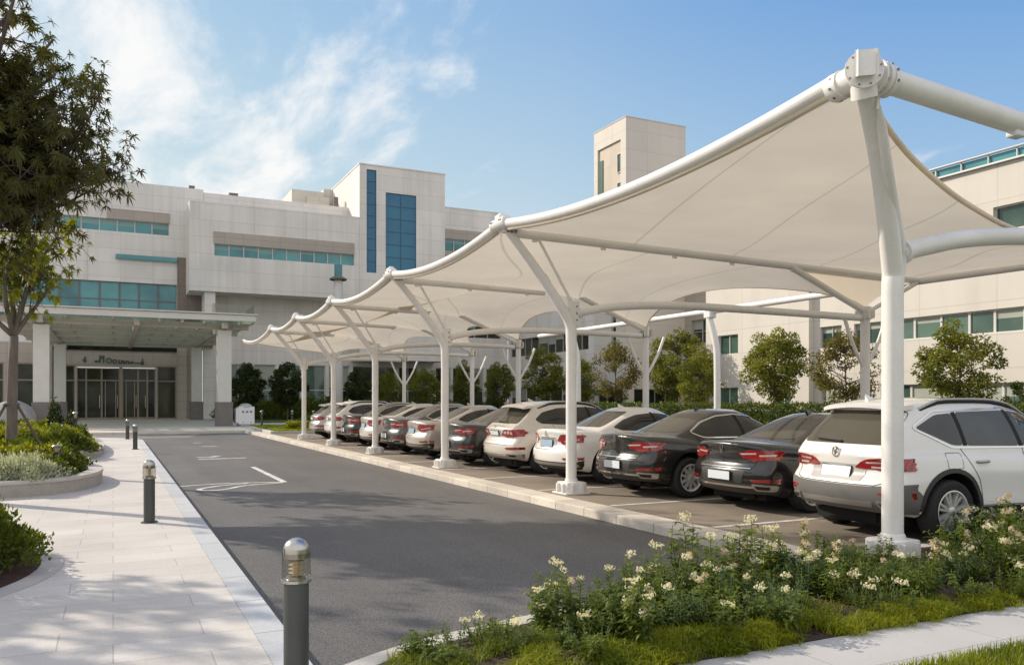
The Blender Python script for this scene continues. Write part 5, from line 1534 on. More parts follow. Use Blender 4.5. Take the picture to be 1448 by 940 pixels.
SUV = dict(name='suv_car', L=4.62, W=1.88, wr=0.365, ww=0.235, axles=(0.93, 3.66), spokes=7, wstyle=2, smooth=8,
    top=[(0, 1.06), (0.3, 1.10), (1.0, 1.12), (2.5, 1.07), (3.4, 1.04), (4.2, 0.98), (4.62, 0.86)],
    bot=[(0, 0.36), (0.5, 0.28), (1.2, 0.24), (3.4, 0.22), (4.2, 0.26), (4.62, 0.32)],
    plan=[(0, 0.925), (0.4, 0.965), (1.0, 1.0), (3.6, 1.0), (4.2, 0.95), (4.62, 0.82)],
    sect=[(0, 0.90), (0.12, 0.975), (0.3, 0.995), (0.55, 1.0), (0.75, 0.985), (0.9, 0.955), (1.0, 0.90)],
    rear=[(0.2, 0.10), (0.36, 0.06), (0.50, 0.0), (0.66, 0.0), (0.72, 0.03), (0.80, 0.09), (0.95, 0.075), (1.05, 0.06), (1.15, 0.09)], rbow=0.17,
    front=[(0.2, 0.10), (0.45, 0.0), (0.8, 0.04), (1.0, 0.20)],
    cab=dict(z0=0.92, rear=[(0, 0.04), (0.2, 0.10), (0.5, 0.27), (0.8, 0.47), (1.0, 0.52)], front=[(0, 3.72), (0.25, 3.45), (0.6, 2.95), (1.0, 2.45)],
             roof=[(0.2, 1.63), (0.5, 1.655), (1.2, 1.685), (2.0, 1.68), (2.6, 1.63), (3.0, 1.56), (3.8, 1.3)],
             wid=[(0, 0.885), (0.25, 0.86), (0.6, 0.77), (0.85, 0.68), (1.0, 0.60)]),
    rear_glass=[(-0.68, 1.13), (0.68, 1.13), (0.60, 1.53), (-0.60, 1.53)],
    side_glass=[[(0.58, 1.33), (1.02, 1.13), (1.18, 1.12), (1.16, 1.50), (0.92, 1.48)], [(1.24, 1.12), (2.12, 1.10), (2.05, 1.53), (1.22, 1.51)], [(2.19, 1.10), (3.22, 1.10), (2.72, 1.46), (2.12, 1.53)]],
    dlo=[(0.53, 1.33), (1.0, 1.10), (3.34, 1.07), (2.75, 1.49), (2.1, 1.56), (0.9, 1.52)],
    pillar=[[(1.18, 1.12), (1.24, 1.12), (1.22, 1.515), (1.16, 1.505)], [(2.12, 1.10), (2.19, 1.10), (2.12, 1.535), (2.05, 1.535)]],
    windscreen=[(-0.68, 1.10), (0.68, 1.10), (0.56, 1.50), (-0.56, 1.50)],
    lid=[(-0.70, 1.08), (-0.72, 0.86), (-0.68, 0.70), (-0.58, 0.665), (0.58, 0.665), (0.68, 0.70), (0.72, 0.86), (0.70, 1.08)],
    doors=[[(1.12, 1.10), (1.20, 0.95), (1.36, 0.72), (1.40, 0.6), (1.42, 0.42), (3.36, 0.40), (3.40, 0.9), (3.30, 1.07)], [(2.17, 1.09), (2.20, 0.75), (2.18, 0.41)]],
    flap=[(0.86, 0.86), (1.10, 0.86), (1.10, 1.04), (0.86, 1.04)],
    handles=[(1.42, 0.93), (2.42, 0.92)], mirror=(3.05, 1.12),
    tail=[(0.40, 0.955), (0.95, 0.985), (0.95, 0.845), (0.62, 0.835), (0.46, 0.87)], tail_side=[(0.10, 0.985), (0.36, 0.955), (0.42, 0.925), (0.34, 0.88), (0.10, 0.845)],
    tail_in=[([(0.44, 0.935), (0.66, 0.945), (0.66, 0.925), (0.44, 0.915)], 'lamp_clear'), ([(0.50, 0.885), (0.70, 0.88), (0.70, 0.86), (0.50, 0.865)], 'lamp_clear'), ([(0.72, 0.955), (0.76, 0.955), (0.76, 0.855), (0.72, 0.855)], 'lamp_dark')],
    reflector=[(0.62, 0.585), (0.93, 0.60), (0.93, 0.52), (0.72, 0.53)], brake=[(-0.17, 1.585), (0.17, 1.585), (0.16, 1.565), (-0.16, 1.565)],
    plate=(-0.23, 0.23, 0.735, 0.865), plate_well=[(-0.40, 0.70), (0.40, 0.70), (0.44, 0.895), (-0.44, 0.895)], well_mat='paint_hint', emblem=(1.03, 0.062, 'ring'),
    bumper=[(-0.93, 0.70), (-0.55, 0.655), (0.55, 0.655), (0.93, 0.70), (0.93, 0.36), (-0.93, 0.36)], bumper_side=[(0.10, 0.68), (0.42, 0.62), (0.55, 0.50), (0.50, 0.34), (0.10, 0.36)],
    bumper_mat='grey_plastic', strips=[([(-0.56, 0.475), (0.56, 0.475), (0.54, 0.415), (-0.54, 0.415)], 'satin')],
    exh=[(0.60, 0.50), (0.84, 0.47), (0.82, 0.40), (0.64, 0.41)], clad=True, sill=[(1.33, 0.41), (3.26, 0.39), (3.26, 0.225), (1.33, 0.235)],
    rails=(0.75, 2.55, 0.60), rail_mat='satin', fin=(0.62, 0), spoiler=(0.36, 1.60, 0.60), wiper=(-0.02, 1.15, 0.42, 1.17),
    head=[(0.45, 0.86), (0.86, 0.92), (0.86, 0.78), (0.5, 0.74)])
SEDAN = dict(name='sedan_car', L=4.80, W=1.85, wr=0.335, ww=0.225, axles=(0.98, 3.80), spokes=10, wstyle=1, smooth=8,
    top=[(0, 1.035), (0.25, 1.055), (0.8, 1.03), (1.5, 0.985), (3.4, 0.975), (4.2, 0.90), (4.80, 0.74)],
    bot=[(0, 0.30), (0.5, 0.22), (1.2, 0.19), (3.6, 0.18), (4.4, 0.22), (4.80, 0.28)],
    plan=[(0, 0.915), (0.4, 0.96), (1.0, 1.0), (3.7, 1.0), (4.3, 0.95), (4.80, 0.80)],
    sect=[(0, 0.90), (0.12, 0.97), (0.3, 0.992), (0.55, 1.0), (0.74, 0.985), (0.9, 0.945), (1.0, 0.87)],
    rear=[(0.2, 0.12), (0.32, 0.06), (0.44, 0.01), (0.60, 0.0), (0.66, 0.03), (0.74, 0.075), (0.90, 0.06), (1.0, 0.02), (1.05, 0.0), (1.1, 0.0)], rbow=0.19,
    front=[(0.2, 0.12), (0.42, 0.0), (0.7, 0.04), (0.95, 0.25)],
    cab=dict(z0=0.88, rear=[(0, 0.35), (0.25, 0.66), (0.6, 1.15), (0.85, 1.52), (1.0, 1.75)], front=[(0, 3.72), (0.25, 3.42), (0.6, 2.98), (1.0, 2.50)],
             roof=[(0.6, 1.30), (1.2, 1.39), (1.7, 1.44), (2.2, 1.455), (2.7, 1.43), (3.2, 1.33), (3.8, 1.1)],
             wid=[(0, 0.86), (0.25, 0.83), (0.6, 0.73), (0.85, 0.63), (1.0, 0.54)]),
    rear_glass=[(-0.60, 1.07), (0.60, 1.07), (0.47, 1.37), (-0.47, 1.37)], rg_round=0.06,
    side_glass=[[(1.17, 1.07), (1.34, 1.01), (2.18, 0.995), (2.12, 1.335), (1.78, 1.305), (1.46, 1.21)], [(2.25, 0.995), (3.28, 0.985), (2.78, 1.275), (2.19, 1.345)]],
    dlo=[(1.10, 1.07), (1.31, 0.985), (3.38, 0.965), (2.80, 1.30), (2.15, 1.362), (1.76, 1.33), (1.42, 1.23)],
    pillar=[[(2.18, 0.995), (2.25, 0.995), (2.19, 1.35), (2.12, 1.35)]],
    windscreen=[(-0.66, 1.0), (0.66, 1.0), (0.52, 1.32), (-0.52, 1.32)],
    lid=[(-0.70, 1.0), (-0.62, 0.86), (-0.60, 0.70), (-0.54, 0.645), (0.54, 0.645), (0.60, 0.70), (0.62, 0.86), (0.70, 1.0)],
    doors=[[(1.18, 0.99), (1.32, 0.78), (1.43, 0.62), (1.45, 0.36), (3.44, 0.34), (3.50, 0.8), (3.40, 0.965)], [(2.24, 0.985), (2.28, 0.66), (2.26, 0.35)]],
    flap=None, handles=[(1.48, 0.83), (2.50, 0.82)], mirror=(3.14, 1.02),
    tail=[(0.32, 0.885), (0.92, 0.93), (0.92, 0.80), (0.60, 0.765), (0.40, 0.82)], tail_side=[(0.10, 0.93), (0.50, 0.905), (0.42, 0.86), (0.10, 0.80)],
    tail_in=[([(0.36, 0.875), (0.62, 0.89), (0.62, 0.868), (0.38, 0.855)], 'lamp_clear'), ([(0.66, 0.86), (0.84, 0.87), (0.84, 0.845), (0.66, 0.835)], 'lamp_clear')],
    reflector=[(0.56, 0.50), (0.90, 0.52), (0.90, 0.47), (0.60, 0.465)], brake=None,
    plate=(-0.235, 0.235, 0.475, 0.60), plate_well=[(-0.42, 0.44), (0.42, 0.44), (0.47, 0.625), (-0.47, 0.625)], well_mat='cladding', emblem=(0.95, 0.05, 'drop'),
    bumper=[(-0.90, 0.43), (0.90, 0.43), (0.88, 0.29), (-0.88, 0.29)], bumper_side=None, bumper_mat='cladding',
    strips=[([(-0.62, 0.405), (0.62, 0.405), (0.62, 0.378), (-0.62, 0.378)], 'chrome'), ([(-0.56, 0.665), (0.56, 0.665), (0.56, 0.652), (-0.56, 0.652)], 'chrome')],
    exh=[(0.58, 0.44), (0.86, 0.43), (0.83, 0.345), (0.62, 0.345)], clad=False, rails=None, fin=(1.85, 0), spoiler=None, wiper=None,
    head=[(0.45, 0.74), (0.86, 0.80), (0.86, 0.68), (0.5, 0.64)])
# saloon with its plate on the boot lid and big angular lamps
SALOON = dict(SEDAN); SALOON.update(name='saloon_car', spokes=5, wstyle=2,
    tail=[(0.42, 0.87), (0.92, 0.945), (0.92, 0.815), (0.66, 0.74), (0.50, 0.76)], tail_side=[(0.10, 0.945), (0.48, 0.925), (0.34, 0.85), (0.10, 0.80)],
    tail_in=[([(0.56, 0.82), (0.84, 0.86), (0.84, 0.84), (0.58, 0.80)], 'lamp_clear')],
    plate=(-0.22, 0.22, 0.70, 0.83), plate_mat='plate_blue', plate_well=[(-0.33, 0.68), (0.33, 0.68), (0.36, 0.86), (-0.36, 0.86)], well_mat='paint_hint',
    strips=[([(-0.30, 0.885), (0.30, 0.885), (0.30, 0.868), (-0.30, 0.868)], 'chrome'), ([(-0.66, 0.40), (0.66, 0.40), (0.64, 0.35), (-0.64, 0.35)], 'satin')],
    bumper=[(-0.92, 0.46), (-0.60, 0.42), (0.60, 0.42), (0.92, 0.46), (0.88, 0.29), (-0.88, 0.29)], exh=[(0.66, 0.40), (0.84, 0.40), (0.82, 0.34), (0.68, 0.34)], trim=False)
# crossover: softer tail, plate on the gate, big rounded lamps
CROSS = dict(SUV); CROSS.update(name='crossover_car', L=4.70, W=1.86, spokes=5, wstyle=2, clad=False, trim=False,
    cab=dict(z0=0.92, rear=[(0, 0.06), (0.2, 0.16), (0.5, 0.40), (0.8, 0.62), (1.0, 0.70)], front=[(0, 3.75), (0.25, 3.45), (0.6, 2.95), (1.0, 2.45)],
             roof=[(0.2, 1.56), (0.6, 1.60), (1.3, 1.64), (2.0, 1.64), (2.6, 1.60), (3.0, 1.53), (3.8, 1.28)],
             wid=[(0, 0.875), (0.25, 0.85), (0.6, 0.76), (0.85, 0.67), (1.0, 0.59)]),
    side_glass=[[(0.72, 1.22), (0.85, 1.13), (1.25, 1.11), (2.12, 1.09), (2.05, 1.50), (1.30, 1.475), (0.92, 1.38)], [(2.19, 1.09), (3.22, 1.08), (2.72, 1.43), (2.12, 1.50)]],
    dlo=[(0.68, 1.22), (0.85, 1.10), (3.34, 1.05), (2.75, 1.46), (2.1, 1.53), (1.28, 1.505), (0.9, 1.41)], pillar=[[(2.12, 1.09), (2.19, 1.09), (2.12, 1.505), (2.05, 1.505)]],
    rear_glass=[(-0.66, 1.13), (0.66, 1.13), (0.56, 1.48), (-0.56, 1.48)],
    tail=[(0.36, 0.94), (0.48, 1.0), (0.94, 1.0), (0.94, 0.86), (0.50, 0.82), (0.38, 0.87)], tail_side=[(0.10, 1.0), (0.36, 0.99), (0.50, 0.94), (0.40, 0.885), (0.10, 0.85)],
    tail_in=[([(0.42, 0.945), (0.50, 0.965), (0.50, 0.91), (0.42, 0.90)], 'lamp_clear'), ([(0.53, 0.965), (0.60, 0.965), (0.60, 0.90), (0.53, 0.90)], 'lamp_clear'), ([(0.63, 0.955), (0.70, 0.955), (0.70, 0.89), (0.63, 0.89)], 'lamp_clear')],
    plate=(-0.20, 0.20, 0.86, 0.96), plate_well=[(-0.27, 0.84), (0.27, 0.84), (0.28, 0.975), (-0.28, 0.975)], well_mat='paint_hint', emblem=(1.045, 0.045, 'drop'),
    bumper=[(-0.90, 0.46), (0.90, 0.46), (0.88, 0.35), (-0.88, 0.35)], bumper_side=None, bumper_mat='satin',
    strips=[([(-0.56, 0.44), (0.56, 0.44), (0.54, 0.41), (-0.54, 0.41)], 'chrome')],
    reflector=[(0.56, 0.60), (0.90, 0.62), (0.90, 0.56), (0.60, 0.56)], exh=[(0.60, 0.47), (0.86, 0.46), (0.83, 0.39), (0.64, 0.39)],
    rails=(0.85, 2.55, 0.60), fin=(1.0, 0), spoiler=(0.42, 1.535, 0.60), wiper=(-0.3, 1.14, 0.25, 1.17))
M['paint_hint'] = mat('recess_shade', (0.42, 0.41, 0.39), rough=0.4, var=0.05, coat=0.6)

protos = {k: build_car(p) for k, p in (('suv', SUV), ('sedan', SEDAN), ('saloon', SALOON), ('cross', CROSS))}
CARS = [  # kind, paint, rear bumper x, centre y, scale(l, w, h), label
    ('suv', 'white', 7.85, 7.24, (1, 1, 1), 'large white SUV with grey rear bumper parked behind the nearest mast', 'SUV'),
    ('sedan', 'black', 8.22, 9.72, (1, 1, 1), 'glossy black sedan beside the large white SUV', 'car'),
    ('sedan', 'charcoal', 7.78, 11.98, (1, 1.0, 1.03), 'dark charcoal sedan with chrome window line between black and white sedans', 'car'),
    ('saloon', 'white', 7.82, 14.55, (1, 1, 1.04), 'white sedan with blue plate on its boot behind the second mast', 'car'),
    ('cross', 'pearl', 7.78, 17.0, (1, 1, 1), 'pale silver crossover with wide red lamps next to the white sedan', 'SUV'),
    ('sedan', 'graphite', 7.62, 19.45, (1, 1, 1.04), 'dark grey sedan seen just past the third mast', 'car'),
    ('saloon', 'champagne', 7.55, 22.1, (1, 1, 1.04), 'pale champagne sedan with angular red lamps left of the third mast', 'car'),
    ('sedan', 'slate', 7.55, 24.5, (1, 1, 1.07), 'mid grey sedan between two pale sedans', 'car'),
    ('saloon', 'pearl', 7.55, 27.1, (1, 1, 1.06), 'small looking white sedan behind the fourth mast', 'car'),
    ('sedan', 'charcoal', 7.6, 29.75, (1, 1, 1.09), 'dark sedan between the fourth and fifth masts', 'car'),
    ('cross', 'white', 7.65, 32.7, (1, 1, 1), 'white crossover behind the fifth mast', 'SUV'),
    ('cross', 'silver', 7.75, 36.0, (0.95, 0.97, 0.95), 'silver crossover at the far end of the parked row', 'SUV'),
]
used = set()
for kind, pnt, x, y, sc, lab, cat_ in CARS:
    pr = protos[kind]
    o = pr if kind not in used else copy_tree(pr)
    used.add(kind)
    o.location = (x, y, 0); o.scale = sc
    o.rotation_euler = (0, 0, R(-3.5) if lab.startswith('large white') else R(rnd.uniform(-0.9, 0.9)))
    tag(o, lab, cat_, 'cars parked under the canopy')
    paint(o, pnt)
# ================================================================== STREET FURNITURE
def bollard_light(x, y, label):
    r = empty('bollard_light', (x, y, 0), rnd.uniform(0, 6), label, 'bollard light', 'bollard lights along the stone path')
    mb = MB(); mb.lathe([(0.072, 0.012), (0.072, 0.585), (0.069, 0.60), (0, 0.60)], n=28); mb.build('post', M['bollard'], r, smooth=True, angle=40)
    mb = MB(); mb.lathe([(0.0, 0.014), (0.105, 0.014), (0.11, 0.010), (0.11, 0.0)], n=28)
    for k in range(4): mb.lathe([(0, 0.024), (0.009, 0.024), (0.009, 0.012)], (0.09 * math.cos(k * 1.57), 0.09 * math.sin(k * 1.57), 0), 8)
    mb.build('base_plate', M['bollard'], r, smooth=True, angle=40)
    mb = MB(); mb.lathe([(0.074, 0.592), (0.088, 0.597), (0.088, 0.612), (0.060, 0.618), (0.060, 0.628), (0.05, 0.632), (0, 0.632)], n=28); mb.build('collar', M['steel'], r, smooth=True, angle=40)
    mb = MB(); mb.lathe([(0.083, 0.612), (0.083, 0.765)], n=32); mb.build('lens', M['clear'], r, smooth=True, angle=40)
    mb = MB()
    for z in (0.645, 0.668, 0.691, 0.714): mb.lathe([(0.018, z), (0.045, z + 0.004), (0.018, z + 0.008)], n=20)
    mb.lathe([(0.016, 0.63), (0.016, 0.74)], n=14); mb.build('lamp_core', M['lamp_core'], r, smooth=True, angle=40)
    mb = MB(); mb.lathe([(0.0, 0.735), (0.0715, 0.735), (0.0725, 0.74), (0.0725, 0.785)] + [(0.0725 * math.cos(a), 0.785 + 0.066 * math.sin(a)) for a in [R(d) for d in range(8, 91, 9)]], n=32)
    mb.build('dome_cap', M['steel'], r, smooth=True, angle=50)
    return r
bollard_light(0.96, 4.84, 'nearest bollard light, large, at the path kerb in front')
bollard_light(0.44, 12.1, 'bollard light standing mid path beside the curved planter')
bollard_light(0.67, 30.4, 'small bollard light near the far end of the path beyond the planters')
bollard_light(0.55, 38.6, 'farthest bollard light where the path kerb curves away before the driveway')

def lantern(x, y, z, h_, label, head=True):
    r = empty('garden_lamp', (x, y, z), 0, label, 'garden lamp')
    mb = MB(); mb.tube([(0, 0, -0.1), (0, 0, h_ * 0.72)], 0.055 if head else 0.05, 14); mb.build('post', M['bollard'], r, smooth=True, angle=40)
    mb = MB(); mb.lathe([(0.055, h_ * 0.62), (0.10, h_ * 0.72), (0.10, h_ * 0.76), (0.0, h_ * 0.76)], n=18); mb.build('collar', M['bollard'], r, smooth=True, angle=40)
    mb = MB(); mb.lathe([(0.085, h_ * 0.76), (0.085, h_ * 0.94)], n=18); mb.build('lens', M['clear'], r, smooth=True)
    mb = MB(); mb.lathe([(0.03, h_ * 0.76), (0.045, h_ * 0.84), (0.03, h_ * 0.92)], n=12); mb.build('lamp_core', M['lamp_core'], r, smooth=True)
    mb = MB(); mb.lathe([(0, h_ * 0.94), (0.09, h_ * 0.94), (0.06, h_ * 0.99), (0, h_)], n=18); mb.build('cap', M['steel'], r, smooth=True, angle=50)
lantern(-0.98, 18.15, 0.20, 0.60, 'short lamp among the yellow green shrubs of the near planter')
lantern(-1.2, 32.8, 0.26, 1.0, 'tall dark lamp post in the far planter by the entrance porch')
for k, (x, y, lab) in enumerate(((7.75, 49.0, 'dark post lamp at the left tip of the grass island'), (9.35, 48.3, 'dark post lamp in the middle of the grass island'), (10.2, 46.6, 'pale topped post lamp beside the silver car on the grass island'))):
    lantern(x, y, 0.13, 0.95, lab)

r = empty('service_box', (7.75, 55.2, 0), 0.1, 'white utility box with small marks beside the right porch pillar', 'box')
mb = MB(); mb.bbox(-0.55, 0.45, -0.35, 0.35, 0.12, 1.25, 0.03); mb.bbox(-0.7, -0.52, -0.3, 0.3, 0.2, 1.15, 0.02); mb.build('body', M['white_box'], r)
mb = MB(); mb.lathe([(0.42 * math.cos(a), 1.25 + 0.22 * math.sin(a)) for a in [R(d) for d in range(0, 91, 10)]], (-0.05, 0, 0), 20); mb.build('lid', M['alu'], r, smooth=True, angle=50)
mb = MB()
for x in (-0.35, -0.1, 0.15): mb.box(x, x + 0.14, -0.356, -0.351, 0.86, 0.98)
for x in (-0.3, 0.2): mb.box(x, x + 0.05, -0.356, -0.351, 0.2, 0.27)
mb.build('marking', M['dark_stone'], r)
mb = MB()
for x in (-0.5, 0.35):
    for y in (-0.3, 0.25): mb.box(x, x + 0.07, y, y + 0.05, 0, 0.121)
mb.build('foot', M['dark_stone'], r)

mb = MB(); bm = bmesh.new(); bmesh.ops.create_icosphere(bm, subdivisions=4, radius=1.0)
for v in bm.verts:
    n_ = 1 + 0.10 * math.sin(v.co.x * 4 + 1) * math.cos(v.co.y * 3 + v.co.z * 2)
    v.co = Vector((v.co.x * 1.25 * n_, v.co.y * 0.8 * n_, max(-0.25, v.co.z) * 1.35 * n_))
mb.addbm(bm); o = mb.build('boulder', M['grey_stone'], smooth=True, loc=(-5.1, 54.2, 0.3)); tag(o, 'rounded pale boulder left of the first porch pillar', 'boulder')

# ================================================================== PLANTERS
def outline_loop(pts, n=6): return [(p.x, p.y) for p in catmull([(a, b, 0) for a, b in pts], n, closed=True)]
def inset(loop, d):
    out = []; k = len(loop)
    for i in range(k):
        a, b = Vector(loop[i - 1]), Vector(loop[(i + 1) % k]); t = (b - a).normalized()
        out.append((loop[i][0] - t.y * d, loop[i][1] + t.x * d))
    return out
def planter(loop, h_, th, label, name='planter_wall'):
    r = empty(name, (loop[0][0], loop[0][1], 0), 0, label, 'planter')
    inn = inset(loop, th); k = len(loop); o0 = Vector((loop[0][0], loop[0][1], 0))
    mb = MB(); cp = MB()
    out2 = inset(loop, -0.015); inn2 = inset(loop, th + 0.015)
    for i in range(k):
        j = (i + 1) % k
        q = lambda p, z: (p[0] - o0.x, p[1] - o0.y, z)
        mb.quad(q(loop[i], 0), q(loop[j], 0), q(loop[j], h_ - 0.06), q(loop[i], h_ - 0.06))
        mb.quad(q(inn[j], 0.1), q(inn[i], 0.1), q(inn[i], h_ - 0.06), q(inn[j], h_ - 0.06))
        cp.quad(q(out2[i], h_), q(out2[j], h_), q(inn2[j], h_), q(inn2[i], h_))
        cp.quad(q(out2[i], h_ - 0.06), q(out2[j], h_ - 0.06), q(out2[j], h_), q(out2[i], h_))
        cp.quad(q(inn2[j], h_ - 0.06), q(inn2[i], h_ - 0.06), q(inn2[i], h_), q(inn2[j], h_))
    mb.build('wall', M['planter'], r, smooth=True, angle=30); cp.build('coping', M['coping'], r, smooth=True, angle=30)
    s = MB(); s.add([(p[0] - o0.x, p[1] - o0.y, h_ - 0.09) for p in inn], [tuple(range(k))]); s.build('soil', M['soil'], r)
    return r
M['planter'] = mat('planter_stone', (0.40, 0.36, 0.32), rough=0.85, var=0.16, vscale=2.0, fine=0.12, fscale=50, bump=0.2)
M['coping'] = mat('coping_stone', (0.52, 0.48, 0.44), rough=0.8, var=0.1, vscale=2.5, fine=0.08, fscale=60)
bedA = outline_loop([(-9, 16.0), (-4, 16.0), (-1.71, 16.15), (-0.75, 16.6), (-0.26, 17.8), (-0.25, 19.4), (-0.75, 21.0), (-1.9, 22.1), (-4, 22.5), (-9, 22.6)])
planter(bedA, 0.28, 0.24, 'curved stone planter with rounded end, nearer of the two on the left')
bedB = outline_loop([(-9, 24.8), (-4, 24.8), (-1.5, 25.1), (-0.6, 26.0), (-0.28, 28), (-0.35, 32), (-0.8, 36), (-2.0, 39.2), (-4.5, 40.2), (-9, 40.3)])
planter(bedB, 0.25, 0.24, 'curved stone planter further along the path toward the entrance porch')
# flush ring bed at the left edge
ring = [(-2.35 + 1.9 * math.cos(a), 9.4 + 2.2 * math.sin(a)) for a in [2 * math.pi * k / 48 for k in range(48)]]
rin = [(-2.35 + 1.70 * math.cos(a), 9.4 + 2.0 * math.sin(a)) for a in [2 * math.pi * k / 48 for k in range(48)]]
mb = MB()
for i in range(48):
    j = (i + 1) % 48
    mb.quad((*ring[i], 0.014), (*ring[j], 0.014), (*rin[j], 0.014), (*rin[i], 0.014)); mb.quad((*ring[i], -0.02), (*ring[j], -0.02), (*ring[j], 0.014), (*ring[i], 0.014))
tag(mb.build('bed_edging', M['coping']), kind='structure')
mb = MB(); vs = [(-2.35, 9.4, 0.10)] + [(-2.35 + (p[0] + 2.35) * s_, 9.4 + (p[1] - 9.4) * s_, z + 0.012 * rnd.random()) for s_, z in ((0.5, 0.09), (0.85, 0.06), (1.0, 0.016)) for p in rin]
fs = [(0, 1 + i, 1 + (i + 1) % 48) for i in range(48)] + [(1 + k * 48 + i, 1 + (k + 1) * 48 + i, 1 + (k + 1) * 48 + (i + 1) % 48, 1 + k * 48 + (i + 1) % 48) for k in range(2) for i in range(48)]
mb.add(vs, fs); M['mulch'] = mat('mulch', (0.060, 0.026, 0.018), rough=0.95, var=0.5, vscale=9, fine=0.5, fscale=45, bump=1.0, bscale=40, world=True)
tag(mb.build('mulch_bed', M['mulch'], smooth=True), kind='structure')

# ================================================================== FOLIAGE
def np_mesh(name, V, F4, mats, smooth=False):
    """V (n,3); F4 (m,4) quads"""
    me = bpy.data.meshes.new(name)
    n, m = len(V), len(F4)
    me.vertices.add(n); me.vertices.foreach_set('co', np.asarray(V, dtype=np.float32).ravel())
    me.loops.add(m * 4); me.loops.foreach_set('vertex_index', np.asarray(F4, dtype=np.int32).ravel())
    me.polygons.add(m); me.polygons.foreach_set('loop_start', np.arange(0, m * 4, 4, dtype=np.int32)); me.polygons.foreach_set('loop_total', np.full(m, 4, dtype=np.int32))
    me.update(calc_edges=True); me.validate()
    for k in (mats if isinstance(mats, (list, tuple)) else [mats]): me.materials.append(k)
    return me
def unit(a): return a / np.maximum(np.linalg.norm(a, axis=1, keepdims=True), 1e-9)
def rhombs(P, D, N, length, width, fold=0.25):
    """leaf rhombs: base at P, pointing along D, face normal about N"""
    D = unit(D); S = unit(np.cross(D, N)); U = np.cross(S, D)
    L = np.asarray(length).reshape(-1, 1) * np.ones((len(P), 1)); Wd = np.asarray(width).reshape(-1, 1) * np.ones((len(P), 1))
    a = P; tip = P + D * L - U * L * 0.10
    mid = P + D * L * 0.45
    l = mid + S * Wd * 0.5 + U * Wd * fold; r_ = mid - S * Wd * 0.5 + U * Wd * fold
    V = np.stack([a, r_, tip, l], axis=1).reshape(-1, 3)
    F = np.arange(len(P) * 4).reshape(-1, 4)
    return V, F
def rosettes(P, A, rs, n=12, length=0.16, width=0.035, droop=0.35):
    """whorl of lance leaves at each point P around axis A (two quads per leaf, arched)"""
    Vs = []; Fs = []
    A = unit(A); k = len(P)
    T = unit(np.cross(A, rs.normal(size=(k, 3)))); B = np.cross(A, T)
    base = 0
    for j in range(n):
        ang = 2 * np.pi * j / n + rs.uniform(-0.25, 0.25, (k, 1))
        el = rs.uniform(-0.15, 0.75, (k, 1))
        rad = T * np.cos(ang) + B * np.sin(ang)
        d = unit(rad * np.cos(el) + A * np.sin(el))
        L = length * rs.uniform(0.7, 1.2, (k, 1)); S = unit(np.cross(d, A)); U = np.cross(S, d)
        down = np.array([[0, 0, -1.0]])
        p0 = P; m = p0 + d * L * 0.5 + down * L * 0.04; tip = p0 + d * L * 0.95 + down * L * droop
        w2 = width * 0.5
        q = [p0 - S * w2 * 0.25, p0 + S * w2 * 0.25, m + S * w2, m - S * w2, tip + S * w2 * 0.12, tip - S * w2 * 0.12]
        Vs.append(np.stack(q, 1).reshape(-1, 3))
        b = base + np.arange(k)[:, None] * 6
        Fs.append(np.concatenate([b + np.array([[0, 1, 2, 3]]), b + np.array([[3, 2, 4, 5]])], 0)); base += 6 * k
    return np.concatenate(Vs), np.concatenate(Fs)

def branch(mb, a, b, r0, r1, rs, n=5, wob=0.12, sag=0.0, sides=6):
    a = Vector(a); b = Vector(b); L = (b - a).length; pts = []
    o1 = Vector(rs.normal(size=3)) * wob * L * 0.3
    for k in range(n + 1):
        t = k / n
        pts.append(a.lerp(b, t) + o1 * math.sin(math.pi * t) + Vector((0, 0, -sag * L * t * t + sag * L * t)))
    mb.tube(pts, [lerp(r0, r1, k / n) for k in range(n + 1)], sides)
    return pts

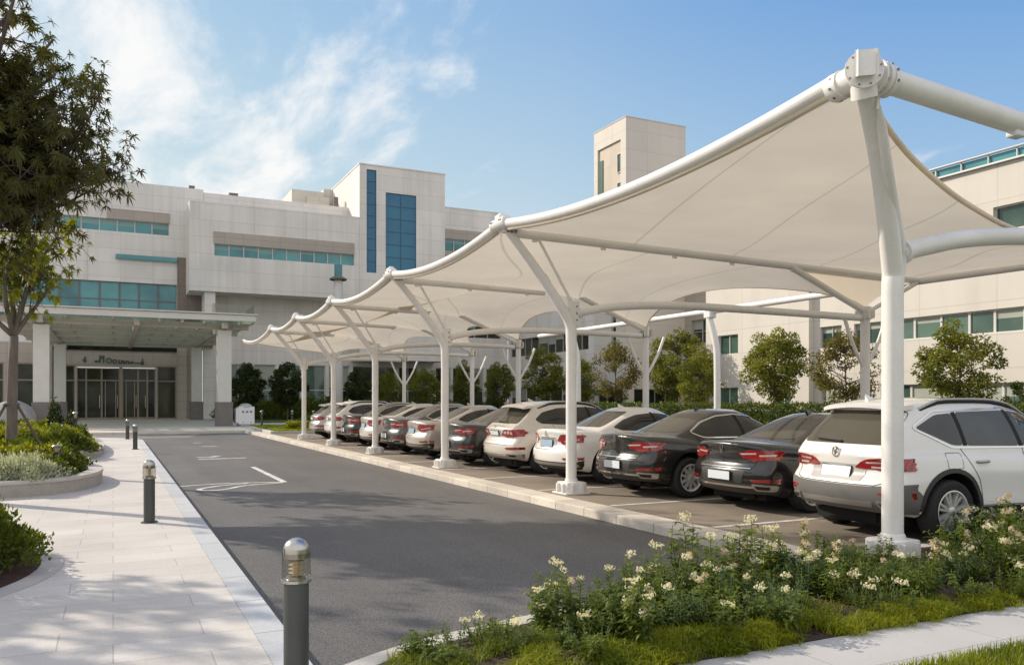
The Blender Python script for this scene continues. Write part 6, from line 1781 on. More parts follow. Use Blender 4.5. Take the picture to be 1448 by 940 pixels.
def round_tree(seed, h, r, base, leaf, lsize, nclump, nleaf, trunk_r=0.075, bark='bark', shape=1.0, dens=1.0):
    """trunk mesh and crown mesh: limbs that carry clumps of small leaves"""
    rs = np.random.RandomState(seed); tb = MB()
    top = branch(tb, (0, 0, -0.1), (rs.uniform(-.1, .1), rs.uniform(-.1, .1), h * 0.80), trunk_r, trunk_r * 0.22, rs, 9, 0.05, sides=9)
    cz = (base + h) / 2; rz = (h - base) / 2
    C = []
    tries = 0
    while len(C) < nclump and tries < 9000:
        tries += 1
        p = rs.normal(size=3); p /= np.linalg.norm(p)
        p *= rs.uniform(0.35, 1.0) ** 0.45
        f = 1.0 - 0.30 * shape * max(0, p[2]) - 0.22 * max(0, -p[2] - 0.3)
        q = np.array([p[0] * r * f, p[1] * r * f, cz + p[2] * rz])
        q[:2] *= rs.uniform(0.86, 1.1)
        if all(np.linalg.norm((q - c) / np.array([r, r, rz])) > 0.21 for c in C): C.append(q)
    for q in C:
        t = min(0.95, max(0.22, (q[2] - 0.45 * np.linalg.norm(q[:2])) / (h * 0.80)))
        i = t * (len(top) - 1); k0 = min(int(i), len(top) - 2); a = top[k0].lerp(top[k0 + 1], i - k0)
        branch(tb, a, q, trunk_r * 0.33, 0.008, rs, 4, 0.2, 0.1, 5)
    P = []; D = []
    cr = r * 0.235
    for q in C:
        n = int(nleaf * rs.uniform(0.55, 1.3))
        d = unit(rs.normal(size=(n, 3))); rad = rs.uniform(0.2, 1.0, (n, 1)) ** 0.6
        P.append(q + d * rad * cr * np.array([1.15, 1.15, 0.8]) * rs.uniform(0.75, 1.25)); D.append(d + rs.normal(size=(n, 3)) * 0.7 + np.array([0, 0, -0.2]))
    P = np.concatenate(P); D = np.concatenate(D)
    V, F = rhombs(P, D, unit(rs.normal(size=P.shape) + np.array([0, 0, 0.8])), lsize * rs.uniform(0.7, 1.3, len(P)), lsize * 0.6 * rs.uniform(0.7, 1.3, len(P)))
    return tb, np_mesh('crown', V, F, leaf)

TREES = {}
def plant_tree(kind, x, y, s, rz, label, group, z=0.0, name='broadleaf_tree'):
    tm, cm = TREES[kind]
    r = empty(name, (x, y, z), rz, label, 'tree', group); r.scale = (s[0], s[0], s[1])
    link_mesh('trunk', tm, r); link_mesh('crown', cm, r)
    return r
def mk_tree(key, *a, bark='bark', **k):
    tb, cm = round_tree(*a, bark=bark, **k); TREES[key] = (tb.mesh('trunk', M[bark], smooth=True), cm)
mk_tree('a', 11, 5.4, 1.8, 1.5, M['leaf_tree'], 0.15, 56, 170)
mk_tree('b', 12, 5.4, 1.7, 1.4, M['leaf_rust'], 0.14, 46, 120)
mk_tree('c', 13, 5.4, 1.8, 1.3, M['leaf_tree'], 0.15, 58, 160)
mk_tree('d', 14, 4.5, 1.35, 1.1, M['leaf_dark'], 0.16, 52, 180)
mk_tree('e', 15, 2.5, 0.65, 0.25, M['leaf_hedge'], 0.10, 36, 90, trunk_r=0.04, shape=2.4)
mk_tree('f', 16, 6.4, 2.0, 1.6, M['leaf_tree'], 0.16, 64, 165, trunk_r=0.09)
g_ = 'small round-crowned trees in front of the buildings'
for kind, x, y, s, lab in (
    ('a', 33, 34.3, (1.0, 1.05), 'round green tree before the bright blank wall, between black sedan and white SUV'),
    ('b', 33, 29.5, (0.95, 0.97), 'sparse rusty green tree just left of the nearest mast'),
    ('c', 33, 23.4, (0.92, 0.91), 'round green tree behind the roof of the white SUV'),
    ('e', 33, 20.9, (1.0, 1.0), 'short cone shaped shrub tree at the right edge'),
    ('c', 33, 40.9, (0.75, 0.90), 'narrow tree over the dark sedan in front of the bright wall corner'),
    ('f', 35.5, 46.5, (1.0, 1.04), 'tallest tree, behind the inner canopy column and the white sedan'),
    ('b', 33, 50.5, (0.98, 1.12), 'dark rusty tree to the right of the second mast'),
    ('f', 33.5, 56.3, (0.72, 0.80), 'bushy tree partly hidden directly behind the second mast'),
    ('f', 33, 61.6, (0.86, 0.97), 'broad tree over the pale crossover left of the second mast'),
    ('a', 33, 70.3, (0.78, 0.98), 'round tree over the dark grey sedan right of the third mast'),
    ('c', 31, 74, (0.80, 0.98), 'tree close to the right of the third mast'),
    ('a', 24.6, 68, (0.85, 0.82), 'yellowish green tree just left of the third mast'),
    ('a', 21.5, 68.5, (0.62, 0.78), 'small yellowish tree between the third and fourth masts'),
    ('d', 18.6, 68, (0.78, 0.96), 'small dark tree seen between the fourth and fifth masts'),
    ('d', 12.7, 67.6, (1.05, 1.02), 'dark rounded tree left of the sixth mast, nearer the canopy'),
    ('d', 9.7, 68.4, (0.98, 1.0), 'dark rounded tree beside the white utility box'),
):
    plant_tree(kind, x, y, s, rnd.uniform(0, 6.3), lab, g_, z=0.05 if y > 60 and x < 36 else 0.0)

# clipped hedge behind the bays
def leaf_box(x0, x1, y0, y1, z0, z1, n, size, seed, wob=0.1):
    rs = np.random.RandomState(seed)
    P = np.stack([rs.uniform(x0, x1, n), rs.uniform(y0, y1, n), rs.uniform(z0, z1, n)], 1)
    f = rs.randint(0, 5, n)
    P[f == 0, 0] = x0; P[(f == 1) | (f == 2), 2] = z1; P[f == 3, 0] = x0; P[f == 4, 1] = y0 + rs.choice([0, 1], (f == 4).sum()) * (y1 - y0)
    P += rs.normal(size=P.shape) * wob * 0.5
    P[:, 2] += 0.06 * np.sin(P[:, 1] * 1.7) + 0.05 * np.sin(P[:, 1] * 4.1)
    D = rs.normal(size=P.shape) + np.array([-0.5, 0, 0.8])
    return rhombs(P, D, unit(rs.normal(size=P.shape) + np.array([-0.6, 0, 0.6])), size * rs.uniform(0.7, 1.3, n), size * 0.6)
r = empty('clipped_hedge', (31.2, 36, 0), 0, 'long low clipped hedge running behind the parked cars', 'hedge')
V, F = leaf_box(30.6, 31.8, 15, 58, 0.3, 1.32, 15000, 0.17, 5); world_child(link_mesh('foliage', np_mesh('hedge', V, F, M['leaf_hedge'])), r)
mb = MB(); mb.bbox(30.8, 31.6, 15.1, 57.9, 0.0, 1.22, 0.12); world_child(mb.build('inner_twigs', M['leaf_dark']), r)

# rounded shrubs
SHR = {}
def shrub_mesh(key, seed, h, r, n, size, leaf, aspect=0.62, up=0.6, spread=1.0):
    rs = np.random.RandomState(seed)
    d = unit(rs.normal(size=(n, 3))); d[:, 2] = np.abs(d[:, 2])
    lob = 1 + 0.16 * np.sin(d[:, 0:1] * 5 + seed) + 0.14 * np.sin(d[:, 1:2] * 6 + 2) + 0.1 * np.sin(d[:, 2:3] * 9)
    rad = rs.uniform(0.45, 1.0, (n, 1)) ** 0.4 * lob * rs.uniform(0.9, 1.08, (n, 1))
    P = d * rad * np.array([r, r, h * 0.95]); P[:, 2] += 0.03
    D = d * 0.8 + rs.normal(size=(n, 3)) * 0.55 + np.array([0, 0, up])
    V, F = rhombs(P, D, unit(rs.normal(size=(n, 3)) + d), size * rs.uniform(0.6, 1.3, n), size * aspect * rs.uniform(0.7, 1.2, n))
    st = MB()
    for k in range(14):
        q = P[rs.randint(n)] * 0.8; branch(st, (rs.normal() * 0.05, rs.normal() * 0.05, -0.05), q, 0.012, 0.004, rs, 3, 0.3, 0, 4)
    SHR[key] = (st.mesh('stem', M['bark'], smooth=True), np_mesh('foliage', V, F, leaf))
def shrub(key, x, y, z, s, label, group, cat='shrub', name='leafy_shrub', sz=None):
    r = empty(name, (x, y, z), rnd.uniform(0, 6.3), label, cat, group); r.scale = (s, s, sz or s)
    link_mesh('stem', SHR[key][0], r); link_mesh('foliage', SHR[key][1], r)
    return r
shrub_mesh('box', 3, 0.55, 0.52, 2600, 0.065, M['leaf_shrub'])
shrub_mesh('box2', 4, 0.5, 0.55, 2600, 0.060, M['leaf_shrub'])
shrub_mesh('yellow', 5, 0.45, 0.6, 2200, 0.085, M['leaf_yellow'])
shrub_mesh('green', 6, 0.45, 0.6, 2000, 0.09, M['leaf_shrub'])
shrub_mesh('silver', 7, 0.36, 0.55, 2400, 0.075, M['leaf_silver'], aspect=0.4, up=1.2)
shrub_mesh('cone', 8, 0.95, 0.30, 1500, 0.08, M['leaf_dark'])
# ring bed shrubs
for k, (x, y, s) in enumerate(((-1.28, 9.9, 1.05), (-1.22, 9.1, 1.0), (-1.5, 8.35, 0.95), (-2.2, 10.4, 1.1), (-2.3, 9.4, 1.15), (-2.5, 8.3, 1.0), (-3.1, 9.8, 1.1), (-3.1, 8.8, 1.1), (-1.75, 10.55, 0.8))):
    shrub('box' if k % 2 else 'box2', x, y, 0.06, s, 'glossy green box shrub in the mulched ring bed at the left edge', 'box shrubs in the ring bed')
def inside_loop(loop, x, y):
    c = False
    for i in range(len(loop)):
        a, b = loop[i - 1], loop[i]
        if (a[1] > y) != (b[1] > y) and x < (b[0] - a[0]) * (y - a[1]) / (b[1] - a[1]) + a[0]: c = not c
    return c
def fill(loop, margin, step, fn, xmin=-6.5):
    inn = inset(loop, margin); ys_ = [p[1] for p in inn]
    y = min(ys_) + step * 0.3; row = 0
    while y < max(ys_):
        x = -0.3 - (row % 2) * step * 0.5
        while x > xmin:
            if inside_loop(inn, x, y): fn(x + rnd.uniform(-0.12, 0.12) * step, y + rnd.uniform(-0.12, 0.12) * step)
            x -= step
        y += step * 0.8; row += 1
def bed_a(x, y):
    if y < 18.3 and x < -1.2: shrub('silver', x, y, 0.18, rnd.uniform(0.9, 1.1), 'silvery white leafy mound along the front of the near planter', 'silver plants in the near planter', name='silver_plant', cat='plant')
    elif y > 19.4 or x < -1.3: shrub('yellow' if rnd.random() < 0.6 else 'green', x, y, 0.18, rnd.uniform(0.9, 1.1), 'low shrub with yellow green leaves at the back of the near planter', 'yellow green shrubs of the near planter')
    else: shrub('green', x, y, 0.18, rnd.uniform(0.75, 0.9), 'low green shrub at the rounded end of the near planter', 'green shrubs at the end of the near planter')
fill(bedA, 0.55, 0.70, bed_a)
def bed_b(x, y):
    if x < -5.2 and y > 30: return
    shrub('yellow' if rnd.random() < 0.7 else 'green', x, y, 0.16, rnd.uniform(1.0, 1.25), 'bright yellow green shrub in the far planter', 'yellow green shrubs of the far planter')
fill(bedB, 0.75, 1.05, bed_b, xmin=-6.0)
for x, y, s, lab in ((-1.85, 33.2, 1.15, 'dark upright conifer in the far planter, taller of two'), (-1.45, 34.6, 0.8, 'dark upright conifer in the far planter, shorter of two')):
    shrub('cone', x, y, 0.3, s, lab, None, name='dwarf_conifer', cat='conifer')
# island shrubs and the dark planting before the hospital front
for k in range(20):
    x, y = rnd.uniform(8.0, 13), rnd.uniform(42.2, 44.2)
    shrub('yellow', x, y, 0.1, rnd.uniform(0.9, 1.2), 'yellow green low shrub massed on the front of the grass island', 'shrubs on the grass island', sz=rnd.uniform(0.7, 0.95))
for k in range(12):
    x, y = 9.3 + rnd.uniform(0, 5), rnd.uniform(45.5, 48.5)
    shrub('green', x, y, 0.1, rnd.uniform(0.8, 1.2), 'green shrub at the back of the grass island', 'back shrubs on the grass island')
for k in range(34):
    x = 9.2 + k * 0.75 + rnd.uniform(-0.2, 0.2); y = 74 + rnd.uniform(-2.5, 2)
    shrub('box', x, y, 0.02, rnd.uniform(2.0, 2.9), 'dark green shrub in the planting along the hospital ground floor', 'dark shrubs along the hospital front')

# ================================================================== BIG LEAFY TREES ON THE LEFT
def whorled_tree(seed, fork, limbs, nsub, ntwig, nros, leaf, length, width, tr, crown_c, crown_r, bark, clip=None):
    rs = np.random.RandomState(seed); tb = MB(); RP = []; RA = []
    base = branch(tb, (0, 0, -0.1), fork, tr, tr * 0.72, rs, 6, 0.05, sides=12)
    f = Vector(fork)
    for (dx, dy, dz) in limbs:
        e = Vector((dx, dy, dz)); pts = branch(tb, f, e, tr * 0.5, tr * 0.14, rs, 8, 0.22, 0.10, 8)
        for k in range(nsub):
            t = rs.uniform(0.30, 1.0); i = t * 8; k0 = min(int(i), 7); a = pts[k0].lerp(pts[k0 + 1], i - k0)
            q = np.array(crown_c) + unit(rs.normal(size=(1, 3)))[0] * np.array(crown_r) * rs.uniform(0.55, 1.0)
            dirv = Vector(q) - a
            L = min(dirv.length, rs.uniform(0.8, 1.7) * crown_r[0] / 3.2)
            d = (dirv.normalized() + (e - f).normalized() * 0.7 + Vector(rs.normal(size=3)) * 0.25).normalized()
            b = a + d * L
            sp = branch(tb, a, b, tr * 0.13, tr * 0.045, rs, 5, 0.25, 0.08, 5)
            for m in range(ntwig):
                tt = rs.uniform(0.25, 1.0); i = tt * 5; k1 = min(int(i), 4); a2 = sp[k1].lerp(sp[k1 + 1], i - k1)
                d2 = (d + Vector(rs.normal(size=3)) * 0.75 + Vector((0, 0, 0.15))).normalized(); L2 = rs.uniform(0.25, 0.75)
                b2 = a2 + d2 * L2
                branch(tb, a2, b2, tr * 0.035, 0.004, rs, 3, 0.25, 0.0, 4)
                for w in range(nros):
                    s_ = 1.0 - 0.33 * w * rs.uniform(0.7, 1.2)
                    RP.append(a2.lerp(b2, s_)); RA.append(d2 + Vector(rs.normal(size=3)) * 0.35)
    RP = np.array([p[:] for p in RP]); RA = np.array([p[:] for p in RA])
    V, F = rosettes(RP, RA, rs, 11, length, width)
    return tb, np_mesh('crown', V, F, leaf)

# large tree whose trunk stands just outside the left edge of the picture
limbs = []
rs_ = np.random.RandomState(3)
for k in range(13):
    a = k * 2.4 + rs_.uniform(-0.3, 0.3); rr = rs_.uniform(1.2, 3.3); limbs.append((rr * math.cos(a) * 0.75 + 0.8, rr * math.sin(a) * 0.9 - 0.2, rs_.uniform(6.0, 9.4) - rr * 0.40))
limbs += [(2.6, -0.4, 7.4), (3.1, -1.0, 6.2), (2.5, 0.6, 8.4), (1.4, -0.6, 5.6), (1.9, 0.3, 6.6), (0.9, -1.6, 6.6), (2.6, -0.6, 5.1), (3.0, 0.1, 5.2), (1.0, -0.9, 5.4), (2.0, -1.4, 8.0), (2.4, -1.3, 5.6)]
tb, cm = whorled_tree(21, (0.15, -0.1, 3.6), limbs, 13, 10, 2, M['leaf_big'], 0.15, 0.034, 0.17, (1.65, -0.6, 6.5), (3.0, 3.1, 3.1), 'bark')
r = empty('large_tree', (-3.55, 17.6, 0.25), 0, 'large dark leaved tree with drooping whorled leaves overhanging the upper left corner', 'tree')
tb.build('trunk', M['bark'], r, smooth=True); link_mesh('crown', cm, r)

# staked young tree in the near planter
limbs = [(0.5, -0.3, 4.6), (-0.5, 0.3, 4.9), (0.9, 0.2, 5.2), (0.1, -0.8, 5.0), (-0.6, -0.5, 4.4), (0.3, 0.4, 5.6), (1.0, -0.5, 4.2)]
tb, cm = whorled_tree(22, (0.05, 0.0, 2.85), limbs, 7, 5, 2, M['leaf_lime'], 0.14, 0.042, 0.125, (0.3, 0, 4.5), (1.7, 1.7, 1.2), 'bark_pale')
r = empty('young_tree', (-2.05, 21.4, 0.24), 0, 'slim young tree with yellow green leaves tied to stakes in the near planter', 'tree')
tb.build('trunk', M['bark_pale'], r, smooth=True); link_mesh('crown', cm, r)
for k, (dx, dy) in enumerate(((-0.75, -0.45), (0.85, -0.35), (0.0, 0.9))):
    mb = MB(); mb.tube([(dx, dy, -0.1), (dx * 0.12, dy * 0.12, 1.35)], 0.032, 8); mb.build('stake', M['wood'], r)
mb = MB(); mb.tube([(0.15 * math.cos(a), 0.15 * math.sin(a), 1.33) for a in [2 * math.pi * k / 16 for k in range(17)]], 0.03, 6); mb.build('tie', M['dark_stone'], r)

# second large tree further left; the photograph shows its shadow across the path
limbs = []
for k in range(12):
    a = k * 2.4; rr = rs_.uniform(1.0, 3.0); limbs.append((rr * math.cos(a), rr * math.sin(a), rs_.uniform(5.0, 7.5) - rr * 0.4))
tb, cm = whorled_tree(23, (0, 0, 2.8), limbs, 5, 4, 2, M['leaf_big'], 0.19, 0.042, 0.15, (0, 0, 5.2), (3.3, 3.3, 2.2), 'bark')
r = empty('shade_tree', (-6.6, 13.8, 0.0), 1.0, 'leafy tree standing left of the path that throws its shadow on the paving', 'tree')
tb.build('trunk', M['bark'], r, smooth=True); link_mesh('crown', cm, r)

# ================================================================== FRONT BED: FLOWERS, GROUND COVER, LAWN
def leaf6(V, F, p, d, n, L, W, droop):
    d = d.normalized(); s = d.cross(n)
    if s.length < 1e-5: s = d.orthogonal()
    s.normalize(); u = s.cross(d)
    dn = Vector((0, 0, -1))
    c1 = p + d * L * 0.35 + dn * L * droop * 0.10; c2 = p + d * L * 0.70 + dn * L * droop * 0.42; tip = p + d * L * 0.95 + dn * L * droop
    i = len(V)
    V += [p[:], (c1 + s * W * 0.5 + u * W * 0.16)[:], c1[:], (c1 - s * W * 0.5 + u * W * 0.16)[:], (c2 + s * W * 0.36 + u * W * 0.12)[:], c2[:], (c2 - s * W * 0.36 + u * W * 0.12)[:], tip[:]]
    F += [(i, i + 2, i + 1), (i, i + 3, i + 2), (i + 1, i + 2, i + 5, i + 4), (i + 2, i + 3, i + 6, i + 5), (i + 4, i + 5, i + 7), (i + 5, i + 6, i + 7)]
FL = []
def flower_proto(seed, h, nst, spread, leafm, petalm, heads, leaf_l=0.125, leaf_w=0.046, dense=1.0):
    rs = random.Random(seed)
    st = MB(); LV, LF = [], []; hd = []
    for k in range(nst):
        a = rs.uniform(0, 6.28); rr = spread * math.sqrt(rs.random())
        hh = h * rs.uniform(0.62, 1.0) if k else h
        top = Vector((rr * math.cos(a) * 1.25, rr * math.sin(a) * 1.25, hh))
        b0 = Vector((rr * math.cos(a) * 0.45, rr * math.sin(a) * 0.45, -0.03))
        pts = [b0.lerp(top, t) + Vector((rs.uniform(-1, 1), rs.uniform(-1, 1), 0)) * 0.012 + Vector((math.cos(a), math.sin(a), 0)) * 0.05 * math.sin(t * 3.1) * rr / spread for t in [i / 7 for i in range(8)]]
        st.tube(pts, [lerp(0.0052, 0.0028, i / 7) for i in range(8)], 5)
        nl = int(hh / 0.019 * dense)
        for i in range(nl):
            t = lerp(0.08, 0.95, i / nl); q = t * 7; k0 = min(int(q), 6); p = pts[k0].lerp(pts[k0 + 1], q - k0)
            aa = i * 2.4 + rs.uniform(-0.4, 0.4); el = rs.uniform(0.0, 0.75)
            d = Vector((math.cos(aa) * math.cos(el), math.sin(aa) * math.cos(el), math.sin(el)))
            L = leaf_l * rs.uniform(0.55, 1.15) * (1.15 - 0.45 * t)
            leaf6(LV, LF, p, d, Vector((0, 0, 1)), L, leaf_w * rs.uniform(0.8, 1.2) * (1.1 - 0.3 * t), rs.uniform(0.1, 0.6))
            if rs.random() < 0.4:
                d = (d + Vector((rs.uniform(-1, 1), rs.uniform(-1, 1), 0.2))).normalized(); leaf6(LV, LF, p + d * 0.02, d, Vector((0, 0, 1)), L * 0.7, leaf_w * 0.8, rs.uniform(0.2, 0.7))
        if k < heads: hd.append((top, rs.uniform(0.034, 0.056)))
    hm = []
    for (c, rad) in hd:
        V, F = [], []
        lob = [Vector((rs.uniform(-1, 1), rs.uniform(-1, 1), rs.uniform(-0.9, 0.5))) * rad * 0.55 for _ in range(3)]
        for j in range(36):
            while True:
                d = Vector((rs.uniform(-1, 1), rs.uniform(-1, 1), rs.uniform(-0.6, 1)))
                if 0.1 < d.length < 1: break
            d.normalize(); kk = rs.uniform(0.45, 1.25); c0 = c + lob[j % 3] + Vector((d.x * rad * kk, d.y * rad * kk, d.z * rad * 0.75 * kk + 0.012))
            t1 = d.orthogonal().normalized(); t2 = d.cross(t1); a0 = rs.uniform(0, 6)
            for m in range(5):
                a = a0 + m * 1.2566; e = t1 * math.cos(a) + t2 * math.sin(a); f2 = t1 * math.cos(a + 1.57) + t2 * math.sin(a + 1.57)
                pl = rad * rs.uniform(0.20, 0.36); i = len(V)
                V += [c0[:], (c0 + e * pl * 0.6 + f2 * pl * 0.35 + d * 0.003)[:], (c0 + e * pl + d * rs.uniform(-0.002, 0.005))[:], (c0 + e * pl * 0.6 - f2 * pl * 0.35 + d * 0.003)[:]]
                F.append((i, i + 1, i + 2, i + 3))
            i = len(V)
        m_ = MB(); m_.add(V, F); hm.append(m_.mesh('flower_head', petalm))
    lm = MB(); lm.add(LV, LF)
    FL.append((st.mesh('stem', M['stem'], smooth=True), lm.mesh('foliage', leafm), hm))
flower_proto(1, 0.55, 8, 0.15, M['leaf_flower'], M['petal'], 2)
flower_proto(2, 0.48, 11, 0.19, M['leaf_flower'], M['petal'], 2)
flower_proto(3, 0.42, 10, 0.20, M['leaf_flower'], M['petal_pink'], 1, leaf_l=0.105)
flower_proto(4, 0.36, 12, 0.22, M['leaf_cool'], M['petal'], 1, leaf_l=0.085, leaf_w=0.026, dense=1.5)
flower_proto(5, 0.60, 10, 0.18, M['leaf_flower'], M['petal_pink'], 3)
flower_proto(6, 0.30, 14, 0.22, M['leaf_flower'], M['petal'], 0, leaf_l=0.11)
flower_proto(7, 0.34, 13, 0.24, M['leaf_hedge'], M['petal'], 1, leaf_l=0.07, leaf_w=0.03)
FLABEL = ['tall white-flowered plant with lance leaves', 'bushy white-flowered plant with dark leaves', 'leafy plant with pinkish cream flower clusters', 'fine grey green plant with small white flowers',
          'tallest plant with several pinkish white flower clusters', 'low dark leafy plant without flowers', 'low bright green leafy plant']
def flower(k, x, y, s, where, sz=None):
    r = empty('flowering_plant', (x, y, soil_z(x, y) - 0.01), rnd.uniform(0, 6.3), FLABEL[k] + ' ' + where, 'plant', FLABEL[k] + 's ' + where)
    r.scale = (s, s, sz or s)
    st, lm, hm = FL[k]
    link_mesh('stem', st, r); link_mesh('foliage', lm, r)
    for h_ in hm: link_mesh('flower_head', h_, r)
def bed_top(x):
    for a, b in zip(soil_top[:-1], soil_top[1:]):
        if a[0] <= x <= b[0]: return lerp(a[1], b[1], (x - a[0]) / max(1e-6, b[0] - a[0]))
    return soil_top[-1][1]
LEFT = 'in the narrow left end of the front bed'; MID = 'in the middle of the front bed'; RIGHT = 'in the front bed before the white SUV'
fr = random.Random(5)
# single tall stems that stand out against the road
for k, x, y, s in ((0, 3.10, 5.25, 0.62), (0, 3.45, 5.3, 0.80), (1, 3.8, 5.25, 0.92), (0, 4.3, 5.45, 1.12), (0, 4.8, 5.55, 1.05), (1, 5.3, 5.65, 1.0), (4, 5.9, 5.6, 0.8)):
    flower(k, x, y, s, MID if x > 3.2 else LEFT)
for i in range(52):
    x = fr.uniform(2.6, 5.4); y = fr.uniform(4.38, bed_top(x) - 0.25)
    flower(fr.choice((1, 2, 3, 5, 5, 6, 5)), x, y, fr.uniform(0.6, 0.9), MID if x > 3.2 else LEFT)
for i in range(125):
    x = fr.uniform(5.2, 10.5); y = fr.uniform(4.36, bed_top(x) - 0.15)
    if abs(x - 7.33) < 0.42 and abs(y - 5.95) < 0.55: continue
    near_post = abs(x - 7.0) < 0.75 and y > 5.0
    flower(fr.choice((1, 2, 3, 4, 5, 5, 6, 6)), x, y, (fr.uniform(0.45, 0.6) if near_post else fr.uniform(0.8, 1.15) if x > 7.4 else fr.uniform(0.6, 0.85)), RIGHT)
for i in range(12):
    flower(fr.choice((5, 6)), fr.uniform(1.7, 2.9), fr.uniform(4.4, 5.1), fr.uniform(0.45, 0.65), LEFT)

def blades(P, L, W, lean, rs):
    """arched grass blades as two stacked quads"""
    n = len(P); a = rs.uniform(0, 2 * np.pi, (n, 1))
    d = np.concatenate([np.cos(a), np.sin(a), np.zeros((n, 1))], 1); s = np.concatenate([-np.sin(a), np.cos(a), np.zeros((n, 1))], 1)
    L = L.reshape(-1, 1); up = np.array([[0, 0, 1.0]]); ln = lean.reshape(-1, 1)
    m = P + up * L * 0.6 * (1 - 0.2 * ln) + d * L * 0.28 * ln; t = P + up * L * (1 - 0.55 * ln) + d * L * 0.85 * ln
    V = np.stack([P - s * W, P + s * W, m + s * W * 0.8, m - s * W * 0.8, t + s * W * 0.12, t - s * W * 0.12], 1).reshape(-1, 3)
    b = np.arange(n)[:, None] * 6
    return V, np.concatenate([b + np.array([[0, 1, 2, 3]]), b + np.array([[3, 2, 4, 5]])], 0)
rs = np.random.RandomState(8)
pts = []
def tuft(x, y, r, n, hgt):
    for _ in range(n):
        a = rs.uniform(0, 6.28); q = r * math.sqrt(rs.uniform()); pts.append((x + q * math.cos(a), y + q * math.sin(a), hgt * rs.uniform(0.6, 1.15)))
for i in range(150):
    x = rs.uniform(1.5, 10.0); y = 4.20 + abs(rs.normal()) * 0.15
    tuft(x, y, 0.12, 210, rs.uniform(0.07, 0.15))
for i in range(46):
    x = rs.uniform(1.35, 3.3); t_ = rs.uniform(0.0, 1.0); y = lerp(4.2, bed_top(x) - 0.10, t_)
    tuft(x, y, 0.10, 140, rs.uniform(0.08, 0.15))
for i in range(40):
    x = rs.uniform(3.2, 9.5); y = rs.uniform(4.5, bed_top(x) - 0.12); tuft(x, y, 0.10, 80, rs.uniform(0.10, 0.2))
pts = np.array(pts); Pz = np.array([soil_z(x, y) * min(1, (y - 4.16) * 5) - 0.01 for x, y, _ in pts])
V, F = blades(np.column_stack([pts[:, 0], pts[:, 1], Pz]), pts[:, 2], 0.0026, rs.uniform(0.5, 1.25, len(pts)), rs)
tag(link_mesh('ground_cover', np_mesh('ground_cover', V, F, M['grass'])), 'tufted bright green ground cover grass edging the front bed', 'ground cover', kind='stuff')
n = 26000
P = np.column_stack([rs.uniform(3.0, 9.5, n), 3.44 - rs.uniform(0, 1, n) ** 1.4 * 1.3, np.zeros(n)])
V, F = blades(P, rs.uniform(0.05, 0.10, n), 0.003, rs.uniform(0.1, 0.8, n), rs)
tag(link_mesh('lawn_grass', np_mesh('lawn_grass', V, F, M['grass'])), 'mown lawn in the bottom right corner beyond the narrow path', 'grass', kind='stuff')
n = 16000
P = np.column_stack([rs.uniform(7.3, 14, n), rs.uniform(41.4, 50, n), np.full(n, 0.13)])
V, F = blades(P, rs.uniform(0.08, 0.16, n), 0.012, rs.uniform(0.1, 0.7, n), rs)
tag(link_mesh('island_grass', np_mesh('island_grass', V, F, M['grass'])), 'rough grass on the kerbed island at the end of the bays', 'grass', kind='stuff')
# coarse chips on the soil
ch = MB()
for i in range(2600):
    x = rs.uniform(1.6, 9.5); y = rs.uniform(4.22, bed_top(x) - 0.03); z = soil_z(x, y) * min(1, (y - 4.16) * 5) - 0.004
    a = rs.uniform(0, 6.28); l, w_ = rs.uniform(0.006, 0.02), rs.uniform(0.003, 0.008)
    ch.obox((x, y, z), (l * math.cos(a), l * math.sin(a), rs.uniform(-.3, .3) * l), (-w_ * math.sin(a), w_ * math.cos(a), 0), (0, 0, 0.003))
tag(ch.build('bark_chips', M['mulch']), 'brown bark chips scattered on the bed soil', 'mulch', kind='stuff')
# ================================================================== SUN, SKY, CAMERA
SUN_AZ = R(-39); SUN_EL = R(30)          # azimuth from +Y towards +X
sd_ = Vector((math.sin(SUN_AZ) * math.cos(SUN_EL), math.cos(SUN_AZ) * math.cos(SUN_EL), math.sin(SUN_EL)))
sl = bpy.data.lights.new('sun', 'SUN'); sl.energy = 4.4; sl.angle = R(0.53); sl.color = (1.0, 0.895, 0.755)
so = bpy.data.objects.new('sun', sl); COL.objects.link(so); so.rotation_euler = (-sd_).to_track_quat('-Z', 'Y').to_euler(); so.location = (0, 0, 60)
w = bpy.data.worlds.new('World'); scene.world = w
t = NT(w)
out = t.new('ShaderNodeOutputWorld'); bg = t.new('ShaderNodeBackground'); bg.inputs[1].default_value = 0.15
sky = t.new('ShaderNodeTexSky', sky_type='NISHITA', sun_disc=False, sun_elevation=SUN_EL, sun_rotation=SUN_AZ, altitude=50, air_density=1.0, dust_density=0.25, ozone_density=2.5)
tc = t.new('ShaderNodeTexCoord').outputs['Generated']
sx = t.new('ShaderNodeSeparateXYZ'); t.link(tc, sx.inputs[0])
zz = t.new('ShaderNodeMath', operation='MAXIMUM'); zz.inputs[1].default_value = 0.0; t.link(sx.outputs[2], zz.inputs[0])
za = t.new('ShaderNodeMath', operation='ADD'); za.inputs[1].default_value = 0.12; t.link(zz.outputs[0], za.inputs[0])
dx = t.new('ShaderNodeMath', operation='DIVIDE'); t.link(sx.outputs[0], dx.inputs[0]); t.link(za.outputs[0], dx.inputs[1])
dy = t.new('ShaderNodeMath', operation='DIVIDE'); t.link(sx.outputs[1], dy.inputs[0]); t.link(za.outputs[0], dy.inputs[1])
cbn = t.new('ShaderNodeCombineXYZ'); t.link(dx.outputs[0], cbn.inputs[0]); t.link(dy.outputs[0], cbn.inputs[1])
mp = t.new('ShaderNodeMapping'); mp.inputs['Rotation'].default_value = (0, 0, R(25)); mp.inputs['Scale'].default_value = (2.0, 0.85, 1); mp.inputs['Location'].default_value = (3.1, 0.4, 0)
t.link(cbn.outputs[0], mp.inputs[0])
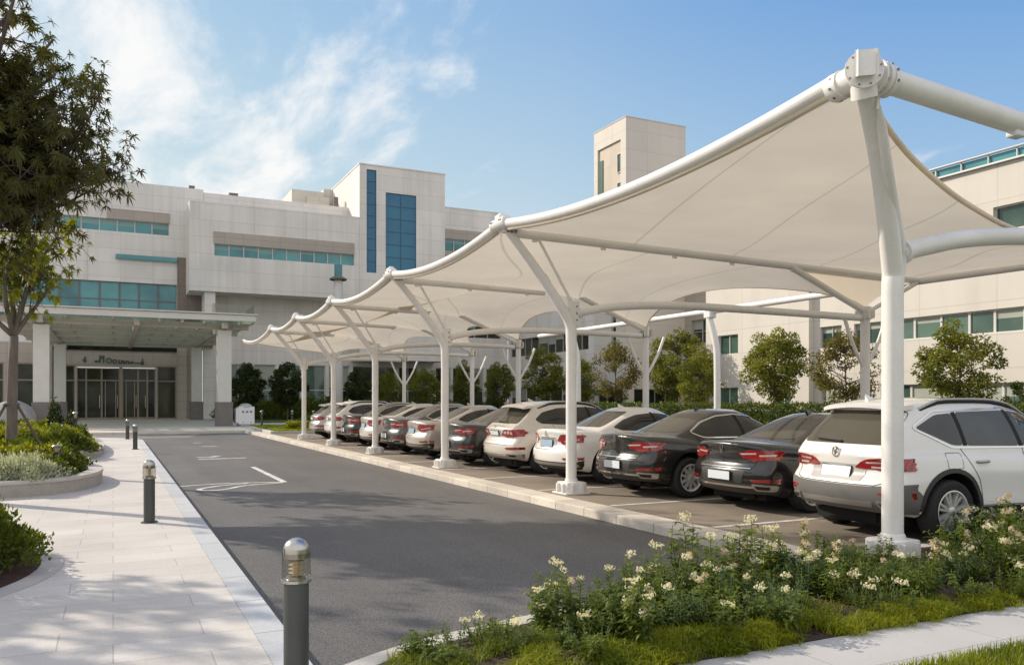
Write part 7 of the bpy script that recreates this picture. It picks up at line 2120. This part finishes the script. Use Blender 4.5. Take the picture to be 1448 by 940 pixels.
n1 = t.new('ShaderNodeTexNoise', i_Scale=1.9, i_Detail=10.0, i_Roughness=0.60, i_Distortion=0.3); t.link(mp.outputs[0], n1.inputs['Vector'])
n2 = t.new('ShaderNodeTexNoise', i_Scale=0.33, i_Detail=2.0); t.link(mp.outputs[0], n2.inputs['Vector'])
# more cloud towards the sun side (-x), clear blue on the other
side = t.new('ShaderNodeMapRange', i_1=-0.06, i_2=0.62, i_3=0.165, i_4=-0.17); t.link(sx.outputs[0], side.inputs[0])
a1 = t.new('ShaderNodeMath', operation='ADD'); t.link(n1.outputs[0], a1.inputs[0]); t.link(side.outputs[0], a1.inputs[1])
a2 = t.new('ShaderNodeMath', operation='MULTIPLY_ADD'); a2.inputs[1].default_value = 0.35; t.link(n2.outputs[0], a2.inputs[0]); t.link(a1.outputs[0], a2.inputs[2])
cr = t.new('ShaderNodeMapRange', i_1=0.64, i_2=0.93, i_3=0.0, i_4=0.92); cr.interpolation_type = 'SMOOTHSTEP'; t.link(a2.outputs[0], cr.inputs[0])
mx = t.new('ShaderNodeMix', data_type='RGBA'); mx.inputs['B'].default_value = (6.7, 6.6, 6.5, 1)
g0 = t.new('ShaderNodeVectorMath', operation='MULTIPLY'); g0.inputs[1].default_value = (0.213, 0.207, 0.198); t.link(sky.outputs[0], g0.inputs[0])
gm = t.new('ShaderNodeGamma'); gm.inputs[1].default_value = 1.3; t.link(g0.outputs[0], gm.inputs[0])
gn = t.new('ShaderNodeVectorMath', operation='MULTIPLY'); gn.inputs[1].default_value = (9.2, 8.4, 7.1); t.link(gm.outputs[0], gn.inputs[0])
# soft shoulder so the sky near the sun side keeps its blue, a little deeper blue away from the sun
ka = t.new('ShaderNodeVectorMath', operation='MULTIPLY_ADD'); ka.inputs[1].default_value = (0.162, 0.207, 0.84); ka.inputs[2].default_value = (1, 1, 1); t.link(gn.outputs[0], ka.inputs[0])
km = t.new('ShaderNodeVectorMath', operation='MULTIPLY'); km.inputs[1].default_value = (1.385, 1.67, 5.14); t.link(gn.outputs[0], km.inputs[0])
kd = t.new('ShaderNodeVectorMath', operation='DIVIDE'); t.link(km.outputs[0], kd.inputs[0]); t.link(ka.outputs[0], kd.inputs[1])
aw = t.new('ShaderNodeMapRange', i_1=0.45, i_2=0.85, i_3=0.0, i_4=1.0); t.link(sx.outputs[0], aw.inputs[0])
am = t.new('ShaderNodeMix', data_type='RGBA'); am.inputs['A'].default_value = (1, 1, 1, 1); am.inputs['B'].default_value = (0.64, 0.86, 1.0, 1); t.link(aw.outputs[0], am.inputs['Factor'])
gn = t.new('ShaderNodeVectorMath', operation='MULTIPLY'); t.link(kd.outputs[0], gn.inputs[0]); t.link(am.outputs['Result'], gn.inputs[1])
back = t.new('ShaderNodeMapRange', i_1=0.15, i_2=-0.6, i_3=0.0, i_4=0.85); t.link(sx.outputs[1], back.inputs[0])  # added bright cloud cover behind the camera, lifts the ambient light
veil = t.new('ShaderNodeMapRange', i_1=0.04, i_2=0.42, i_3=0.50, i_4=0.0); t.link(zz.outputs[0], veil.inputs[0])
vm_ = t.new('ShaderNodeMix', data_type='RGBA'); vm_.inputs['B'].default_value = (4.6, 4.85, 5.1, 1); t.link(veil.outputs[0], vm_.inputs['Factor']); t.link(gn.outputs[0], vm_.inputs['A'])
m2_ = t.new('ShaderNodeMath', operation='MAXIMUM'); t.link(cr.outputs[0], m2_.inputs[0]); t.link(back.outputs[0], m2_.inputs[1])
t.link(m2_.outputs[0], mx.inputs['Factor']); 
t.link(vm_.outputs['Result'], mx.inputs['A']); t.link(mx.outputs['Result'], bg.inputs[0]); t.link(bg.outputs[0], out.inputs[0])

cam = bpy.data.cameras.new('camera'); co_ = bpy.data.objects.new('camera', cam); COL.objects.link(co_)
cam.sensor_width = 36.0; cam.lens = 1157 / 1448 * 36.0
cam.shift_y = (566 - 470) / 1448
co_.location = (0, 0, 1.65); co_.rotation_euler = (R(90), 0, -R(25.99))
cam.clip_start = 0.05; cam.clip_end = 3000
scene.camera = co_
scene.view_settings.view_transform = 'Standard'; scene.view_settings.look = 'None'; scene.view_settings.exposure = 0; scene.view_settings.gamma = 1
scene.cycles.max_bounces = 8; scene.cycles.transparent_max_bounces = 12
scene.cycles.use_denoising = True
